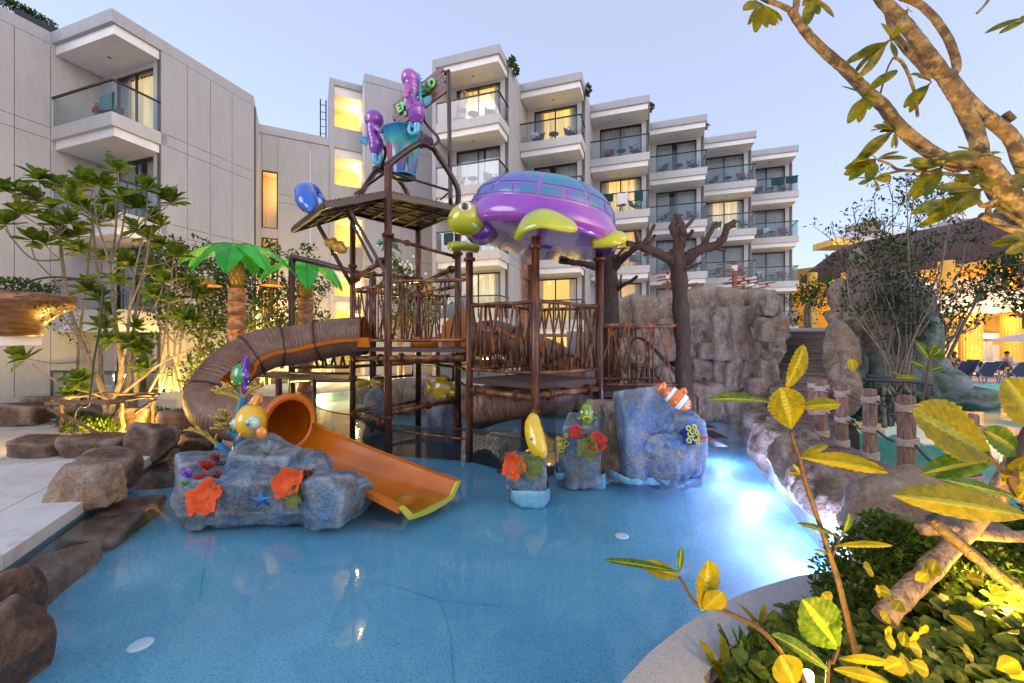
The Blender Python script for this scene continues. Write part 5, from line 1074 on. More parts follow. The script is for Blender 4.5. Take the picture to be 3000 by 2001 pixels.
# ------------------------------------------------------------------ fake pineapple palms
m_palm = mat('palm_trunk_paint', (.33, .12, .035), .4, c2=(.13, .045, .015), sc2=3, c3=(.48, .24, .10), sc3=5, lo=.42, hi=.62, stretch=(1, 1, 2), coat=.3)
m_pine = mat('pineapple_yellow', (.55, .36, .03), .35, c2=(.36, .22, .02), sc2=5, coat=.3); m_pined = mat('pineapple_line', (.22, .12, .02), .5)
m_frond = mat('plastic_frond', (.04, .42, .05), .35, c2=(.02, .30, .035), sc2=1.2, trans=.3, coat=.2)
def palm(nm, label, x, y, ztr, r, fronds, flowers=()):
    t = thing(nm, label, 'palm', (x, y, -.46)); b = MB(); pr = []
    k = 11
    for i in range(k):
        z0 = lerp(-.46, ztr, i/k); z1 = lerp(-.46, ztr, (i+1)/k); pr += [(r*1.03, z0), (r*.95, z1-.03), (r*1.06, z1)]
    b.lathe(pr, (x, y, 0), n=22); b.build('trunk', m_palm, t)
    pc = V(x, y, ztr+.36); p = MB(); p.ell(pc, (r*.85, r*.85, .42), nu=20, nv=12); pa = p.build('pineapple', m_pine, t)
    b = MB()
    for s in (-1, 1):
        for q in range(9):
            a0 = 2*math.pi*q/9; path = []
            for i in range(11): u_ = -1+2*i/10; zz = u_*.40; rr = r*.87*math.sqrt(max(.02, 1-u_*u_*.9)); aa = a0+s*u_*1.3; path.append(pc+V(rr*math.cos(aa), rr*math.sin(aa), zz))
            b.tube(path, .010, 4)
    b.build('scale_lines', m_pined, pa, kind='stuff'); b = MB(); b.lathe([(r*.5, .35), (r*.35, .55), (r*.42, .8), (0, .82)], pc, n=14); b.build('neck', m_pine, pa)
    for (az, Lf, droop, wd, sd) in fronds:
        rr = random.Random(sd); n = 12; a = rad(az); dx = V(math.cos(a), math.sin(a), 0); sy = V(-math.sin(a), math.cos(a), 0); top = pc+V(0, 0, .75); le, ri, ce = [], [], []
        for i in range(n+1):
            tt = i/n; c = top+dx*(Lf*(tt-.12*tt*tt*droop))+V(0, 0, .22*math.sin(tt*1.6)-droop*tt*tt); w = wd*math.sin(math.pi*min(1, .09+tt*.93))**.55
            ce.append(c); le.append((c, w)); 
        vs = []; fs = []
        for i in range(n):
            c0, c1 = ce[i], ce[i+1]; w0, w1 = le[i][1], le[i+1][1]
            for s in (-1, 1):
                g = .84 if (i > 2 and rr.random() < .75) else 1.; bs = len(vs); e0 = c0+sy*s*w0-V(0, 0, w0*.45); e1 = c0.lerp(c1, g)+sy*s*lerp(w0, w1, g)-V(0, 0, w0*.45); cm = c0.lerp(c1, 1)
                vs += [c0, cm, e1, e0]; fs.append((bs, bs+1, bs+2, bs+3) if s > 0 else (bs, bs+3, bs+2, bs+1))
        fo = MB().add(vs, fs, False).build('frond', m_frond, t)
        MB().tube(ce, .014, 5).build('midrib', m_frond, fo)
    for (h, tp) in flowers: shower(t, h, tp)
palm('pineapple_palm', 'fake palm with pineapple top and green plastic fronds left of the arch, the taller one', -7.05, 10.5, 3.35, .205, [(200, 1.35, .75, .26, 1), (235, 1.1, 1.0, .30, 2), (290, 1.1, 1.05, .32, 3), (335, 1.4, 1.0, .30, 4), (20, 1.5, .9, .28, 5), (165, 1.8, .7, .2, 6), (100, 1.2, .8, .26, 7)], [(P(672, 862, 10.4), P(610, 832, 10.3))])
palm('pineapple_palm', 'fake palm with pineapple top right of the brown arch pipe, the shorter one', -6.0, 11.9, 3.25, .21, [(210, 1.2, .9, .24, 8), (300, 1.05, 1.15, .32, 9), (345, 1.45, 1.15, .27, 10), (170, 1.7, .75, .2, 11), (60, 1.2, .9, .26, 12)])
MB().tube([V(.38, 9.6, -.46), V(.38, 9.6, 3.9)], .17, 16).build('palm_trunk', m_palm, None, 'painted fake palm trunk standing behind the turtle posts', 'palm trunk')
for (tx, ty, lab) in ((1110, 858, 'orange flower shower behind the left tower railing'), (1258, 850, 'orange flower shower seen through the right tower railing')):
    t = thing('flower_shower', lab, 'shower', P(tx, ty, 11)); shower(t, P(tx, ty, 11)+V(.5, .1, .1), P(tx, ty, 11))
# ------------------------------------------------------------------ fish helpers
def fishbody(c, L, Hh, T, yaw, pitch, par, m, name='body', pw=1.0, nose=.35, nu=24, nv=18, belly=1.):
    """x = nose direction, y = side, z = up"""
    M = Matrix.Rotation(yaw, 3, 'Z') @ Matrix.Rotation(pitch, 3, 'Y'); c = Vector(c)
    def fn(i, j):
        a = i*2*math.pi; t = j; x = math.cos(math.pi*t); s = math.sin(math.pi*t)**pw
        if x > 0: s *= 1-nose*x*x*.5
        z = math.sin(a); return c+M @ V(x*L/2, math.cos(a)*s*T/2, z*s*Hh/2*(belly if z < 0 else 1))
    MB().grid(fn, nu, nv).build(name, m, par); return lambda p: c+M @ Vector(p)
def fin(par, f, outl, th, m, name='fin', plane='xz', y=0, bow=0):
    q = [f((a, y, b_)) if plane == 'xz' else f((a, b_, y)) for a, b_ in outl]; n_ = (f((0, 1, 0))-f((0, 0, 0))) if plane == 'xz' else (f((0, 0, 1))-f((0, 0, 0)))
    k = len(q); ce = sum(q, V(0, 0, 0))/k; b = MB()
    b.add([p-n_*th*.12 for p in q]+[p+n_*th*.12 for p in q]+[ce-n_*th*.5, ce+n_*th*.5], [(i, (i+1) % k, k+(i+1) % k, k+i) for i in range(k)]+[((i+1) % k, i, 2*k) for i in range(k)]+[(k+i, k+(i+1) % k, 2*k+1) for i in range(k)], True); return b.build(name, m, par)
def curve2(pts_, n=5):
    q = smooth_path([V(a, b_, 0) for a, b_ in pts_], n); return [(p.x, p.y) for p in q]
def eye(par, c, d, r, m1=None, m2=None, ir=.5, pr=.28):
    d = Vector(d).normalized(); e = MB().ell(c, r).build('eye', m1 or m_eyew, par)
    if m2: MB().ell(Vector(c)+d*r*.42, r*(1-.42)*1.18).build('iris', m2, e)
    MB().ell(Vector(c)+d*r*.80, r*pr).build('pupil', m_eyeb, e)
m_yf = mat('fish_yellow', (.72, .42, .015), .15, c2=(.70, .25, .01), sc2=2.2, lo=.5, hi=.75, coat=1.); m_of = mat('fish_orange', (.70, .13, .01), .15, c2=(.65, .3, .01), sc2=5, coat=1.)
m_eyeg = mat('eye_pale_green', (.42, .58, .50), .12, coat=1.)
FC = P(735, 1232, 5.25)
ff = thing('yellow_fish', 'glossy yellow fish with big pale eyes and an orange top fin on the rock island', 'fish sculpture', FC)
f = fishbody(FC, .46, .44, .36, rad(-68), .12, ff, m_yf, pw=.85, nose=.1)
c1 = P(742, 1238, 5.085); c2_ = P(697, 1243, 5.03)
eye(ff, c1, (-.12, -1, 0), .085, m_eyeg, mat('iris_grey', (.25, .36, .33), .1, coat=1.), pr=.34); eye(ff, P(693, 1241, 5.13), (-.6, -1, 0), .075, m_eyeg, MATS['iris_grey'], pr=.34)
b = MB(); b.tube(smooth_path([P(741, 1185, 5.25), P(752, 1165, 5.27), P(762, 1160, 5.3), P(764, 1180, 5.3)], 4), [.07, .06, .055, .05, .05, .045, .04, .035, .035, .03, .03, .03, .02], 10); b.build('top_fin', m_of, ff)
MB().ell(P(766, 1268, 5.05), (.07, .04, .075)).build('side_fin', m_of, ff); MB().ell(P(700, 1278, 5.05), (.018, .018, .06), Matrix.Rotation(.5, 3, 'Y')).build('side_fin', m_of, ff)
MB().tube(smooth_path([P(718, 1268, 4.99), P(735, 1270, 4.985), P(752, 1256, 5.0)], 4), .004, 5).build('mouth', MATS['mouth_line'], ff)
m_gf = mat('fish_green', (.05, .33, .03), .15, c2=(.03, .2, .05), sc2=3, coat=1.); m_pf = mat('fin_purple', (.13, .02, .40), .18, coat=1.)
GC = P(703, 1100, 5.6)
g1 = thing('green_purple_fish', 'shiny green fish with violet fins perched on top of the yellow coral tree', 'fish sculpture', GC)
f = fishbody(GC, .30, .34, .2, rad(150), 0, g1, m_gf, nose=.1)
fin(g1, f, curve2([(-.02, .12), (-.10, .24), (-.20, .27), (-.16, .1), (-.22, -.02), (-.14, -.1), (-.12, -.24), (-.03, -.2), (.02, 0)]), .09, m_pf)
fin(g1, f, curve2([(.05, -.14), (.04, -.25), (.0, -.28), (.0, -.16)]), .04, mat('fin_lime', (.25, .5, .03), .2, coat=1.))
# yellow coral tree on blue stem
m_cy = mat('coral_yellow', (.45, .31, .035), .45, c2=(.32, .22, .03), sc2=6, coat=.3); m_cb = mat('coral_stem_blue', (.01, .12, .30), .35, c2=(.01, .2, .4), sc2=5, coat=.4); m_tip = mat('coral_tip', (.62, .52, .22), .4)
def knobcoral(t, p0, p1, seed, r=.035, nb=8, L=.13):
    rr = random.Random(seed); p0 = Vector(p0); p1 = Vector(p1); d = (p1-p0)
    mid = p0.lerp(p1, .5)+V(0, 0, .03); path = smooth_path([p0, mid, p1], 5); MB().tube(path, [lerp(r, r*.6, i/(len(path)-1)) for i in range(len(path))], 8).build('coral_arm', m_cy, t)
    b = MB(); c = MB()
    for k in range(nb):
        q = path[int(lerp(2, len(path)-1, k/(nb-1)))]; side = V(rr.uniform(-1, 1), rr.uniform(-.6, .6), rr.uniform(-.3, 1))*L*rr.uniform(.6, 1); e = q+side*.7+d.normalized()*L*.5
        b.tube([q, q.lerp(e, .6)+V(0, 0, .01), e], [r*.6, r*.5, r*.38], 7); b.ell(e, r*.42, nu=8, nv=5); c.ell(e+side.normalized()*r*.25, r*.30, nu=7, nv=4)
    b.build('coral_fingers', m_cy, t, kind='stuff'); c.build('coral_tips', m_tip, t, kind='stuff')
ct = thing('yellow_coral_tree', 'blue stemmed coral tree with knobbly yellow arms behind the yellow fish', 'coral', P(700, 1330, 5.6))
MB().tube(smooth_path([P(735, 1400, 5.6), P(705, 1320, 5.6), P(700, 1230, 5.6), P(712, 1170, 5.62), P(708, 1130, 5.6)], 5), .055, 9).build('stem', m_cb, ct)
MB().tube(smooth_path([P(705, 1300, 5.6), P(690, 1275, 5.6), P(670, 1262, 5.58)], 4), .04, 8).build('stem', m_cb, ct)
for i, (a, b_) in enumerate((((708, 1172, 5.6), (632, 1150, 5.5)), ((700, 1160, 5.6), (668, 1140, 5.5)), ((712, 1160, 5.6), (768, 1130, 5.6)), ((700, 1262, 5.6), (632, 1235, 5.45)), ((690, 1262, 5.55), (655, 1215, 5.45)), ((712, 1165, 5.6), (705, 1125, 5.55)), ((690, 1250, 5.55), (650, 1258, 5.4)))): knobcoral(ct, P(*a), P(*b_), i)
ct2 = thing('yellow_coral_branch', 'low yellow knobbly coral branch with a blue stem reaching left over the water', 'coral', P(620, 1320, 5.7))
MB().tube(smooth_path([P(690, 1345, 5.6), P(660, 1318, 5.6), P(635, 1305, 5.6)], 4), .05, 8).build('stem', m_cb, ct2); knobcoral(ct2, P(640, 1305, 5.6), P(572, 1262, 5.5), 20, .03, 9)
# flat corals on the islands
m_co = mat('coral_orange', (.72, .11, .015), .7, c2=(.55, .06, .01), sc2=9, bump=.8, bsc=30); m_cr = mat('coral_red', (.45, .03, .012), .6, c2=(.3, .015, .01), sc2=9, bump=.5, bsc=40); m_cg = mat('coral_olive', (.14, .18, .03), .65, c2=(.08, .1, .02), sc2=9, bump=.5, bsc=40); m_cm = mat('coral_maroon', (.14, .012, .02), .5)
def platecoral(c, r, m, seed, label, tilt=.5, az=-1.57, group='plate corals'):
    rr = random.Random(seed); nrm = V(math.cos(az)*math.cos(tilt), math.sin(az)*math.cos(tilt), math.sin(tilt)); x, y, z = frame(nrm); c = Vector(c); b = MB(); ph = [rr.uniform(0, 6) for _ in range(4)]
    def fn(i, j):
        a = i*2*math.pi; q = j; ru = 1+.10*math.sin(5*a+ph[0])+.07*math.sin(9*a+ph[1])+.04*math.sin(17*a); h = .35*q*q-.10*(1-q)+.10*q*math.sin(4*a+ph[2])+.05*q*math.sin(11*a+ph[3])+.06*math.sin(q*9)
        return c+(x*math.cos(a)+y*math.sin(a))*r*q*ru+z*r*h
    b.grid(fn, 56, 9); b.grid(lambda i, j: fn(1-i, j)-z*.018, 56, 9)
    return b.build('plate_coral', m, None, label, 'coral', group)
def tuft(c, r, m, seed, label, n=16, name='tuft_coral', up=(0, -.4, 1), th=.012):
    rr = random.Random(seed); b = MB(); c = Vector(c); u0 = Vector(up)
    for k in range(n):
        d = (u0+V(rr.uniform(-1, 1), rr.uniform(-.8, .4), rr.uniform(-.5, .6))).normalized(); L = r*rr.uniform(.6, 1.1); m1 = c+d*L*.5+V(rr.uniform(-.02, .02), 0, 0)
        b.tube([c, m1, c+d*L], [th, th*.9, th*.35], 5)
        for s in (-1, 1):
            e = m1+(d+V(s*.6, 0, rr.uniform(-.2, .4))).normalized()*L*.4; b.tube([m1, e], [th*.8, th*.3], 5)
    o = b.build(name, m, None, label, 'coral', 'branching coral tufts'); o['kind'] = 'thing'; return o
platecoral(P(607, 1460, 4.62), .19, m_co, 1, 'large ruffled orange coral at the left foot of the rock island'); platecoral(P(848, 1416, 4.72), .17, m_co, 2, 'ruffled orange coral on the right half of the rock island')
platecoral(P(880, 1440, 4.7), .10, m_cg, 3, 'upper olive cup coral below the orange one', .2); platecoral(P(862, 1465, 4.6), .085, m_cg, 4, 'lower olive cup coral beside the starfish', .2)
platecoral(P(1505, 1370, 5.3), .15, m_co, 5, 'ruffled orange coral on the small rock in open water'); platecoral(P(1556, 1368, 5.3), .15, m_cg, 6, 'olive plate coral on the small rock in open water')
platecoral(P(1685, 1266, 6.0), .10, m_cr, 7, 'small red coral under the green fish'); platecoral(P(1748, 1294, 5.95), .14, m_cr, 8, 'large red plate coral on the grey rock'); platecoral(P(1718, 1312, 5.9), .15, m_cg, 9, 'green plate coral on the grey rock beside the red one', .3)
tuft(P(640, 1352, 5.0), .14, m_cm, 1, 'dark maroon branching coral on the left rock top'); tuft(P(608, 1375, 4.95), .16, m_cr, 2, 'bright red branching coral on the left rock'); tuft(P(590, 1410, 4.85), .13, m_cr, 3, 'red coral tuft above the left orange coral'); tuft(P(640, 1400, 4.8), .13, m_cm, 4, 'maroon coral leaf beside the left orange coral', 10)
tuft(P(556, 1400, 4.9), .13, m_pf, 5, 'violet star shaped coral at the left end of the rock island', 7, th=.018); tuft(P(548, 1425, 4.8), .11, m_gf, 6, 'small dark green coral tuft at the far left of the island'); tuft(P(905, 1400, 4.85), .15, m_cm, 7, 'dark red coral tuft beside the right orange coral', 18)
tuft(P(1500, 1345, 5.35), .13, m_co, 8, 'orange finger coral standing behind the orange plate coral', 12); tuft(P(1465, 1385, 5.4), .09, m_cm, 9, 'maroon coral stub at the left side of the small rock', 8); tuft(P(2045, 1283, 5.75), .12, m_co, 10, 'orange coral fingers right of the blue tube sponges', 8, up=(1, -.4, .1)); tuft(P(1325, 1245, 7.4), .07, m_cm, 11, 'small dark coral under the deck', 6)
# starfish
SFc = P(768, 1462, 4.58); b = MB(); sv = []
for k in range(10): a = 2*math.pi*k/10+.35; r = .155 if k % 2 == 0 else .042; sv.append(SFc+V(r*math.cos(a), -.0-.02*math.sin(a), r*math.sin(a)*.8))
b.add(sv+[SFc+V(0, -.05, 0), SFc+V(0, .03, 0)]+[SFc.lerp(sv[k], .6)+V(0, -.035, 0) for k in range(0, 10, 2)],
      [f_ for k in range(0, 10, 2) for f_ in ((k, (k+1) % 10, 12+k//2), ((k+1) % 10, 10, 12+k//2), ((k-1) % 10, k, 12+k//2), (10, (k-1) % 10, 12+k//2))]+[((k+1) % 10, k, 11) for k in range(10)], True)
b.build('starfish', mat('starfish_blue', (.01, .17, .50), .3, c2=(.01, .10, .35), sc2=9, coat=.6), None, 'blue starfish stuck on the front of the rock island', 'starfish')
# yellow fish nose down on the small rock
YC = P(1567, 1272, 5.7)
y1 = thing('yellow_tang', 'smooth yellow fish standing nose down on the small rock', 'fish sculpture', YC)
m_yel = mat('tang_yellow', (.72, .50, .01), .15, c2=(.62, .40, .01), sc2=3, coat=1.)
MB().tube(smooth_path([P(1583, 1340, 5.55), P(1580, 1322, 5.56), P(1570, 1290, 5.62), P(1562, 1255, 5.7), P(1560, 1228, 5.75), P(1556, 1218, 5.8)], 5), [.03+.09*math.sin(math.pi*min(1, (.12+.86*i/25)))**.8 for i in range(26)], 16, sq=1.25).build('body', m_yel, y1)
for s, a in ((-1, (1540, 1322)), (1, (1600, 1318))): MB().tube([P(1568, 1312, 5.6), P(*a, 5.55)], [.035, .012], 8).build('side_fin', m_yel, y1)
MB().tube(smooth_path([P(1556, 1300, 5.7), P(1546, 1262, 5.72), P(1553, 1225, 5.75)], 4), [.02]*3+[.035]*3+[.02]*3, 8).build('back_fin', m_yel, y1)
eye(y1, P(1557, 1284, 5.52), (-.2, -1, 0), .028, m_eyew, m_eyebr); eye(y1, P(1588, 1283, 5.56), (1, -.6, 0), .025, m_eyew, m_eyebr)
# green fish on the grey rock
GF = P(1719, 1212, 6.15)
y2 = thing('green_fish', 'green fish with yellow lips facing forward above the grey rock', 'fish sculpture', GF)
m_gy = mat('fish_green_yellow', (.10, .30, .03), .2, c2=(.40, .45, .03), sc2=9, c3=(.02, .12, .05), sc3=6, coat=1.)
f = fishbody(GF, .34, .34, .2, rad(-85), .2, y2, m_gy, pw=.8, nose=.2)
for s in (-1, 1): eye(y2, P(1719+s*16, 1208, 6.03), (s*.8, -1, 0), .025, m_eyew, m_eyeb); MB().tube([GF+V(s*.08, -.05, -.04), GF+V(s*.16, -.05, -.07)], [.03, .01], 7).build('side_fin', m_gy, y2); MB().tube([GF+V(s*.04, -.02, -.14), GF+V(s*.075, -.05, -.24)], [.03, .012], 7).build('belly_fin', m_gy, y2)
MB().tube(smooth_path([P(1706, 1228, 5.98), P(1719, 1219, 5.95), P(1733, 1228, 5.98)], 4), .011, 6).build('lip', m_yel, y2); fin(y2, f, curve2([(-.1, .14), (-.02, .22), (.06, .17), (.1, .1)]), .03, m_gy, 'top_fin')
# striped orange fish
CF = P(1984, 1168, 5.78)
cf = thing('striped_fish', 'orange and white striped fish lying on the big blue rock by the tree trunk', 'fish sculpture', CF)
yaw, pit = rad(-18), .62; Mf = Matrix.Rotation(yaw, 3, 'Z') @ Matrix.Rotation(pit, 3, 'Y'); m_cf = mat('fish_clown_orange', (.72, .17, .01), .18, coat=1.); m_wf = mat('fish_white', (.75, .75, .75), .2, coat=1.); m_bf = mat('fish_black', (.01, .01, .01), .3)
def band(x0, x1, k_, m, nm):
    b = MB()
    def fn(i, j):
        a = i*2*math.pi; x = lerp(x0, x1, j)+.02*math.cos(a*2)*0; s = math.sqrt(max(0, 1-(x/.22)**2))**.85*k_; return CF+Mf @ V(x, math.cos(a)*s*.095, math.sin(a)*s*.125)
    b.grid(fn, 24, 8); b.build(nm, m, cf)
band(-.2199, .2199, 1, m_cf, 'body'); band(.035, .105, 1.03, m_wf, 'white_stripe'); band(.028, .112, 1.015, m_bf, 'stripe_edge'); band(-.135, -.085, 1.05, m_wf, 'white_stripe'); band(-.142, -.078, 1.03, m_bf, 'stripe_edge')
fc_ = lambda p: CF+Mf @ Vector(p)
fin(cf, fc_, curve2([(-.18, .02), (-.27, .10), (-.30, .0), (-.27, -.09), (-.18, -.02)]), .04, m_cf, 'tail'); fin(cf, fc_, curve2([(-.06, .10), (-.02, .19), (.05, .16), (.06, .11)]), .04, m_cf, 'top_fin'); fin(cf, fc_, curve2([(-.04, -.02), (-.02, -.08), (.03, -.06), (.02, .0)]), .03, m_cf, 'side_fin', y=-.1)
eye(cf, fc_((.135, -.07, .03)), Mf @ V(.3, -1, .2), .028, m_eyew, mat('eye_ring', (.5, .5, .45), .1))
# tube sponges
m_sp = mat('sponge_blue', (.02, .06, .35), .4, c2=(.01, .02, .15), sc2=8, coat=.4); m_spy = mat('sponge_rim_yellow', (.5, .5, .08), .4); m_spi = mat('sponge_inside', (.02, .12, .12), .6)
sp = thing('blue_tube_sponge', 'cluster of blue tube sponges with yellow rims on the right side of the blue rock', 'sponge', P(2035, 1275, 5.9))
for i, (x, y) in enumerate(((2018, 1254), (2035, 1250), (2022, 1272), (2042, 1266), (2035, 1283), (2019, 1290), (2050, 1278), (2044, 1293), (2028, 1263))):
    e = P(x, y, 5.72); o = V(2.42, 5.95, e.z-.12); d = (e-o).normalized(); MB().tube([o, o.lerp(e, .6), e], [.02, .03, .037], 10, cap=False).build('tube', m_sp, sp)
    MB().lathe([(.022, -.02), (.03, .004), (.042, .006), (.040, -.012)], e, d, 12).build('rim', m_spy, sp); MB().lathe([(0, -.02), (.026, -.01)], e, d, 12).build('inside', m_spi, sp)
sp2 = thing('yellow_tube_sponge', 'cluster of olive yellow tube sponges at the left of the grey rock', 'sponge', P(1645, 1290, 6.2))
for i, (x, y) in enumerate(((1640, 1300), (1652, 1290), (1660, 1275), (1645, 1318), (1635, 1285), (1660, 1300), (1650, 1308))):
    e = P(x, y, 6.05); o = V(.82, 6.2, e.z-.06); d = (e-o).normalized(); MB().tube([o, e], [.03, .035], 9).build('tube', m_cg if i % 2 else m_cy, sp2); MB().lathe([(0, -.005), (.025, .0), (.038, .004), (.036, -.01)], e, d, 10).build('rim', m_spy, sp2)
# yellow tang behind under the deck
T2 = P(1300, 1142, 9.2)
y3 = thing('long_nose_fish', 'dark yellow long nosed fish seen between the poles below the upper deck', 'fish sculpture', T2)
m_ty = mat('tang_ochre', (.50, .33, .01), .2, coat=1.)
f = fishbody(T2, .52, .52, .2, rad(-8), .12, y3, m_ty, pw=.9, nose=.5)
fin(y3, f, curve2([(-.22, .08), (-.14, .30), (.02, .34), (.16, .24), (.2, .12)]), .06, m_ty, 'back_fin'); fin(y3, f, curve2([(-.24, .02), (-.36, .16), (-.43, .15), (-.37, 0), (-.43, -.17), (-.35, -.16), (-.24, -.03)]), .06, m_ty, 'tail'); fin(y3, f, curve2([(-.16, -.18), (-.14, -.33), (.08, -.32), (.08, -.22)]), .06, m_ty, 'belly_fin')
MB().tube([f((.18, 0, -.02)), f((.42, 0, -.05))], [.11, .02], 12).build('snout', m_ty, y3); fin(y3, f, curve2([(.06, -.04), (.02, -.16), (.12, -.19), (.12, -.08)]), .04, m_ty, 'side_fin', y=-.11); eye(y3, f((.2, -.06, .06)), (.2, -1, 0), .03, m_eyebr, None)
rock(P(1300, 1235, 9.1), (.42, .4, .62), 470, m_rkgrey, 'boulder', None, 'dark grey rock carrying the long nosed fish below the tower deck', 'boulder', sub=4, facets=16, sharp=18, amp=.08)
rock(P(1110, 1200, 9.8), (.36, .35, .6), 471, m_rkgrey, 'boulder', None, 'dark rock below the tower left part with a yellow green sculpture', 'boulder', sub=4, facets=16, sharp=18, amp=.08)
t = thing('round_fish', 'small yellow green fish sculpture in shade behind the front tower column', 'fish sculpture', P(1108, 1115, 9.8)); f = fishbody(P(1108, 1120, 9.8), .36, .34, .22, .4, 0, t, m_ty)
fin(t, f, curve2([(-.15, .02), (-.46, .12), (-.46, -.1), (-.15, -.02)]), .05, m_ty, 'tail')
# dolphin, shell and little turtle on the tower
m_dol = mat('dolphin_blue', (.01, .12, .60), .15, c2=(.01, .08, .45), sc2=2, coat=1.); m_dolw = mat('dolphin_belly', (.45, .6, .75), .2, coat=.8)
DC = P(905, 582, 7.75)
dl = thing('dolphin', 'shiny blue dolphin sculpture leaning over the low corner of the canopy', 'dolphin', DC)
MB().tube(smooth_path([P(912, 618, 7.3), P(908, 606, 7.45), P(898, 585, 7.6), P(896, 560, 7.8), P(915, 555, 7.95), P(935, 572, 8.1), P(955, 597, 8.2)], 4), [.02, .035, .05, .075, .12, .16, .18, .195, .20, .20, .20, .195, .185, .17, .155, .14, .125, .11, .095, .08, .07, .06, .05, .04, .03], 16).build('body', m_dol, dl)
MB().tube(smooth_path([P(884, 556, 7.8), P(886, 543, 7.85), P(884, 532, 7.9)], 4), [.07, .065, .06, .055, .05, .04, .03, .02, .008], 10).build('back_fin', m_dol, dl)
MB().tube([P(880, 590, 7.6), P(890, 608, 7.5), P(900, 622, 7.5)], [.03, .045, .008], 8).build('side_fin', m_dol, dl); MB().tube([P(930, 568, 7.8), P(945, 585, 7.9), P(960, 598, 8)], [.04, .055, .01], 8).build('side_fin', m_dol, dl); MB().ell(P(925, 592, 7.85), (.13, .1, .12)).build('belly', m_dolw, dl)
SC = P(985, 720, 8.4); sh = thing('orange_shell', 'glossy orange conch shell fixed to the slanting canopy strut', 'shell sculpture', SC)
m_sh = mat('shell_orange', (.72, .27, .02), .15, c2=(.6, .4, .02), sc2=4, coat=1.)
MB().tube(smooth_path([P(952, 708, 8.4), P(962, 710, 8.4), P(975, 714, 8.4), P(990, 722, 8.4), P(1005, 730, 8.4), P(1016, 730, 8.4)], 4), [.03, .06, .085, .095, .08, .075, .1, .13, .14, .12, .10, .115, .135, .14, .13, .11, .095, .085, .07, .05, .03], 16).build('shell', m_sh, sh)
MB().tube([P(970, 722, 8.4), P(972, 748, 8.35)], .015, 6).build('stalk', m_brown, sh)
LT = P(1138, 712, 9.7); lt = thing('small_turtle', 'small teal sea turtle sculpture behind the front column', 'turtle', LT)
m_lt = mat('small_turtle_teal', (.05, .32, .32), .2, c2=(.3, .45, .25), sc2=7, coat=1.)
MB().ell(LT, (.25, .2, .10), Matrix.Rotation(.25, 3, 'Y')).build('shell', m_lt, lt); MB().ell(P(1112, 712, 9.6), (.09, .06, .06)).build('head', m_lt, lt)
for a, e in (((1130, 715), (1118, 735)), ((1155, 722), (1178, 740)), ((1125, 705), (1120, 690))): MB().tube([P(*a, 9.65), P(*e, 9.6)], [.05, .015], 8, sq=.5).build('flipper', m_lt, lt)
# ------------------------------------------------------------------ seahorses on the bucket
m_shp = mat('seahorse_purple', (.20, .035, .42), .15, c2=(.42, .10, .42), sc2=1.6, lo=.4, hi=.6, coat=1.); m_shb = mat('seahorse_blue', (.02, .30, .55), .2, c2=(.10, .42, .6), sc2=4, coat=.8)
def seahorse(label, S, back, bodypts, rads, tail, trads, headc, headr, snout, fins, eyes, crest):
    t = thing('seahorse', label, 'seahorse', S)
    bp = smooth_path(bodypts, 5); n = len(bp); rs = [float(np.interp(i/(n-1), np.linspace(0, 1, len(rads)), rads)) for i in range(n)]
    MB().tube(bp, rs, 18).build('body', m_shp, t)
    rb = MB()
    for i in range(2, n-1, 3): 
        d = (bp[min(i+1, n-1)]-bp[i-1]).normalized(); x, y, z = frame(d); rb.tube([bp[i]+(x*math.cos(a)+y*math.sin(a))*rs[i]*1.0 for a in [2*math.pi*k/18 for k in range(18)]], .008, 5, closed=True)
    rb.build('ridges', m_shp, t)
    tp = smooth_path(tail, 5); m = len(tp); MB().tube(tp, [float(np.interp(i/(m-1), np.linspace(0, 1, len(trads)), trads)) for i in range(m)], 12).build('tail', m_shb, t)
    MB().ell(headc, headr).build('head', m_shp, t)
    MB().tube(smooth_path(snout, 4), [.075]*3+[.05]*3+[.035]*(len(smooth_path(snout, 4))-6), 10).build('snout', m_shp, t)
    cb_ = MB(); cp = smooth_path(crest, 5)
    for i in range(len(cp)-1): cb_.tube([cp[i], cp[i+1]], .035, 8)
    for i in range(0, len(cp), 2):
        d = (cp[min(i+1, len(cp)-1)]-cp[max(0, i-1)]).normalized(); o = V(back[0], back[1], back[2]); cb_.tube([cp[i], cp[i]+o*.075], [.035, .004], 6)
    cb_.build('crest', m_shb, t)
    for (c, tip, w) in fins:
        c = Vector(c); tip = Vector(tip); d = tip-c; s = V(0, 0, 1).cross(d).cross(d).normalized(); fb = MB(); k = 6
        for q in range(k): a = (q/(k-1)-.5)*1.5; e = c+(d.normalized()*math.cos(a)+s*math.sin(a))*d.length; fb.tube([c, c.lerp(e, .6), e], [.012, w*.5, w*.35], 7)
        fb.build('fin', m_shb, t)
    for c, d in eyes: eye(t, c, d, .052, m_eyew, mat('iris_grey2', (.3, .3, .32), .1) if 'iris_grey2' not in MATS else MATS['iris_grey2'])
D1 = 8.65
def q(x, y, d=D1): return P(x, y, d)
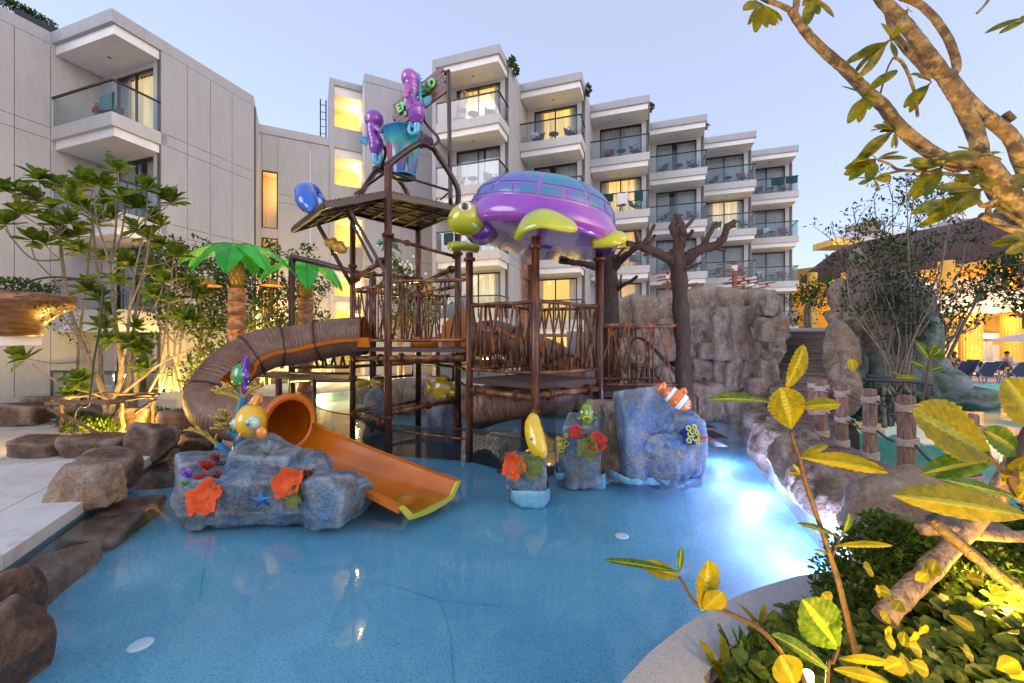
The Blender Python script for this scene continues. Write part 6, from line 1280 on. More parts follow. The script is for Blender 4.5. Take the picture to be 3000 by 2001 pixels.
seahorse('larger purple seahorse with blue back crest standing on the right rim of the bucket', q(1215, 300), (1, .2, .2),
         [q(1203, 235), q(1206, 262), q(1203, 285), q(1208, 305), q(1218, 325), q(1220, 345), q(1222, 362)], [.17, .15, .10, .15, .20, .16, .09],
         [q(1220, 350), q(1222, 372), q(1218, 390), q(1206, 392), q(1198, 380), q(1202, 364), q(1210, 366), q(1208, 374)], [.085, .075, .06, .045, .038, .033, .028, .02], q(1201, 230), (.19, .19, .19), [q(1195, 250, 8.5), q(1190, 275, 8.35), q(1194, 285, 8.3)],
         [(q(1240, 288), q(1262, 300), .05), (q(1212, 280, 8.4), q(1216, 270, 8.3), .03)], [(q(1186, 235, 8.6), (-1, -.4, 0))], [q(1205, 212), q(1220, 218), q(1229, 240), q(1230, 270), q(1232, 300), q(1232, 330), q(1228, 355), q(1224, 385)])
q2 = lambda x, y, d=9.2: P(x, y, d)
seahorse('smaller purple seahorse left of the bucket facing right', q2(1095, 400), (-1, .2, .2),
         [q2(1098, 352), q2(1092, 380), q2(1096, 400), q2(1102, 420), q2(1100, 440), q2(1098, 452)], [.17, .13, .14, .165, .13, .085],
         [q2(1098, 446), q2(1098, 465), q2(1102, 480), q2(1112, 474), q2(1116, 458), q2(1110, 448), q2(1106, 456)], [.085, .075, .06, .045, .038, .03, .02], q2(1096, 350), (.215, .2, .215), [q2(1100, 372, 9.1), q2(1112, 382, 9.0), q2(1120, 388, 9.0)],
         [(q2(1076, 402), q2(1056, 418), .05)], [(q2(1080, 346, 9.05), (-.5, -1, 0))], [q2(1100, 324), q2(1098, 328), q2(1082, 340)])
# ================================================================== stairs, walkway, rope posts, marker posts
m_plank = mat('weathered_planks', (.21, .15, .13), .75, c2=(.11, .075, .065), sc2=3, c3=(.2, .16, .145), sc3=7, stretch=(2, 2, 9), bump=.6, bsc=14, lo=.42, hi=.62)
m_plank2 = mat('walkway_planks', (.16, .12, .11), .75, c2=(.08, .06, .055), sc2=2.4, c3=(.22, .18, .165), sc3=6, stretch=(1, 6, 6), bump=.6, bsc=10, lo=.42, hi=.62)
st = thing('wooden_stairs', 'flight of dark timber steps climbing between the rock wall and the stacked rocks', 'stairs', (5.9, 8.0, .2))
s0, s1 = V(5.72, 8.05, 0), V(8.2, 11.55, 0); sdv = (s1-s0).normalized(); sw = V(sdv.y, -sdv.x, 0); NS = 12
for k in range(NS):
    t0, t1 = k/NS, (k+1)/NS; a, b_ = s0.lerp(s1, t0), s0.lerp(s1, t1); z = .28+(2.28-.28)*(k+1)/NS; hw = lerp(.62, .60, t0)
    o = MB(); q = [a-sw*hw, a+sw*hw, b_+sdv*.02+sw*hw, b_+sdv*.02-sw*hw]; o.hexa([V(p.x, p.y, z-.05) for p in q], [V(p.x, p.y, z) for p in q]); o.build('tread', m_plank, st)
    q = [a-sw*hw+sdv*.025, a+sw*hw+sdv*.025, a+sw*hw+sdv*.06, a-sw*hw+sdv*.06]; MB().hexa([V(p.x, p.y, z-.20) for p in q], [V(p.x, p.y, z-.052) for p in q]).build('riser', m_plank, st)
q = [s1-sw*.75, s1+sw*.6, s1+sdv*.25+sw*.6, s1+sdv*.25-sw*.75]; MB().hexa([V(p.x, p.y, 2.1) for p in q], [V(p.x, p.y, 2.38) for p in q]).build('landing', m_conc, st)
m_chk = MB(); 
for sg_ in (-1, 1): m_chk.prism([V(p.x, p.y, 0) for p in [s0+sw*sg_*.63, s1+sw*sg_*.6, s1+sw*sg_*.85, s0+sw*sg_*.85]], (0, 0, .3))
m_chk.build('side_bed', m_rkw, st)
wk = thing('plank_walkway', 'curving walkway of dark weathered planks between the boulders and the rope posts', 'walkway', (4.9, 6, .28))
cl = smooth_path([V(4.2, 4.1, 0), V(4.5, 4.9, 0), V(4.78, 5.75, 0), V(5.0, 6.6, 0), V(5.25, 7.35, 0), V(5.72, 8.1, 0)], 7)
for i in range(len(cl)-1):
    a, b_ = cl[i], cl[i+1]; d = (b_-a).normalized(); n0 = V(d.y, -d.x, 0)*.50; g = d*.006; rr = random.Random(i)
    zz = .275+rr.uniform(-.004, .006); q = [a+g-n0, a+g+n0, b_-g+n0, b_-g-n0]; MB().hexa([V(p.x, p.y, zz-.05) for p in q], [V(p.x, p.y, zz) for p in q]).build('plank', m_plank2, wk)
bb = MB(); L_ = [c-V(.45, 0, 0) for c in cl]; R_ = [c+V(.55, 0, 0) for c in cl]
k = len(cl); bb.add([V(p.x, p.y, .22) for p in L_]+[V(p.x, p.y, .22) for p in R_]+[V(p.x, p.y, -.8) for p in R_], [(k+i, k+i+1, i+1, i)[::-1] for i in range(k-1)]+[(2*k+i, 2*k+i+1, k+i+1, k+i) for i in range(k-1)]); bb.build('base', m_rkw, wk)
m_post = mat('timber_post', (.20, .10, .065), .7, c2=(.09, .045, .035), sc2=2.4, c3=(.28, .18, .14), sc3=6, stretch=(7, 7, 1.2), bump=.8, bsc=7, lo=.42, hi=.62)
m_rope = mat('pale_rope', (.46, .37, .31), .8, c2=(.30, .22, .18), sc2=40, bump=.6, bsc=60); m_rope2 = mat('dark_rope', (.05, .05, .055), .7, bump=.6, bsc=80)
POSTS = [(2384, 1108, 1251, 8.1, .082), (2408, 1113, 1282, 7.23, .085), (2467, 1127, 1312, 6.6, .078), (2550, 1141, 1350, 5.86, .080), (2657, 1161, 1404, 5.05, .088), (2835, 1215, 1560, 3.9, .085)]
rp = []
for i, (px, y0, y1, d, r) in enumerate(POSTS):
    b0, t0 = P(px, y1, d), P(px-2, y0, d); p = thing('rope_post', ['timber rope post nearest the wooden stairs', 'second timber rope post from the stairs', 'third timber rope post from the stairs', 'fourth timber rope post from the stairs', 'largest fully visible timber rope post by the turquoise pool', 'timber rope post behind the big yellow leaves'][i], 'post', b0, 'rope wrapped posts along the plank walkway')
    sq = MB(); q = [V(-r, -r*.9, 0), V(r, -r*.9, 0), V(r*1.0, r, 0), V(-r, r, 0)]
    c8 = []
    for k in range(8): a = math.pi/8+k*math.pi/4; c8.append(V(math.cos(a)*r*1.06*(1.08 if k % 2 else 1), math.sin(a)*r*1.06, 0))
    bz = V(b0.x, b0.y, min(b0.z, .3)-.15); sq.add([bz+c for c in c8]+[V(t0.x, t0.y, t0.z)+c*.94 for c in c8]+[t0+V(0, 0, .012)+c*.8 for c in c8], [(k, (k+1) % 8, 8+(k+1) % 8, 8+k) for k in range(8)]+[(8+k, 8+(k+1) % 8, 16+(k+1) % 8, 16+k) for k in range(8)]+[tuple(16+k for k in range(8))]); sq.build('timber', m_post, p)
    hh = t0.z-b0.z; hs = []
    for fz in (.86, .45, .08) if i else (.86, .3):
        zc = b0.z+hh*fz; w = MB(); hs.append(V(b0.x, b0.y, zc)); w.tube([V(b0.x+(r*1.22+.004*math.sin(k*5))*math.cos(k*math.pi/6), b0.y+(r*1.2)*math.sin(k*math.pi/6), zc-.05+.10*k/72+.012*math.sin(k*1.1)) for k in range(73)], .011*r/.08, 5)
        w.build('rope_wrap', m_rope, p)
    rp.append((hs, r))
for i in range(len(rp)-1):
    for j in (0, 1):
        a, b_ = rp[i][0][j], rp[i+1][0][min(j, len(rp[i+1][0])-1)]
        if i == 0 and j == 1: b_ = rp[1][0][1]
        q = [a.lerp(b_, k/10)+V(.02, -.07, -.10*4*(k/10)*(1-k/10)*(b_-a).length*.8) for k in range(11)]
        o = MB().tube(q, .016, 6).build('hanging_rope', m_rope2, None, f'{["upper", "lower"][j]} dark rope sagging between the {["first and second", "second and third", "third and fourth", "fourth and fifth", "fifth and last"][i]} post counted from the stairs', 'rope', 'ropes of the walkway')
m_mark = mat('red_brown_timber', (.30, .085, .04), .6, c2=(.18, .05, .03), sc2=3, stretch=(4, 4, 1)); m_bandw = mat('white_band', (.7, .68, .66), .6)
MK = [(2152, 768, 870, 15, 13.2, 6), (1956, 796, 880, 9, 13.0, 3), (1974, 806, 880, 9, 13.4, 2), (2020, 832, 885, 8, 13.2, 2), (2034, 834, 885, 8, 13.6, 2), (2128, 852, 885, 8, 13.0, 1), (2165, 825, 885, 9, 13.6, 2), (2178, 812, 885, 8, 14.0, 2), (2193, 820, 880, 8, 14.3, 1), (2217, 825, 880, 8, 14.6, 2), (2247, 829, 880, 8, 14.9, 1)]
MN = ['tallest red brown marker post with six cross bars on the rock wall', 'tall marker post with white band left of the bare tree trunk', 'marker post right beside the bare tree trunk, left side', 'short marker post just right of the bare tree trunk', 'second short marker post right of the bare tree trunk', 'very short marker post left of the tallest one', 'marker post directly right of the tallest one', 'second marker post right of the tallest one', 'third marker post right of the tallest one', 'fourth marker post right of the tallest one', 'rightmost marker post above the stairs side of the rock wall']
for i, (px, y0, y1, w, d, nb) in enumerate(MK):
    t0, b0 = P(px, y0, d), P(px, y1, d); b0.z = 2.3; r = w/FP*d/2; t = thing('marker_post', MN[i], 'post', b0, 'red brown marker posts on the rock wall')
    MB().tube([b0, t0], [r, r*.95], 10).build('post', m_mark, t); MB().tube([t0-V(0, 0, .28), t0-V(0, 0, .1)], r*1.06, 10, cap=False).build('white_band', m_bandw, t)
    for k in range(nb):
        z = t0.z-.06-k*.20; L = (.55 if i == 0 else .42)*(1+.12*((k*3+i) % 3)); sh = -.12 if k % 2 else .05
        if z < 2.9: continue
        MB().tube([V(t0.x-L-sh, t0.y-.05, z-.05), V(t0.x-L-sh+.05, t0.y-.05, z-.02), V(t0.x+L*.7-sh, t0.y-.05, z+.09)], .024, 6).build('cross_bar', m_mark, t)

# ================================================================== restaurant
m_shg = mat('roof_shingle', (.115, .045, .032), .85, c2=(.08, .03, .022), sc2=1.5, c3=(.15, .062, .045), sc3=6, lo=.4, hi=.65, bump=.5, bsc=10)
_t = m_shg.node_tree; _N = _t.nodes; _L = _t.links; _b = _N['Principled BSDF']; _br = _N.new('ShaderNodeTexBrick'); _tc = _N.new('ShaderNodeTexCoord'); _L.new(_tc.outputs['UV'], _br.inputs['Vector'])
_br.inputs['Scale'].default_value = 1; _br.inputs['Mortar Size'].default_value = .035; _br.inputs['Brick Width'].default_value = .5; _br.inputs['Row Height'].default_value = .32; _br.inputs['Color1'].default_value = (1, 1, 1, 1); _br.inputs['Color2'].default_value = (.62, .6, .6, 1); _br.inputs['Mortar'].default_value = (.2, .2, .2, 1)
_mm = _N.new('ShaderNodeMix'); _mm.data_type = 'RGBA'; _mm.blend_type = 'MULTIPLY'; _mm.inputs[0].default_value = 1; _L.new(_b.inputs['Base Color'].links[0].from_socket, _mm.inputs[6]); _L.new(_br.outputs[0], _mm.inputs[7]); _L.new(_mm.outputs[2], _b.inputs['Base Color'])
m_yw = mat('ochre_wall', (.70, .43, .09), .8, c2=(.58, .34, .07), sc2=2); m_band = mat('white_terrace_band', (.72, .68, .64), .7)
rest = thing('restaurant', 'large restaurant pavilion with brown shingled dome roof, white terrace band and yellow lit fluted columns', 'building', (28, 26, .15))
EV = smooth_path([P(2346, 830, 34), P(2450, 822, 32), P(2568, 807, 30), P(2706, 790, 28), P(2874, 764, 26), P(3000, 746, 25), P(3250, 700, 23)], 6)
RG = smooth_path([P(2344, 816, 34.5), P(2400, 770, 38), P(2470, 728, 41), P(2620, 700, 42), P(2759, 680, 42), P(2973, 628, 40), P(3300, 560, 38)], 6)
k = len(EV); rb = MB(); vs = []; NR = 10
for j in range(NR+1):
    t = j/NR
    for i in range(k): p = EV[i].lerp(RG[i], t); hgt = (RG[i].z-EV[i].z); vs.append(V(p.x, p.y, EV[i].z+hgt*math.sin(t*math.pi/2)**.85))
rb.add(vs, [(j*k+i, j*k+i+1, (j+1)*k+i+1, (j+1)*k+i) for j in range(NR) for i in range(k-1)], True); ro = rb.build('roof', m_shg, rest); uv = ro.data.uv_layers.new(name='UVMap')
for p in ro.data.polygons:
    for li, vi in zip(p.loop_indices, p.vertices): uv.data[li].uv = ((vi % k)*2.2, (vi//k)*1.8)
b = MB(); q = [p+V(0, 0, -.28) for p in EV]; b.add([p+V(0, -.02, .0) for p in EV]+[p+V(0, -.02, 0) for p in q]+[p+V(.9, 2.6, -.1) for p in q], [(r*k+i, (r+1)*k+i, (r+1)*k+i+1, r*k+i+1) for r in range(2) for i in range(k-1)]); b.build('eave', m_yw, rest)
def strip(pts2, z0, z1, m, nm, off=V(0, 0, 0)):
    b = MB(); n = len(pts2); b.add([V(p.x, p.y, z0)+off for p in pts2]+[V(p.x, p.y, z1)+off for p in pts2], [(i, i+1, n+i+1, n+i) for i in range(n-1)]); return b.build(nm, m, rest)
BW = [p+V(1.2, 3.4, 0) for p in EV]; strip(BW, .15, 8.5, m_yw, 'back_wall')
TP = [p for p in EV if p.x > 26.5]; TPo = [V(p.x-.5, p.y-1.2, 0) for p in TP]
zb0, zb1 = 3.75, 5.05
strip(TPo, zb0, zb1, m_band, 'terrace_band')
n = len(TPo); b = MB(); b.add([V(p.x, p.y, zb0) for p in TPo]+[V(p.x+1.3, p.y+4.4, zb0) for p in TPo], [(i, n+i, n+i+1, i+1) for i in range(n-1)]); b.build('terrace_soffit', m_yw, rest)
b = MB(); b.add([V(p.x, p.y, zb1) for p in TPo]+[V(p.x+1.3, p.y+4.4, zb1) for p in TPo], [(i, i+1, n+i+1, n+i) for i in range(n-1)]); b.build('terrace_floor', m_band, rest)
def fluted(px, d, w, z0, z1, nm='column'):
    c = P(px, 1000, d); r = w/FP*d/2; b = MB(); K = 44; pr = []
    for z in (z0, z1): pr.append([V(c.x+(r*(1 if q % 2 else .93))*math.cos(2*math.pi*q/K), c.y+(r*(1 if q % 2 else .93))*math.sin(2*math.pi*q/K), z) for q in range(K)])
    b.add(pr[0]+pr[1], [(q, (q+1) % K, K+(q+1) % K, K+q) for q in range(K)]); return b.build(nm, m_yw, rest)
for px, w in ((2770, 50), (2843, 50), (2964, 46), (3040, 50)): fluted(px, 25.2, w, .15, zb0)
for px, w in ((2772, 36), (2900, 40), (2990, 40), (2600, 30), (2480, 26), (2380, 24)): fluted(px, 26.5 if px > 2700 else 31, w, zb1 if px > 2700 else .15, 7.2)
for px in (2440, 2520, 2660): MB().beam(P(px, 960, 30), P(px, 820, 30), .3, .3).build('post', m_yw, rest)
for i in range(7):   # glass rail of the terrace
    a, b_ = TPo[min(i*2, n-1)], TPo[min(i*2+2, n-1)]
    if (b_-a).length > .1: MB().add([V(a.x, a.y, zb1), V(b_.x, b_.y, zb1), V(b_.x, b_.y, zb1+.9), V(a.x, a.y, zb1+.9)], [(0, 1, 2, 3)]).build('glass_panel', m_rail, rest)
def wlamp(px, py, d, e, col=(1, .55, .12), vis=True):
    p = P(px, py, d); lamp(p, e, col, .12)
    if vis: MB().ell(p+V(0, .05, .16), .09, nu=8, nv=6).build('ceiling_lamp', m_lamp, rest)
for a in ((2830, 915, 24.6, 115), (2918, 914, 24.6, 115), (2760, 925, 25, 100), (3010, 905, 24, 115), (2886, 822, 26.5, 100), (2928, 826, 27, 100), (2720, 838, 28, 90), (2600, 860, 30, 90), (2480, 880, 32, 90), (2390, 890, 33, 90)): wlamp(*a)
lamp(P(2900, 1040, 23.5), 75, (1, .62, .18), .3); lamp(P(2790, 1040, 24), 60, (1, .62, .18), .3)
# far guest building seen between the columns, white slab building behind the roof
gh = thing('guest_building', 'white building with a lit balcony seen between the yellow restaurant columns', 'building', P(2900, 1050, 27.5))
MB().prism([P(2866, 1080, 27.8), P(2946, 1080, 27.8), P(2946, 1010, 27.8), P(2866, 1010, 27.8)], (0, .2, 0)).build('wall', m_band, gh)
MB().prism([P(2866, 992, 27.6), P(2946, 992, 27.6), P(2946, 975, 27.6), P(2866, 975, 27.6)], (0, .5, 0)).build('balcony', m_white, gh)
for x in (2872, 2892): MB().prism([P(x, 1055, 27.75), P(x+16, 1055, 27.75), P(x+16, 1000, 27.75), P(x, 1000, 27.75)], (0, .04, 0)).build('window', m_curt, gh)
MB().prism([P(2866, 972, 28.6), P(2944, 972, 28.6), P(2944, 945, 28.6), P(2866, 945, 28.6)], (0, .1, 0)).build('window', m_black, gh)
lamp(P(2905, 985, 26.8), 60, (1, .8, .5), .2)
hb_ = thing('hill_house', 'white flat roofed house above the brown restaurant roof', 'building', P(2600, 740, 46))
for (x0, x1, y0, y1, m_, d) in ((2441, 2530, 716, 698, m_yw, 44), (2510, 2640, 715, 672, m_white, 46), (2640, 2810, 712, 700, m_white, 46), (2790, 2885, 668, 624, m_white, 46), (2800, 2960, 640, 626, m_white, 45), (2540, 2580, 676, 645, m_wick, 45)):
    MB().prism([P(x0, y0, d), P(x1, y0, d), P(x1, y1, d), P(x0, y1, d)], (0, 3, 0)).build('slab', m_ if m_ is not m_wick else mat('tan_panel', (.3, .2, .15), .7), hb_)
lamp(P(2470, 712, 42.5), 120, (1, .7, .3), .2)
# loungers, tables, umbrellas
m_sling = mat('lounger_sling', (.05, .055, .12), .7, bump=.2, bsc=90); m_alu = mat('lounger_frame', (.22, .20, .26), .4, metal=.3)
def lounger():
    t = thing('sun_lounger', 'x', 'sun lounger', (0, 0, 0)); b = MB()
    for s in (-.33, .33):
        b.tube([(s, -.85, .32), (s, .15, .32), (s, .55, .95)], .022, 6)
        b.tube(smooth_path([V(s*1.1, -.15, .0), V(s*1.1, -.05, .38), V(s*1.1, .15, .5), V(s*1.1, .4, .42), V(s*1.1, .55, .0)], 4), .024, 6); b.tube([(s, -.75, .32), (s, -.8, 0)], .02, 6)
    b.build('frame', m_alu, t); MB().box((0, -.36, .335), (.62, .98, .012)).build('seat', m_sling, t)
    MB().add([(-.31, .17, .345), (.31, .17, .345), (.31, .56, .97), (-.31, .56, .97), (-.31, .19, .335), (.31, .19, .335), (.31, .575, .955), (-.31, .575, .955)], [(0, 1, 2, 3), (7, 6, 5, 4)]).build('backrest', m_sling, t); return t
l0 = lounger(); lpos = [(2812, 18.8, 'leftmost dark sun lounger before the restaurant tables'), (2872, 18.3, 'middle dark sun lounger before the restaurant tables'), (2962, 18.0, 'right dark sun lounger before the restaurant tables')]
for i, (px, d, lb) in enumerate(lpos):
    p = P(px, 1000, d); p.z = .15
    if i == 0: l0.location = p; l0.rotation_euler = (0, 0, math.pi-.25); l0['label'] = lb; l0['group'] = 'sun loungers by the far pool'
    else: copy_thing(l0, p, math.pi-.2+.1*i, 1, lb, 'sun loungers by the far pool')
m_cloth = mat('table_cloth', (.6, .56, .66), .8)
for i, (px, d, w, lb) in enumerate(((2855, 21.5, 2.2, 'long restaurant table under a pale cloth with glasses'), (2915, 22.2, 1.6, 'small restaurant table by the right fluted column'))):
    p = P(px, 1000, d); t = thing('dining_table', lb, 'table', (p.x, p.y, .15)); MB().box((p.x, p.y, .87), (w, .9, .04)).build('tabletop', m_cloth, t)
    MB().box((p.x, p.y-.44, .67), (w, .02, .4)).build('cloth_drop', m_cloth, t)
    for sx_ in (-1, 1): MB().tube([(p.x+sx_*w*.4, p.y, .15), (p.x+sx_*w*.4, p.y, .85)], .04, 8).build('leg', m_wick, t)
    for q in range(4): MB().lathe([(.0, 0), (.03, 0), (.01, .02), (.01, .09), (.04, .12), (.035, .2)], (p.x-w*.35+q*w*.22, p.y-.2, .89), n=10).build('wine_glass', m_glass, None, ['wine glass nearest the left end of', 'second wine glass from the left on', 'third wine glass from the left on', 'rightmost wine glass on'][q]+(' the long pale table' if i == 0 else ' the small table'), 'glass', 'glasses on the restaurant tables')
for i, (px, py, w, d) in enumerate(((3010, 1000, 2.6, 20), (2700, 1000, 2.4, 21))):
    c = P(px, py, d); t = thing('sun_umbrella', ['pale mauve umbrella at the right picture edge by the restaurant', 'pale umbrella half hidden behind the rocks left of the columns'][i], 'umbrella', (c.x, c.y, .15))
    MB().lathe([(0, .42), (w*.25, .28), (w*.5, .04), (w*.5, .0), (w*.25, .24), (0, .38)], c, n=8, smooth=False).build('canopy', mat('umbrella_cloth', (.6, .45, .45), .8) if 'umbrella_cloth' not in MATS else MATS['umbrella_cloth'], t); MB().tube([(c.x, c.y, .15), (c.x, c.y, c.z+.4)], .03, 8).build('pole', m_alu, t)
for i, (px, d) in enumerate(((2800, 20.6), (2890, 21), (2925, 21.2), (2975, 21), (2845, 22.8))):
    p = P(px, 1000, d); o = link('wicker_chair', CH, None, (p.x, p.y, .152)); o.rotation_euler = (0, 0, i*1.3); tag(o, ['wicker chair of the seated woman at the restaurant', 'wicker chair in front of the right restaurant table', 'wicker chair beside the glowing plant at the restaurant', 'wicker chair of the waiter figure', 'wicker chair behind the long pale table'][i], 'chair', 'chairs at the restaurant tables')
# ------------------------------------------------------------------ people
def skin_body(nm, joints, edges, mats, parent, sub=2):
    me = bpy.data.meshes.new(nm); me.from_pydata([tuple(Vector(j[0])-OFF[parent.name]) for j in joints], edges, []); o = bpy.data.objects.new(nm, me); COL.objects.link(o)
    mo = o.modifiers.new('s', 'SKIN'); sv_ = me.skin_vertices[0].data
    for i, j in enumerate(joints): sv_[i].radius = j[1] if hasattr(j[1], '__len__') else (j[1], j[1])
    sv_[0].use_root = True; mo.use_smooth_shade = True; o.modifiers.new('d', 'SUBSURF').levels = sub
    dg = bpy.context.evaluated_depsgraph_get(); m2 = bpy.data.meshes.new_from_object(o.evaluated_get(dg)); bpy.data.objects.remove(o); m2.materials.clear(); m2.materials.append(mats)
    m2.polygons.foreach_set('use_smooth', [True]*len(m2.polygons)); o = bpy.data.objects.new(nm, m2); COL.objects.link(o); o.parent = parent; OFF[o.name] = OFF[parent.name]; return o
m_skin = mat('skin', (.50, .27, .19), .5, c2=(.42, .21, .14), sc2=6); m_hair = mat('dark_hair', (.03, .018, .012), .6); m_shorts = mat('navy_shorts', (.03, .045, .10), .8)
def person(label, base, face, pose, top=None, bottom=None, hair=m_hair, longhair=False):
    t = thing('person', label, 'person', base); f = V(math.cos(face), math.sin(face), 0); s = V(-math.sin(face), math.cos(face), 0); up = V(0, 0, 1); B = Vector(base)
    X = lambda a, b_, c: B+f*a+s*b_+up*c
    if pose == 'stand':
        hz = .93; J = {'pel': (X(0, 0, hz), (.15, .11)), 'waist': (X(0, 0, 1.08), (.135, .10)), 'chest': (X(.0, 0, 1.30), (.165, .115)), 'neckb': (X(-.01, 0, 1.47), (.075, .065)), 'neck': (X(.01, 0, 1.54), .055), 'head': (X(.02, 0, 1.66), (.085, .10)), 'crown': (X(.0, 0, 1.74), (.07, .085)),
             'shL': (X(0, .19, 1.42), .06), 'elL': (X(.10, .38, 1.50), .045), 'haL': (X(.16, .16, 1.70), .034), 'hbL': (X(.12, .08, 1.74), .03), 'shR': (X(0, -.19, 1.42), .06), 'elR': (X(.04, -.29, 1.15), .045), 'haR': (X(.20, -.25, .98), .034), 'hbR': (X(.26, -.23, .94), .03),
             'hiL': (X(0, .09, .86), .095), 'knL': (X(.03, .10, .48), .062), 'anL': (X(-.01, .10, .09), .042), 'toL': (X(.14, .11, .03), .035), 'hiR': (X(0, -.09, .86), .095), 'knR': (X(.06, -.12, .48), .062), 'anR': (X(.02, -.12, .09), .042), 'toR': (X(.17, -.13, .03), .035)}
    else:
        J = {'pel': (X(0, 0, .50), (.15, .13)), 'waist': (X(.02, 0, .66), (.13, .10)), 'chest': (X(.08, 0, .88), (.155, .11)), 'neckb': (X(.11, 0, 1.03), (.07, .06)), 'neck': (X(.13, 0, 1.09), .05), 'head': (X(.16, 0, 1.20), (.08, .095)), 'crown': (X(.14, 0, 1.28), (.068, .08)),
             'shL': (X(.08, .18, .98), .055), 'elL': (X(.16, .24, .74), .042), 'haL': (X(.38, .12, .78), .032), 'hbL': (X(.45, .08, .80), .028), 'shR': (X(.08, -.18, .98), .055), 'elR': (X(.16, -.24, .74), .042), 'haR': (X(.38, -.12, .78), .032), 'hbR': (X(.45, -.08, .80), .028),
             'hiL': (X(.06, .10, .48), .09), 'knL': (X(.42, .12, .48), .06), 'anL': (X(.42, .12, .10), .042), 'toL': (X(.55, .12, .04), .035), 'hiR': (X(.06, -.10, .48), .09), 'knR': (X(.42, -.12, .48), .06), 'anR': (X(.42, -.12, .10), .042), 'toR': (X(.55, -.12, .04), .035)}
    K = list(J); E = [('pel', 'waist'), ('waist', 'chest'), ('chest', 'neckb'), ('neckb', 'neck'), ('neck', 'head'), ('head', 'crown'), ('chest', 'shL'), ('shL', 'elL'), ('elL', 'haL'), ('haL', 'hbL'), ('chest', 'shR'), ('shR', 'elR'), ('elR', 'haR'), ('haR', 'hbR'), ('pel', 'hiL'), ('hiL', 'knL'), ('knL', 'anL'), ('anL', 'toL'), ('pel', 'hiR'), ('hiR', 'knR'), ('knR', 'anR'), ('anR', 'toR')]
    skin_body('body', [J[k_] for k_ in K], [(K.index(a), K.index(b_)) for a, b_ in E], m_skin, t)
    hd_ = J['head'][0]; hr_ = MB(); hr_.ell(hd_+up*.045-f*.022, (.098, .098, .10), nu=14, nv=10)
    if longhair: hr_.ell(hd_-f*.06-up*.08, (.085, .085, .17), nu=12, nv=8)
    hr_.build('hair', hair, t); nb = MB(); nb.ell(hd_+f*.10-up*.0, (.016, .014, .022), nu=8, nv=6); nb.build('nose', m_skin, t)
    for q in (-1, 1): MB().ell(hd_+f*.088+s*q*.033+up*.025, .011, nu=8, nv=6).build('eye', m_eyeb, t); MB().ell(hd_+s*q*.092, (.016, .016, .028), nu=8, nv=6).build('ear', m_skin, t)
    for hh, hb2 in (('haL', 'hbL'), ('haR', 'hbR')):
        a, b_ = J[hh][0], J[hb2][0]; d = (b_-a).normalized(); w_ = d.cross(up).normalized()
        for q in range(4): MB().tube([b_+w_*(.022*(q-1.5)), b_+w_*(.024*(q-1.5))+d*.04, b_+w_*(.024*(q-1.5))+d*.07-up*.015], [.009, .009, .007], 6).build('finger', m_skin, t)
        MB().tube([a+w_*.02, a+w_*.05+d*.03, b_+w_*.055], [.011, .011, .008], 6).build('thumb', m_skin, t)
    g = lambda k_, m_: (J[k_][0], tuple(np.array(J[k_][1] if hasattr(J[k_][1], '__len__') else (J[k_][1],)*2)*m_))
    if bottom: 
        ml = J['hiL'][0].lerp(J['knL'][0], .62); mr = J['hiR'][0].lerp(J['knR'][0], .62)
        skin_body('shorts' if pose == 'stand' else 'trousers', [g('pel', 1.1), g('hiL', 1.14), (ml, (.095, .095)), g('hiR', 1.14), (mr, (.095, .095)), (J['pel'][0]+up*.07, (.15, .115))], [(0, 1), (1, 2), (0, 3), (3, 4), (0, 5)], bottom, t)
    if top: skin_body('shirt', [g('pel', 1.08), g('waist', 1.12), g('chest', 1.12), g('shL', 1.2), (J['shL'][0].lerp(J['elL'][0], .8), (.06, .06)), g('shR', 1.2), (J['shR'][0].lerp(J['elR'][0], .8), (.06, .06)), (J['neckb'][0]-up*.02, (.075, .07))], [(0, 1), (1, 2), (2, 3), (3, 4), (2, 5), (5, 6), (2, 7)], top, t)
    return t
Fb = (V(*CORN[0], 0), -UX, VX); pp = Fb[0]+Fb[1]*2.25+Fb[2]*.62
person('bare chested person in navy shorts standing on the top balcony, hand at head', (pp.x, pp.y, 13.072), -1.7, 'stand', None, m_shorts, mat('short_brown_hair', (.16, .07, .03), .6))
p = P(2790, 1000, 20.6); person('seated person with long dark hair reading at the restaurant table', (p.x, p.y, .17), .2, 'sit', mat('brown_dress', (.10, .05, .035), .8), MATS['brown_dress'], m_hair, True)
p = P(2956, 1000, 21.0); person('seated person in white shirt and dark waistcoat at the right restaurant table', (p.x, p.y, .17), 3.3, 'sit', mat('white_shirt', (.7, .68, .66), .8), m_shorts)
# ================================================================== plants
def leafmat(name, a, b_, c, rough=.5, tr=.35, sc=4): return mat(name, a, rough, spec=.3, c2=b_, sc2=sc, c3=c, sc3=sc*2.6, lo=.42, hi=.62, trans=tr)
m_lf = leafmat('magnolia_leaf', (.07, .13, .012), (.03, .065, .01), (.19, .22, .012))
m_lf2 = leafmat('frangipani_leaf', (.20, .18, .005), (.05, .08, .008), (.34, .26, .006), tr=.5)
m_lf3 = leafmat('almond_leaf', (.26, .21, .002), (.15, .15, .002), (.34, .25, .003), tr=.4, sc=14)
m_lf4 = leafmat('dark_leaf', (.02, .05, .012), (.012, .028, .008), (.05, .09, .015), sc=2)
m_lfv = leafmat('ground_leaf', (.04, .08, .007), (.018, .042, .005), (.13, .15, .008), sc=5)
m_lfg = leafmat('garden_leaf', (.04, .08, .014), (.018, .04, .010), (.09, .13, .015), sc=1.5)
m_stem = mat('grey_branch', (.19, .14, .11), .8, c2=(.11, .08, .06), sc2=9, c3=(.27, .22, .18), sc3=20, bump=.5, bsc=40)
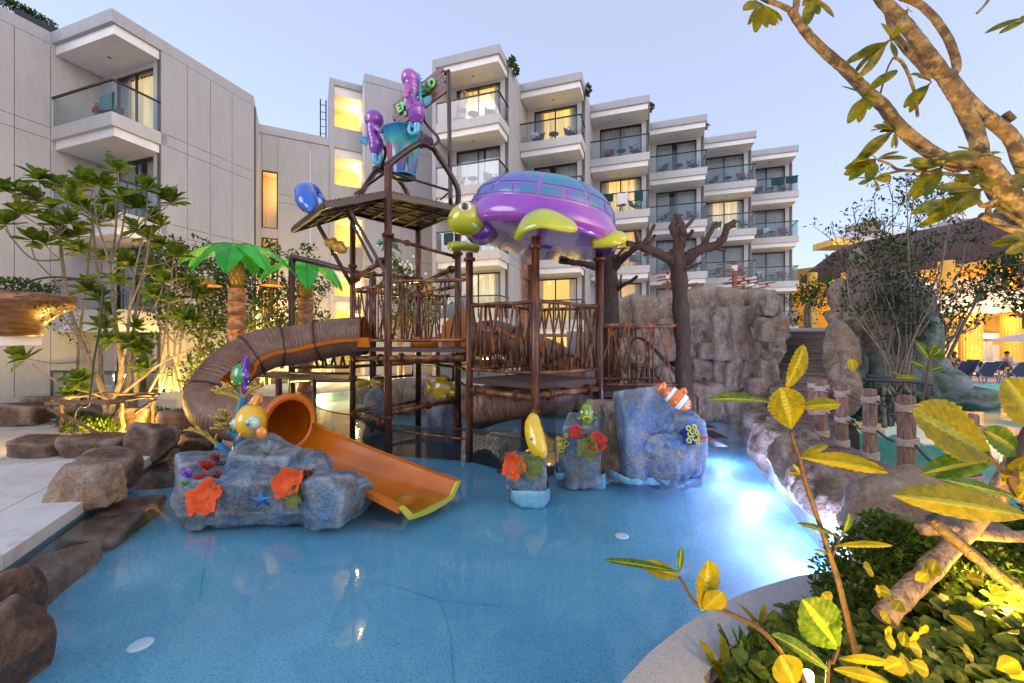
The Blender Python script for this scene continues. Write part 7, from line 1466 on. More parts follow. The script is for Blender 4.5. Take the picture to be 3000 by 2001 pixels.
m_frb = mat('frangipani_bark', (.20, .125, .055), .8, c2=(.07, .045, .028), sc2=7, c3=(.34, .25, .13), sc3=15, lo=.42, hi=.6, bump=1, bsc=22, bdist=.02)
m_vein = leafmat('leaf_vein', (.36, .33, .03), (.28, .28, .03), (.40, .36, .04), tr=.3)
def leafmesh(name, L, Wd, mt, wide=.55, curl=.15, fold=.25, nv=7, vein=0., nu=4, tipr=.5, wav=0., seed=0):
    """leaf along +y, base at the origin, normal +z"""
    rr = random.Random(seed); k = 1/max(.15, wide); b = MB()
    def fn(i, j):
        t = j; u_ = (i-.5)*2; w = Wd/2*(math.sin(math.pi*t**k)**tipr if 0 < t < 1 else 0)
        z = -curl*L*t*t+fold*abs(u_)*w+wav*Wd*math.sin(t*13+seed)*abs(u_)
        if vein: z += vein*Wd*math.sin((t-abs(u_)*.22)*math.pi*2*11)*min(1, abs(u_)*4)*(w/(Wd/2)) - vein*Wd*1.5*(1 if abs(u_) < .01 else 0)
        return V(u_*w, t*L, z)
    b.grid(fn, nu, nv); mts = [mt]
    if vein:
        mts = [mt, m_vein]
        for j in range(nv):
            for i in range(nu):
                u_ = abs((i+.5)/nu-.5)*2; f = (((j+.5)/nv-u_*.22)*11) % 1
                if u_ < .1: b.m[j*nu+i] = 1
    return b.mesh(name, mts)
def orient(p, d, n, s=1., roll=0.):
    y = Vector(d).normalized(); z = Vector(n)-y*Vector(n).dot(y)
    if z.length < 1e-4: z = y.orthogonal()
    z.normalize(); x = y.cross(z); M = Matrix((x, y, z)).transposed()
    if roll: M = Matrix.Rotation(roll, 3, y) @ M
    M = (M*s).to_4x4(); M.translation = Vector(p); return M
def put(me, M, par, name='leaf'):
    M = M.copy(); M.translation = M.translation-OFF[par.name]; o = bpy.data.objects.new(name, me); COL.objects.link(o); o.parent = par; o.matrix_basis = M; return o
class Cloud:   # many leaves in one mesh (each leaf folded, four or six corners)
    def __init__(s): s.v = []; s.f = []
    def leaf(s, p, d, n, L, w, fold=.3):
        y = d/np.linalg.norm(d); z = n-y*np.dot(n, y); z = z/(np.linalg.norm(z)+1e-9); x = np.cross(y, z); k = len(s.v)
        m = p+y*L*.3; q = p+y*L*.72; s.v += [p, m+x*w*.36+z*w*fold, q+x*w*.5+z*w*fold, p+y*L, q-x*w*.5+z*w*fold, m-x*w*.36+z*w*fold]; s.f += [(k, k+1, k+2, k+3), (k, k+3, k+4, k+5)]
    def build(s, name, mt, par, label=None, cat=None):
        off = np.array(OFF[par.name]) if par is not None else np.zeros(3); me = np_mesh(name, np.array(s.v)-off, np.array(s.f), mt, False); o = bpy.data.objects.new(name, me); COL.objects.link(o)
        if par is not None: o.parent = par
        OFF[o.name] = Vector(off); tag(o, label, cat, None, 'stuff'); return o
rs = np.random.RandomState(5)
def cluster(cl, c, r, n, L, w, up=.5, droop=0):
    c = np.array(c); r = np.array(r if hasattr(r, '__len__') else (r, r, r))
    for _ in range(n):
        q = rs.normal(size=3); q /= np.linalg.norm(q); q *= rs.uniform(.25, 1)**.5; p = c+q*r; d = q*.8+rs.normal(size=3)*.6+np.array([0, 0, up-droop]); n_ = np.array([0, 0, 1.])+rs.normal(size=3)*.5
        s_ = rs.uniform(.65, 1.2); cl.leaf(p, d, n_, L*s_, w*s_)
# ------------------------------------------------------------------ magnolia like tree on the left deck
tb = G(322, 1246, .17)
mg = thing('magnolia_tree', 'tall multi stemmed tree with rosettes of big glossy leaves on the left deck', 'tree', tb)
D = tb.y
rr = random.Random(3)
def dj(px, py, o=0.): return P(px, py, D+o)
STEMS = [([(318, 1250, 0), (312, 1200, 0), (306, 1160, .02), (285, 1110, .05), (262, 1060, .1), (238, 1000, .2), (212, 930, .25), (195, 850, .3), (182, 760, .3), (174, 680, .3)], .075, .030),
         ([(318, 1250, 0), (335, 1175, -.1), (352, 1120, -.15), (356, 1070, -.2), (345, 1000, -.25), (336, 930, -.3), (328, 850, -.3), (322, 770, -.3)], .072, .028),
         ([(306, 1160, .0), (296, 1080, .3), (292, 980, .4), (290, 880, .5), (288, 820, .5), (280, 740, .5), (272, 660, .5), (262, 590, .5)], .05, .018),
         ([(205, 1210, .3), (225, 1150, .4), (228, 1060, .5), (236, 960, .5), (250, 860, .5), (262, 740, .5), (268, 680, .6)], .045, .016), ([(370, 1220, .4), (372, 1120, .4), (385, 1040, .4), (392, 960, .5), (400, 900, .5), (420, 800, .5), (436, 730, .5)], .05, .018), ([(395, 1200, .2), (400, 1130, .2), (398, 1080, .2), (402, 1030, .1)], .05, .035),
         ([(322, 770, -.3), (300, 700, -.4), (282, 640, -.4), (278, 560, -.4)], .028, .012), ([(322, 770, -.3), (336, 700, -.3), (342, 620, -.3), (348, 560, -.3), (346, 505, -.3)], .028, .012), ([(322, 770, -.3), (352, 700, -.3), (366, 620, -.2), (372, 580, -.2)], .022, .012),
         ([(174, 680, .3), (190, 640, .3), (200, 600, .3)], .026, .012), ([(174, 680, .3), (150, 630, .3), (120, 560, .3)], .026, .012), ([(174, 680, .3), (110, 610, .2), (70, 575, .2)], .02, .01), ([(182, 760, .3), (100, 760, .1), (45, 710, -.1), (14, 670, -.1)], .024, .011), ([(195, 850, .3), (140, 800, .2), (105, 760, .1), (92, 725, .1)], .022, .011),
         ([(238, 1000, .2), (180, 920, .4), (130, 850, .5)], .02, .01), ([(356, 1070, -.2), (372, 1000, -.3), (380, 900, -.4), (395, 800, -.4), (428, 640, -.4), (430, 570, -.4)], .032, .012), ([(380, 900, -.4), (400, 850, -.4), (425, 780, -.4), (445, 660, -.4)], .022, .011),
         ([(350, 1160, -.15), (400, 1120, -.3), (470, 1065, -.5), (520, 1040, -.6), (580, 1012, -.7)], .034, .014), ([(510, 1044, -.6), (516, 990, -.6), (540, 930, -.6), (560, 880, -.6)], .018, .010), ([(515, 1010, -.6), (470, 950, -.6), (452, 900, -.6)], .016, .01), ([(330, 1175, -.1), (265, 1150, -.5), (190, 1130, -.7), (140, 1100, -.8), (95, 1065, -.9)], .022, .010),
         ([(470, 1065, -.5), (430, 1080, -.5), (380, 1060, -.5)], .014, .009), ([(356, 1070, -.2), (372, 960, -.1), (325, 920, -.1)], .014, .01), ([(392, 960, .5), (430, 870, .4), (500, 790, .4), (535, 760, .4)], .018, .009)]
nodes = []
for i, (pp_, r0, r1) in enumerate(STEMS):
    q = [dj(*a) for a in pp_]; branch(mg, q, r0, r1, 9, 'trunk' if i < 2 else 'branch', m_stem, .07, i, 4)
    for j, a in enumerate(q): nodes.append((a, lerp(r0, r1, j/len(q))))
ROS = [(15, 655), (62, 560), (115, 525), (175, 548), (205, 590), (275, 540), (345, 500), (250, 610), (305, 600), (362, 585), (430, 552), (472, 572), (503, 592), (95, 700), (130, 712), (200, 650), (150, 610), (225, 690), (282, 655), (332, 640), (402, 672), (433, 700), (472, 722), (520, 752), (450, 800), (560, 832), (580, 872), (500, 882), (455, 868), (522, 935), (395, 962), (322, 922), (312, 962), (80, 1050), (232, 1118), (222, 1158), (402, 1012), (436, 1078), (560, 945), (292, 880), (262, 852), (352, 752), (382, 782), (452, 640), (472, 662), (110, 590), (245, 535), (62, 625), (424, 1022), (180, 700), (240, 740), (300, 760), (160, 660), (340, 830), (480, 830), (410, 610), (300, 550), (330, 1000), (20, 560), (210, 560)]
LM = [leafmesh('leaf', .40, .20, m_lf, .62, cu_, .22, 5, nu=2, tipr=.55) for cu_ in (-.05, .10, .28)]
tw = MB(); extra = Cloud(); nleaf = 0
for i, (px, py) in enumerate(ROS):
    o = rr.uniform(-.8, .7); c = dj(px, py, o if py < 1000 else min(o, -.3))
    best = min(nodes, key=lambda a: (a[0]-c).length+(.8 if a[0].z > c.z-.05 else 0)); d = (c-best[0])
    if d.length > .15: tw.tube(smooth_path([best[0], best[0].lerp(c, .5)+V(0, 0, -.08*d.length), c], 3), [.012]*3+[.010]*2+[.010]*2, 5)
    ax = (V(rr.uniform(-.35, .35), rr.uniform(-.5, .1), 1) if py < 1000 else V(rr.uniform(-.5, .5), -.5, .6)).normalized(); x = ax.orthogonal().normalized(); y = ax.cross(x); n = rr.randint(11, 15); sc_ = rr.uniform(.85, 1.15)
    for k in range(n):
        a = k*2.4; el = lerp(1.25, -.25, (k/n))+rr.uniform(-.15, .15); d = (x*math.cos(a)+y*math.sin(a))*math.cos(el)+ax*math.sin(el); s = sc_*rr.uniform(.66, 1.0)
        if nleaf < 285: put(rr.choice(LM), orient(c+ax*(-.03*(k/n)), d, ax*math.cos(el)-(x*math.cos(a)+y*math.sin(a))*math.sin(el)*.8, s, rr.uniform(-.4, .4)), mg)
        else: extra.leaf(np.array(c), np.array(d), np.array(ax), .39*s, .19*s, .25)
        nleaf += 1
tw.build('twigs', m_stem, mg, kind='stuff'); extra.build('foliage', m_lf, mg)
ug = Cloud()
for (px, py) in ((215, 1240), (270, 1250), (340, 1245), (400, 1225), (445, 1220), (300, 1262), (240, 1262), (380, 1240)):
    c = G(px, py, .2); cluster(ug, (c.x, c.y, .27), (.35, .3, .16), 330, .07, .035)
ug.build('shrub_bed', m_lfv, None, 'low leafy ground shrubs round the lit tree base on the left deck', 'shrub')
m_twig = mat('twig_wood', (.22, .12, .06), .8, c2=(.10, .05, .03), sc2=9, bump=.7, bsc=40)
fn_ = thing('twig_fence', 'rustic fence of tied twigs round the lit tree base', 'fence', G(300, 1240, .17))
def twig(a, b_, r, s, nm='rail'):
    rq = random.Random(s); MB().tube([Vector(a).lerp(Vector(b_), k/6)+V(rq.uniform(-1, 1), rq.uniform(-1, 1), rq.uniform(-1, 1))*r*.8 for k in range(7)], [r*rq.uniform(.75, 1.15) for _ in range(7)], 7).build(nm, m_twig, fn_)
for i, (px, y0, y1) in enumerate(((180, 1170, 1262), (358, 1160, 1283), (448, 1160, 1252), (250, 1150, 1220))): 
    g = G(px, y1, .17); twig(V(g.x, g.y, .15), P(px, y0, g.y), .035, i, 'post')
FQ = [P(150, 1182, 7.0), P(358, 1178, 6.6), P(462, 1162, 7.7), P(300, 1150, 8.6)]
for k in range(9): twig(FQ[k % 4]+V(rr.uniform(-.1, .1), 0, rr.uniform(-.04, .07)), FQ[(k+1) % 4]+V(rr.uniform(-.1, .1), 0, rr.uniform(-.04, .07)), .026, k+9)
twig(P(150, 1195, 6.9), P(300, 1272, 6.9), .03, 31); twig(P(462, 1165, 7.6), P(392, 1215, 7.4), .03, 32)
cb = MB().tube(smooth_path([P(235, 1270, 7.2), P(218, 1225, 7.2), P(232, 1190, 7.2), P(262, 1180, 7.2), P(275, 1060, 7.25), P(292, 960, 7.3), P(300, 870, 7.35), P(290, 830, 7.4), P(180, 812, 7.2), P(100, 820, 6.6), P(55, 850, 6.3)], 5), .017, 6).build('garden_hose', mat('black_rubber', (.012, .012, .014), .5), None, 'black hose running up the lit tree and across to the copper planter', 'hose')
# copper planter on its bracket at the left edge
m_cop2 = mat('copper_bowl', (.17, .05, .012), .35, c2=(.08, .025, .008), sc2=2.5, c3=(.34, .15, .03), sc3=4, stretch=(1, 1, 5), metal=.1, coat=.4)
PC = P(18, 900, 6.0); pl = thing('hanging_planter', 'big copper coloured round planter at the left edge with trailing plants', 'planter', PC)
MB().lathe([(0, -.42), (.36, -.42), (.37, -.40), (.40, -.22), (.55, -.08), (.70, .02), (.72, .06), (.72, .20), (.68, .20), (.66, .12), (0, .12)], PC, n=36).build('bowl', m_cop2, pl)
MB().box(PC+V(-.12, 0, -.49), (.7, .5, .13)).build('bracket', m_white, pl); MB().beam(PC+V(-.3, 0, -.5), PC+V(-4.5, .3, -.5), .2, .2).build('arm', m_white, pl); MB().tube([PC+V(-4.5, .3, -2.4), PC+V(-4.5, .3, -.4)], .15, 10).build('arm_post', m_white, pl)
pc_ = Cloud(); cluster(pc_, PC+V(.1, 0, .28), (.5, .45, .13), 900, .06, .025); cluster(pc_, PC+V(.62, -.1, .1), (.12, .3, .12), 160, .05, .022, droop=1)
for k in range(5): 
    q = PC+V(.6+.06*k, -.2+.08*k, .12)
    for j in range(14): cluster(pc_, q+V(.02*j, 0, -.035*j*(1+.2*k)), .02, 3, .045, .02)
pc_.build('planting', m_lfg, pl)
# ------------------------------------------------------------------ garden trees behind the slide, shrubs
def garden_tree(nm, label, bx, by, d, cls, L=.13, seed=0, cat='tree', stems=3, mt=None, zg=.3):
    base = P(bx, by, d); base.z = zg; t = thing(nm, label, cat, base); rq = random.Random(seed); tops = []
    c_ = Cloud(); b = 0
    for (px, py, w, h, n) in cls:
        c = P(px, py, d+rq.uniform(-.4, .4)); rx, rz_ = w/FP*d, h/FP*d; k = max(1, int(n/26))
        for q in range(k):
            a = rs.normal(size=3)*.5; cc = (c.x+a[0]*rx, c.y+a[1]*min(rx, 1.0), c.z+a[2]*rz_); cluster(c_, cc, .16+.05*L/.1, 26, L, L*.5)
            if q % 4 == 0: tops.append(Vector(cc))
    c_.build('crown', mt or m_lfg, t)
    for q in range(stems):
        x = V(rq.uniform(-.25, .25), rq.uniform(-.2, .2), 0); tp = max(tops, key=lambda v: v.z-abs(v.x-base.x)*.2+rq.uniform(-.5, .5)); branch(t, [base+x, base+x+V(0, 0, .8), (base+x).lerp(tp, .6), tp], .05, .015, 7, 'trunk', m_stem, .08, q+seed, 4)
    bb = MB(); 
    for tp in tops[:26]:
        a = V(base.x+(tp.x-base.x)*.35, base.y, lerp(base.z, tp.z, .65)); bb.tube([a, a.lerp(tp, .5)+V(0, 0, -.05), tp], [.018, .013, .008], 5)
    bb.build('branches', m_stem, t, kind='stuff'); return t
GT = [('ficus_tree', 'dark leafy tree just left of the taller pineapple palm', 600, 1160, 13.0, [(590, 775, 45, 30, 260), (600, 850, 70, 50, 600), (590, 960, 65, 60, 560), (620, 1060, 60, 60, 350)], .15),
      ('ficus_tree', 'tall pointed dark tree between the two pineapple palms below the lit slot window', 780, 1140, 15.0, [(800, 730, 20, 30, 120), (800, 780, 50, 35, 420), (790, 850, 70, 55, 800), (800, 940, 80, 60, 800), (770, 1020, 70, 50, 400)], .15),
      ('ficus_tree', 'leafy tree behind the brown arch pipe right of the shorter palm', 905, 1130, 15.5, [(895, 760, 30, 30, 160), (910, 850, 50, 50, 420), (900, 950, 50, 60, 400)], .15),
      ('ficus_tree', 'dark tree behind the magnolia at its right side', 500, 1150, 12.3, [(540, 740, 50, 40, 260), (500, 820, 60, 60, 420), (520, 920, 60, 60, 420), (480, 760, 60, 60, 300)], .14),
      ('ficus_tree', 'dark tree directly behind the trunk of the taller pineapple palm', 680, 1140, 14.2, [(680, 850, 60, 60, 500), (690, 950, 60, 60, 500), (670, 1040, 60, 50, 300), (700, 780, 40, 30, 200)], .15),
      ('flowering_tree', 'tree with white flowers standing behind the upper tower deck', 1170, 1130, 14.6, [(1175, 800, 50, 30, 360), (1170, 850, 75, 45, 700), (1190, 930, 80, 50, 700), (1240, 860, 50, 40, 350)], .14),
      ('garden_shrub', 'low shrub in the garden bed at the foot of the wall behind the slide', 690, 1130, 11.9, [(660, 1060, 50, 40, 220), (560, 1090, 40, 35, 200), (700, 1090, 60, 30, 260)], .12),
      ('garden_shrub', 'bright lit shrub right of the shorter pineapple palm', 960, 1120, 15.4, [(960, 1030, 60, 50, 300), (900, 1040, 40, 40, 200)], .12)]
for i, (nm, lb, bx, by, d, cls, L) in enumerate(GT): garden_tree(nm, lb, bx, by, d, cls, L, i*7, 'tree' if 'tree' in nm else 'shrub')
fl = MB(); 
for k in range(46): p = P(rr.gauss(1175, 38), rr.gauss(800, 26), 14.1+rr.uniform(-.3, .3)); fl.ell(p, .045, nu=6, nv=4)
fl.build('white_flowers', mat('white_petals', (.8, .8, .75), .6), [o for o in bpy.data.objects if o.name.startswith('flowering_tree')][0], kind='stuff')
tp_ = thing('tree_stakes', 'tripod of pale wooden stakes with cross bars round a lit young tree', 'tree stakes', G(495, 1160, .3))
for i, (a, b_) in enumerate((((436, 1148), (492, 1045)), ((468, 1150), (494, 1045)), ((488, 1155), (497, 1045)), ((510, 1150), (500, 1045)), ((532, 1148), (503, 1048)), ((462, 1095), (515, 1092)), ((450, 1138), (535, 1130)))): MB().tube([P(*a, 11.6), P(*b_, 11.9)], .03, 6).build('stake', mat('pale_stake', (.5, .38, .22), .8) if 'pale_stake' not in MATS else MATS['pale_stake'], tp_)
# low glass fence and frames behind the left tree
gf = thing('glass_fence', 'low glass fence with dark posts in front of the left wing ground floor', 'fence', P(300, 1120, 10.8))
for x in (152, 190, 240, 290, 340, 400): MB().beam(P(x, 1195, 10.8), P(x, 1087, 10.8), .06, .06).build('post', m_black, gf)
MB().beam(P(150, 1087, 10.8), P(460, 1090, 10.8), .05, .05).build('top_rail', m_black, gf)
MB().add([P(155, 1195, 10.8), P(400, 1195, 10.8), P(400, 1092, 10.8), P(155, 1092, 10.8)], [(0, 1, 2, 3)]).build('glass_panel', m_rail, gf)
# roof planting
def vine(px, py, d, w, h, n, lb, par=None):
    c_ = Cloud(); c = P(px, py, d); cluster(c_, c, (w/FP*d, .2, h/FP*d), n, .14, .09, droop=.6); o = c_.build('roof_creeper', m_lfg, None, lb, 'creeper'); return o
rp_ = MB().prism([P(0, 22, 13.6)+V(0, .4, 0), P(154, 92, 14.8)+V(0, .4, 0), P(154, 68, 14.8)+V(0, .4, 0), P(0, -6, 13.6)+V(0, .4, 0)], (-.4, .3, 0)).build('roof_planter', m_black, None, 'dark planter box on the roof edge of the left wing', 'planter')
c_ = Cloud()
for k in range(26): t = k/25; p = P(lerp(0, 150, t), lerp(8, 78, t)-rr.uniform(0, 14), lerp(13.6, 14.8, t)+.3); cluster(c_, p, (.2, .2, .14), 30, .1, .05)
c_.build('roof_creeper', m_lfg, None, 'green creeper growing out of the roof planter of the left wing', 'creeper')
for a in ((1500, 180, 20.9, 8, 14, 130, 'creeper hanging at the roof edge right of the first hotel bay'), (1512, 208, 21.6, 6, 14, 110, 'lower creeper strand at the first hotel bay roof'), (1722, 262, 23.0, 7, 16, 150, 'creeper hanging at the roof edge right of the second hotel bay'), (1908, 315, 25, 5, 12, 90, 'creeper hanging at the roof edge right of the third hotel bay'), (2070, 370, 27, 4, 7, 40, 'small creeper at the roof edge right of the fourth hotel bay')): vine(*a)
# ------------------------------------------------------------------ bare branched bush and trees at the right
def bush(nm, label, base, tops, seed, r0=.035, lw=.07, nl=30, mt=m_lf4):
    t = thing(nm, label, 'bush', base); rq = random.Random(seed); tr = MB(); fine = MB(); c_ = Cloud()
    for i, tp in enumerate(tops):
        b0 = base+V(rq.uniform(-.35, .35), rq.uniform(-.2, .2), 0); m1 = b0.lerp(tp, .35)+V(rq.uniform(-.3, .3), rq.uniform(-.2, .2), .2); m2 = b0.lerp(tp, .7)+V(rq.uniform(-.25, .25), rq.uniform(-.2, .2), .1)
        q = smooth_path([b0, m1, m2, tp], 5); branch(t, [b0, m1, m2, tp], r0*rq.uniform(.7, 1.1), .008, 6, 'branch', m_stem, .1, i+seed, 4)
        for k in range(7):
            j = rq.randint(6, len(q)-1); s = q[j]; e = s+V(rq.uniform(-1, 1), rq.uniform(-.6, .6), rq.uniform(.2, 1))*.55; md = s.lerp(e, .5)+V(rq.uniform(-.08, .08), 0, rq.uniform(-.05, .08)); fine.tube([s, md, e], [.011, .008, .004], 4)
            for w in range(2): e2 = md+V(rq.uniform(-1, 1), rq.uniform(-.5, .5), rq.uniform(-.1, 1))*.3; fine.tube([md, e2], [.006, .003], 3); cluster(c_, e2, .10, int(nl*.35), lw, lw*.45)
            cluster(c_, e, .12, int(nl*.5), lw, lw*.45)
    fine.build('twigs', m_stem, t, kind='stuff'); c_.build('crown', mt, t); return t
bb0 = P(2640, 1190, 8.9); bb0.z = .2
bush('bare_bush', 'tall tangled bush of bare grey branches and sparse leaves before the green rocks', bb0, [P(x, y, 8.9+rr.uniform(-.7, .9)) for x, y in ((2435, 660), (2470, 700), (2500, 610), (2530, 720), (2560, 570), (2590, 640), (2615, 560), (2640, 600), (2655, 520), (2680, 560), (2700, 620), (2730, 560), (2750, 640), (2770, 700), (2700, 700), (2820, 620), (2560, 780), (2480, 790), (2620, 740), (2790, 590), (2740, 780), (2655, 680), (2590, 850))], 5, .030, .09, 18)
bush('bare_bush', 'low twiggy tree with spreading dark leafy branches before the white terrace band', P(2700, 1080, 10.2), [P(x, y, 10+rr.uniform(-.5, .5)) for x, y in ((2830, 790), (2880, 860), (2860, 930), (2800, 870), (2920, 840), (2840, 960), (2780, 980), (2760, 900))], 15, .05, .10, 13)
bush('bare_bush', 'sparse branch with dark leaves reaching in at the right edge below the frangipani', P(3080, 960, 8), [P(x, y, 8+rr.uniform(-.4, .4)) for x, y in ((2960, 800), (2975, 860), (2990, 930), (2950, 830), (3000, 780))], 25, .03, .10, 26)
wf_ = thing('log_support', 'crossed dark logs propping the bare bush above the green rocks', 'support', P(2640, 1140, 8.4))
for a, b_ in (((2490, 1110), (2720, 1118)), ((2540, 1100), (2730, 1125)), ((2640, 1130), (2720, 1220)), ((2715, 1115), (2718, 1180)), ((2560, 1125), (2600, 1180))): MB().tube([P(*a, 8.4), P(*b_, 8.3)], .04, 7).build('log', m_wick, wf_)
sh_ = garden_tree('lit_shrub', 'bright green shrub with orange light behind it at the top of the stairs', 2370, 960, 12.5, [(2380, 850, 40, 30, 260), (2340, 880, 40, 30, 120), (2420, 830, 30, 20, 130), (2370, 900, 35, 40, 200), (2340, 940, 30, 15, 60)], .11, 77, 'shrub', zg=2.3)
garden_tree('terrace_shrub', 'dark ferny shrub beneath the bare bush behind the rope posts', 2600, 1200, 8.2, [(2560, 1160, 40, 30, 120), (2640, 1180, 60, 30, 160), (2500, 1220, 30, 20, 80)], .10, 88, 'shrub', mt=m_lf4)
# ------------------------------------------------------------------ frangipani tree leaning in from the right
fg = thing('frangipani_tree', 'big frangipani tree with thick warm lit grey branches reaching in from the upper right', 'tree', (4.6, 2.9, .1))
Z = lambda x, y, d=3.0: P(x/1.96+2150, y/1.96, d)
FB = [([V(4.9, 3.1, .05), V(4.7, 3.05, 1.2), Z(1760, 1420), Z(1640, 1230), Z(1520, 1060), Z(1440, 960), Z(1385, 900)], .12, .085), ([Z(1385, 900), Z(1300, 950), Z(1180, 900), Z(1050, 815), Z(930, 705), Z(860, 610), Z(780, 540), Z(700, 460), Z(620, 380), Z(560, 330), Z(500, 275), Z(450, 225), Z(400, 165), Z(360, 110), Z(330, 60)], .062, .032), ([Z(330, 60), Z(250, 22), Z(180, 0), Z(120, -40)], .024, .014), ([Z(340, 90), Z(358, 30), Z(360, -40)], .03, .026),
      ([Z(1420, 940), Z(1400, 800), Z(1350, 680), Z(1290, 560), Z(1240, 480), Z(1200, 420)], .058, .06), ([Z(1200, 430), Z(1120, 320), Z(1060, 240), Z(1000, 160), Z(940, 90), Z(880, 30), Z(830, -30)], .058, .046), ([Z(1240, 450), Z(1280, 380), Z(1240, 240), Z(1165, 120), Z(1110, 60), Z(1060, 20), Z(960, -20)], .034, .026), ([Z(1140, 440, 3.15), Z(1050, 340, 3.2), Z(980, 270, 3.2), Z(920, 190, 3.25), Z(890, 100, 3.3), Z(870, 0, 3.3)], .04, .024),
      ([Z(1240, 440), Z(1300, 520), Z(1400, 630), Z(1530, 730), Z(1600, 800), Z(1640, 900), Z(1700, 1050, 3.1)], .045, .06), ([Z(1450, 1060), Z(1350, 1020), Z(1250, 1000), Z(1100, 985), Z(950, 975), Z(890, 940), Z(830, 920)], .020, .009), ([Z(960, 980), Z(870, 1000), Z(800, 1028)], .012, .008), ([Z(1560, 1120), Z(1440, 1180), Z(1400, 1150), Z(1380, 1140)], .026, .014), ([Z(1720, 1330), Z(1600, 1315), Z(1500, 1270), Z(1420, 1235)], .036, .026), ([Z(1480, 1260), Z(1460, 1200), Z(1520, 1120)], .03, .012),
      ([Z(920, 330), Z(960, 350), Z(1000, 420), Z(1040, 540), Z(1055, 670)], .013, .012), ([Z(915, 330), Z(880, 400), Z(840, 540)], .008, .007), ([Z(1480, -30), Z(1440, 30), Z(1395, 75)], .012, .01), ([Z(1560, 650), Z(1600, 690)], .03, .03), ([Z(1500, 1210), Z(1590, 1215), Z(1640, 1200)], .016, .01)]
for i, (q, r0, r1) in enumerate(FB): branch(fg, q, r0*.84, r1*.84, 14, 'trunk' if i == 0 else 'branch', m_frb, .035, i+60, 4)
FLM = [leafmesh('leaf', 1., .33, m_lf2, .85, cu_, .15, 26, vein=.03, nu=6, tipr=.6, seed=k) for k, cu_ in enumerate((.02, .10, .2))]
FLL = [((150, 15), [(60, 40), (80, 140), (130, 175), (190, 135), (60, 30), (245, 140), (275, 125)]), ((440, -20), [(430, 95), (490, 80), (545, 40), (410, 10), (465, 60)]), ((900, 225), [(680, 380), (740, 435), (930, 330), (870, 110), (1020, 130), (960, 150), (700, 330)]), ((750, 540), [(910, 400), (620, 490), (655, 705), (725, 700), (785, 620), (790, 600)]), ((925, 750), [(770, 850), (800, 720), (855, 700), (905, 640), (945, 645), (940, 845), (850, 740), (910, 850), (790, 830)]),
       ((815, 915), [(645, 960), (670, 1010), (700, 900), (780, 1015), (945, 855), (790, 880), (800, 1010), (720, 940)]), ((1200, 950), [(1010, 920), (1035, 955), (1040, 1120), (1100, 1100), (1170, 1060), (1020, 1060), (1280, 870), (1110, 930)]), ((800, 1025), [(720, 1055), (840, 1095), (900, 990), (820, 970), (910, 1020)]), ((1430, 1085), [(1255, 1170), (1340, 1180), (1120, 1240), (1080, 1200), (1280, 1200), (1470, 1100), (1240, 1100)]), ((1230, 1140), [(1110, 1230), (1060, 1180), (1300, 1210), (1200, 1250)]), ((1440, 1000), [(1380, 950), (1440, 1060), (1450, 1070), (1280, 1000), (1320, 1080)]), ((1135, 470), [(995, 580), (1010, 595), (1070, 430), (1130, 460)]), ((1460, 890), [(1290, 840), (1530, 860), (1560, 870)]),
       ((1720, 90), [(1525, 190), (1640, 110)]), ((1720, 1010), [(1580, 1020), (1600, 1050), (1640, 1090)]), ((1740, 1370), [(1535, 1370), (1620, 1430), (1600, 1350)]), ((1000, 50), [(975, 100), (965, 80)]), ((1500, 1180), [(1470, 1190), (1540, 1150), (1530, 1170)])]
for (bx, by), tips in FLL:
    for k, (tx, ty) in enumerate(tips+[(x_+rr.uniform(-70, 70), y_+rr.uniform(-60, 60)) for x_, y_ in tips[::2]]):
        o = rr.uniform(-.12, .12); a = Z(bx, by, 2.93+o*.5); b_ = Z(tx, ty, 2.93+o*1.6); L = (b_-a).length
        if L < .06: continue
        f = .18 if L > .2 else .1; a2 = a.lerp(b_, f); nrm = V(rr.uniform(-.4, .4), -.8, rr.uniform(.1, .9)); s = L*(1-f)
        M = orient(a2, b_-a2, nrm, 1, rr.uniform(-.5, .5)); S = Matrix.Diagonal((max(.6, .30/max(.2, s)*.75)*s, s, s, 1)); put(rr.choice(FLM), M @ S, fg)
        MB().tube([a, a2+(b_-a2)*.03], .0035, 5).build('leaf_stalk', m_lf2, fg)
lamp((2.6, 1.45, .35), 420, (1, .56, .04), .06, spot=90, to=P(2700, 420, 3.0), name='tree_uplight'); lamp((3.3, 3.6, .3), 700, (1, .58, .04), .06, spot=100, to=P(2800, 500, 3.0), blend=.8, name='tree_uplight')
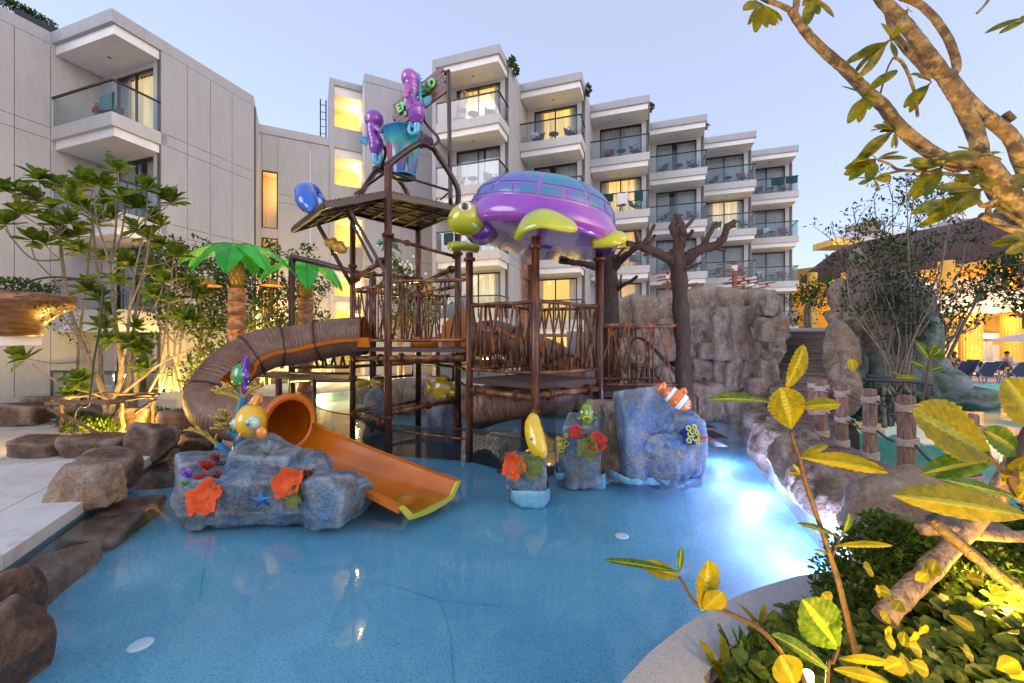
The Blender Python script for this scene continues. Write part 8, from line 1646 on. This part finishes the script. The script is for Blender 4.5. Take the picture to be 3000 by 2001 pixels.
# ------------------------------------------------------------------ foreground plants
m_st2 = mat('brown_plant_stem', (.05, .022, .012), .6, c2=(.10, .045, .02), sc2=30, bump=.4, bsc=60)
ALM = [leafmesh('leaf', 1., w_, m_lf3, wd, cu_, fo, 66, vein=.03, nu=12, tipr=.62, wav=.01, seed=k) for k, (w_, wd, cu_, fo) in enumerate(((.55, .8, .08, .15), (.38, .8, .15, .3), (.85, .72, .12, .1)))]
m_lf5 = leafmat('green_almond_leaf', (.07, .15, .008), (.04, .09, .006), (.16, .22, .01), tr=.4, sc=14)
ALG = [leafmesh('leaf', 1., w_, m_lf5, wd, cu_, fo, 66, vein=.03, nu=12, tipr=.62, wav=.01, seed=k) for k, (w_, wd, cu_, fo) in enumerate(((.55, .8, .12, .15), (.38, .8, .2, .3), (.85, .72, .12, .1)))]
def bigleaf(par, base, tip, wpx, d0, d1, nrm, k=None, roll=0):
    gr = k is not None and k >= 10; k = k-10 if gr else k; a, b_ = P(*base, d0), P(*tip, d1); L = (b_-a).length; w = 1.12*wpx/FP*(d0+d1)/2; i = k if k is not None else (2 if w/L > .6 else 0 if w/L > .42 else 1); mw = (.55, .38, .85)[i]
    M = orient(a, b_-a, nrm, 1, roll); S = Matrix.Diagonal((w/mw, L, min(L, w/mw), 1)); return put((ALG if gr else ALM)[i], M @ S, par)
def stemline(par, q, r0, r1, nm='stem', m=None): return MB().tube(smooth_path(q, 5), [lerp(r0, r1, i/(5*(len(q)-1))) for i in range(5*(len(q)-1)+1)], 8).build(nm, m or m_st2, par)
fp = thing('almond_sapling', 'slender sapling with big yellow green leaves rising from the planter before the stairs', 'plant', (1.55, 1.85, .1)); d = 1.9
stemline(fp, [V(1.75, 1.95, .05), P(2475, 1782, d), P(2455, 1700, d), P(2434, 1634, d), P(2408, 1555, d), P(2383, 1481, d), P(2358, 1405, d), P(2342, 1338, d), P(2328, 1300, d), P(2317, 1262, d)], .013, .008)
for a in [((2301, 1140), (2366, 1012), 62, 1.9, 1.9, (.4, -1, .1)), ((2318, 1256), (2296, 1138), 96, 1.9, 1.88, (-.1, -1, .2)), ((2258, 1178), (2087, 1150), 42, 1.9, 1.8, (.1, -.5, 1)), ((2337, 1194), (2468, 1176), 38, 1.9, 1.85, (0, -.8, .6)), ((2345, 1340), (2600, 1362), 62, 1.88, 1.7, (0, -.6, .9)), ((2350, 1335), (2420, 1302), 22, 1.88, 1.8, (0, -.7, .7)), ((2444, 1600), (2613, 1590), 24, 1.9, 1.8, (0, -.4, 1)), ((2462, 1575), (2347, 1523), 26, 1.9, 1.85, (0, -.4, 1)), ((2470, 1560), (2499, 1510), 26, 1.9, 1.9, (.3, -1, 0)), ((2350, 1392), (2310, 1385), 9, 1.9, 1.88, (0, -1, .5)), ((2345, 1390), (2325, 1360), 10, 1.9, 1.88, (0, -1, .2)), ((2436, 1625), (2385, 1606), 10, 1.9, 1.88, (0, -.5, 1))]: bigleaf(fp, *a[:5], a[5], 11 if a[1] in ((2087, 1150), (2347, 1523), (2499, 1510)) else None)
stemline(fp, [P(2438, 1630, d), P(2450, 1600, d), P(2462, 1575, d), P(2470, 1560, d)], .006, .004)
fp2 = thing('almond_sapling', 'curving brown stemmed sapling reaching left over the curb with a folded yellow leaf', 'plant', (1.2, 1.6, .1)); d = 1.75
stemline(fp2, [V(1.3, 1.62, .08), P(2357, 1997, 1.7), P(2300, 1925, d), P(2255, 1869, d), P(2210, 1832, d), P(2163, 1808, d), P(2110, 1785, d), P(2056, 1777, d), P(2025, 1750, d), P(2005, 1715, d), P(1990, 1690, d)], .012, .006)
for a in [((2058, 1790), (2086, 1650), 92, 1.75, 1.72, (.5, -1, .1)), ((2060, 1785), (2120, 1740), 60, 1.74, 1.7, (-.3, -1, -.3)), ((1992, 1676), (1776, 1630), 26, 1.75, 1.6, (0, -.5, 1)), ((1990, 1690), (1888, 1652), 40, 1.75, 1.7, (.2, -1, .4)), ((1990, 1675), (1996, 1606), 18, 1.75, 1.75, (-.5, -1, 0))]: bigleaf(fp2, *a[:5], a[5], 11 if a[1] in ((1776, 1630), (1996, 1606)) else None)
fp3 = thing('almond_sapling', 'low plant with a huge rounded light green leaf in the middle of the planter', 'plant', (1.3, 1.5, .1)); d = 1.65
stemline(fp3, [V(1.22, 1.6, .08), P(2425, 1975, d), P(2440, 1940, d), P(2457, 1895, d)], .008, .006)
for a in [((2458, 1900), (2366, 1768), 122, 1.65, 1.62, (-.1, -1, .3), 12), ((2330, 2010), (2290, 1925), 84, 1.5, 1.5, (-.2, -1, .5), 0), ((2430, 1965), (2285, 1850), 46, 1.6, 1.55, (0, -.5, 1), 11), ((2455, 1930), (2610, 1935), 30, 1.6, 1.5, (0, -.4, 1), 1), ((2440, 1960), (2600, 1990), 34, 1.55, 1.45, (0, -.6, 1), 1), ((2435, 1770), (2412, 1740), 42, 1.8, 1.8, (0, -1, .3), 2)]: bigleaf(fp3, *a[:5], a[5], a[6])
fp4 = thing('almond_branch', 'thick branch with very large ribbed leaves at the right edge over the rope posts', 'plant', (2.2, 1.6, .1)); d = 1.55
stemline(fp4, [P(3060, 1180, 1.6), P(3000, 1290, 1.6), P(2965, 1370, 1.6), P(2980, 1450, 1.6), P(3030, 1560, 1.6), V(2.1, 1.55, .1)], .020, .016); stemline(fp4, [P(2975, 1385, 1.6), P(2950, 1389, 1.58), P(2915, 1355, 1.55), P(2889, 1325, 1.55)], .008, .007)
for a in [((2905, 1335), (2698, 1200), 150, 1.55, 1.5, (-.2, -1, .5), 0), ((3010, 1510), (2654, 1440), 90, 1.5, 1.45, (0, -1, .75), 1), ((2905, 1348), (2732, 1372), 62, 1.56, 1.5, (0, -.8, .7), 11), ((2990, 1330), (2903, 1262), 72, 1.6, 1.55, (0, -1, .2), 10), ((2990, 1460), (2760, 1392), 34, 1.6, 1.5, (0, -.8, .8), 11), ((3040, 1260), (2960, 1110), 110, 1.5, 1.5, (-.2, -1, .3), 0), ((2935, 1420), (3020, 1340), 60, 1.62, 1.55, (0, -1, .4), 0), ((2985, 1460), (3040, 1395), 60, 1.55, 1.5, (0, -1, .3), 0)]: bigleaf(fp4, *a[:5], a[5], a[6])
fp5 = thing('young_plant', 'young plant with rounded dark green leaves before the green boulder', 'plant', P(2700, 1200, 4.2)); d = 4.2
stemline(fp5, [P(2695, 1200, d), P(2712, 1130, d), P(2722, 1060, d), P(2740, 1020, d)], .012, .008)
for a in [((2722, 1045), (2764, 1020), 42, d, d, (0, -1, .2), 12), ((2722, 1055), (2692, 1000), 34, d, d, (.2, -1, .3), 10), ((2716, 1080), (2672, 1055), 26, d, d, (0, -.8, .6), 10), ((2716, 1090), (2765, 1068), 18, d, d, (0, -.6, .8), 11), ((2722, 1040), (2745, 1008), 22, d, d, (0, -1, .2), 10), ((2700, 1110), (2630, 1100), 22, d, d, (0, -.5, .8), 1), ((2650, 1105), (2612, 1085), 12, d, d, (0, -.5, 1), 1), ((2500, 1090), (2495, 1050), 28, d, d, (0, -1, .2), 0)]: bigleaf(fp5, *a[:5], a[5], a[6])
# logs
m_logl = mat('pale_driftwood', (.30, .19, .10), .75, c2=(.13, .07, .04), sc2=3, c3=(.42, .30, .18), sc3=7, stretch=(5, 5, 2), bump=1, bsc=8, lo=.42, hi=.6, bdist=.02); m_logd = mat('dark_bark_log', (.045, .022, .02), .7, c2=(.025, .012, .012), sc2=6, c3=(.10, .06, .05), sc3=30, bump=.6, bsc=30)
for (q, r, m_, lb) in (([(2590, 1810, 2.35), (2680, 1710, 2.45), (2790, 1600, 2.55), (2909, 1466, 2.7), (2960, 1380, 2.75), (3010, 1290, 2.8)], .058, m_logl, 'pale weathered log leaning diagonally over the planting bed'), ([(2724, 1516, 1.95), (2830, 1610, 1.92), (2930, 1690, 1.9), (3020, 1755, 1.88)], .026, m_logd, 'thin dark bark pole crossing over the pale log'), ([(2690, 1553, 2.62), (2800, 1556, 2.6), (2900, 1568, 2.6), (3030, 1574, 2.6)], .036, m_logl, 'horizontal pale log behind the crossing logs')):
    pth = smooth_path([P(*a) for a in q], 5); rq = random.Random(int(r*1000)); MB().tube([p+V(rq.uniform(-1, 1), 0, rq.uniform(-1, 1))*r*.12 for p in pth], [r*rq.uniform(.88, 1.1) for _ in pth], 12).build('log', m_, None, lb, 'log')
# ground cover of the bed
gc = Cloud(); strap = Cloud()
inside = CURB_I+[(.66, -1), (40, -1), (40, 2.6), (4.0, 2.9)]
def pin(x, y, poly):
    c = False; j = len(poly)-1
    for i in range(len(poly)):
        if (poly[i][1] > y) != (poly[j][1] > y) and x < (poly[j][0]-poly[i][0])*(y-poly[i][1])/(poly[j][1]-poly[i][1])+poly[i][0]: c = not c
        j = i
    return c
def hleaf(cl, p, d, n, L):   # rounded ivy leaf of five corners
    y = d/np.linalg.norm(d); z = n-y*np.dot(n, y); z = z/(np.linalg.norm(z)+1e-9); x = np.cross(y, z); k = len(cl.v); w = L*.44
    cl.v += [p, p+y*L*.12+x*w*.75+z*w*.2, p+y*L*.5+x*w+z*w*.3, p+y*L*.85+x*w*.45+z*w*.1, p+y*L, p+y*L*.85-x*w*.45+z*w*.1, p+y*L*.5-x*w+z*w*.3, p+y*L*.12-x*w*.75+z*w*.2, p+y*L*.5]
    for a in range(8): (a % 2 == 0) and cl.f.append((k+8, k+a, k+a+1, k+(a+2) % 8))
N_ = 0; tries = 0
while N_ < 7500 and tries < 200000:
    tries += 1; x = rs.uniform(.55, 5.2); y = rs.uniform(.9, 3.6)
    if not pin(x-.10, y+.06, inside) and not (y < 3.6 and x > 2.55 and y > 2.5 and x-2.3 > (y-2.6)*.9): continue
    if abs(x/y) > 1.45: continue
    hgt = .12+.30*min(1, max(0, (x-1.15)/1.0))*(.75+.5*vn([[x*1.7, y*1.7, 0]])[0]) ; z = .1+hgt*rs.uniform(.35, 1)**.5
    d = np.array([rs.normal(), rs.normal()-.4, rs.uniform(-.4, .4)]); n = np.array([rs.normal()*.35, rs.normal()*.35-.35, 1.]); L = rs.uniform(.045, .11)
    hleaf(gc, np.array([x, y, z]), d, n, L); N_ += 1
gc.build('ground_cover', m_lfv, None, 'dense ivy like ground cover filling the planting bed at the bottom right', 'ground cover')
for k in range(900):   # finer small-leaved patch at the back
    pass
fine = Cloud()
for (px, py, w) in ((2510, 1640, 50), (2480, 1700, 60), (2560, 1600, 60), (2600, 1650, 60), (2540, 1720, 60), (2460, 1760, 40), (2700, 1640, 70), (2660, 1590, 50), (2800, 1680, 60), (2900, 1640, 60), (2620, 1560, 40)):
    c = P(px, py, 2.75); cluster(fine, c, (w/FP*2.75, .25, .09), 420, .045, .024)
fine.build('small_leaf_shrub', m_lfv, None, 'small leaved shrub behind the ivy against the ochre boulder', 'shrub')
# strap leaved herbs by the curb, each leaf an own part of its clump
SL = [leafmesh('leaf', 1., .16, m_lf5, .95, .12, .3, 8, nu=4, tipr=.6, wav=.03, seed=3), leafmesh('leaf', 1., .24, m_lf3, .9, .25, .2, 8, nu=4, tipr=.6, wav=.05, seed=5)]
for i, (px, py, lb) in enumerate(((2160, 1905, 'strap leaved herb clump nearest the curb, left one'), (2250, 1850, 'strap leaved herb clump beside the curved curb under the stem'), (2200, 1985, 'strap leaved herb clump at the bottom edge of the picture'), (2500, 1830, 'broad strap leaves right of the big round leaf'), (2570, 1900, 'light green herb clump in the ivy'), (2680, 1960, 'yellow green herb clump at the bottom right'), (2290, 1960, 'herb clump beside the garden lamp'), (2130, 1970, 'small herb clump at the inner curb corner'))):
    c = G(px, py+25, .1); t = thing('strap_herb', lb, 'plant', c, 'strap leaved herbs in the bed'); rq = random.Random(i)
    for k in range(13):
        a = k*2.4; el = rq.uniform(.7, 1.35); dd2 = V(math.cos(a)*math.cos(el), math.sin(a)*math.cos(el), math.sin(el)); put(SL[i % 2], orient(c+V(rq.uniform(-.04, .04), rq.uniform(-.04, .04), 0), dd2, V(-math.cos(a), -math.sin(a), .4), rq.uniform(.12, .24)), t)
# yellow lit big ivy leaves, parts of two vines
vm = thing('lit_vine', 'bright yellow lit vine leaves above the ground cover in the middle', 'plant', P(2680, 1880, 1.6))
for (px, py) in ((2610, 1870), (2650, 1850), (2690, 1860), (2670, 1890), (2640, 1910), (2700, 1905), (2665, 1940), (2625, 1890), (2600, 1800), (2560, 1660+20), (2580, 1740), (2640, 1760), (2560, 1725), (2680, 1700), (2740, 1640), (2760, 1670), (2720, 1660), (2900, 1740), (2830, 1690), (2940, 1700), (2920, 1960), (2960, 1985), (2850, 1920), (2780, 1800), (2590, 1960), (2540, 1980)):
    c = P(px, py, 1.62+max(0, (1900-py))*.0012); put(ALM[2], orient(c, V(rr.uniform(-1, 1), -.3, rr.uniform(-.4, .8)), V(rr.uniform(-.5, .5), -1, .8), rr.uniform(.055, .085)), vm)
# ------------------------------------------------------------------ lamps
def fixture(p, r, col, st, nm, lb): MB().lathe([(0, .0), (r, .0), (r, .05), (r*.9, .055), (0, .055)], p, n=16).build(nm, mat('lamp_face_'+nm, (1, 1, 1), .5, emit=col, es=st) if 'lamp_face_'+nm not in MATS else MATS['lamp_face_'+nm], None, lb, 'lamp')
for (x, y, z, e, r) in ((-7.35, 6.8, .32, 240, .07), (-6.8, 7.8, .35, 190, .07), (-8.0, 7.7, .35, 90, .07)): lamp((x, y, z), e, (1, .62, .12), r, name='tree_uplight')
fixture(V(-7.35, 6.95, .18), .07, (1, .7, .2), 30, 'garden_uplight', 'small garden uplight glowing at the foot of the left deck tree')
for (px, d_, e) in ((495, 11.7, 45), (560, 12.2, 45), (640, 13.0, 50), (730, 13.5, 60), (800, 14.4, 80), (900, 14.8, 70), (1190, 14.4, 60)):
    p = P(px, 1100, d_); lamp((p.x, p.y, .5), e*3.2, (1, .60, .12), .12, name='garden_uplight')
lamp((-11.75, 19.6, 3.2), 160, YEL, .1, name='corner_uplight'); lamp((-10.2, 20.3, .5), 200, YEL, .1, name='corner_uplight')
lamp(P(2368, 1968, 1.78), 14, (1, .66, .16), .03, name='bed_light'); fixture(P(2368, 1985, 1.78)-V(0, 0, .03), .02, (1, .62, .12), 8, 'bed_light', 'small glowing garden lamp among the leaves at the bottom of the bed')
lamp((.95, .75, .15), 130, (1, .60, .09), .04, spot=75, to=(1.40, 1.9, 1.5), name='bed_light'); lamp((1.5, .8, .15), 140, (1, .60, .09), .04, spot=80, to=(1.95, 1.55, 1.45), name='bed_light'); lamp((1.5, 1.2, .62), 9, (1, .60, .12), .03, name='bed_light'); lamp((2.25, 1.75, .7), 9, (1, .60, .12), .03, name='bed_light'); lamp((2.95, 2.45, .5), 18, (1, .60, .12), .04, name='bed_light')  # first two spots are added out of view to light the leaf faces
# far pool edge glow
for (x, y) in ((-6.6, 14.4), (-5.2, 15.6), (-8.0, 11.9)): lamp((x, y, -.08), 60, (1, .72, .2), .05, name='pool_edge_lamp')
m_ul = mat('underwater_lamp_face', (1, 1, 1), .5, emit=(.75, .8, 1), es=30)
for i, (px, py, e) in enumerate(((2165, 1252, 52), (2210, 1375, 17), (2405, 1590, 15), (2300, 1480, 6), (2120, 1300, 10))):
    g = G(px, py, -.1); o = V(-.09, 0, 0); lamp((g.x, g.y, -.07), e*4.2, (.60, .58, 1), .06, name='underwater_lamp')
    if i < 1: MB().lathe([(0, 0), (.035, 0), (.04, -.02), (0, -.03)], (g.x+.12, g.y+.1, .03), (-1, -.6, .1), 14).build('underwater_lamp', m_ul, None, ['far underwater lamp glowing at the foot of the rock wall', 'middle underwater lamp glowing beside the tall tan boulder', 'near underwater lamp glowing beside the large ochre boulder'][i], 'lamp', 'underwater lamps')
# floor inlets
m_in = mat('floor_inlet', (.62, .72, .76), .5)
for i, (px, py, lb) in enumerate(((412, 1888, 'pale round floor inlet at the lower left of the pool'), (1822, 1570, 'pale round floor inlet in the bright middle of the pool'), (1430, 1333, 'faint round floor inlet near the tower net'))):
    g = G(px, py, -.2); g.z = floorz(g.x); MB().lathe([(0, .006), (.05, .008), (.075, .004), (.078, 0)], (g.x, g.y, g.z+.001), n=24).build('floor_inlet', m_in, None, lb, 'floor inlet')
# tank blue tube arches on far deck
m_tub = mat('blue_tube', (.02, .12, .5), .4)
fs_ = thing('spray_arches', 'small blue and red spray arches far behind the bridge deck', 'spray arch', P(1760, 1110, 11.3))
for (x0, x1, y0, m_) in ((1700, 1740, 1100, m_tub), (1718, 1752, 1092, mat('red_tube', (.5, .02, .03), .4)), (1796, 1812, 1112, m_tub)): MB().tube(smooth_path([P(x0, 1150, 11.2), P(x0+3, y0+10, 11.2), P((x0+x1)/2, y0-6, 11.2), P(x1-3, y0+10, 11.2), P(x1, 1150, 11.2)], 4), .03, 7).build('arch', m_, fs_)
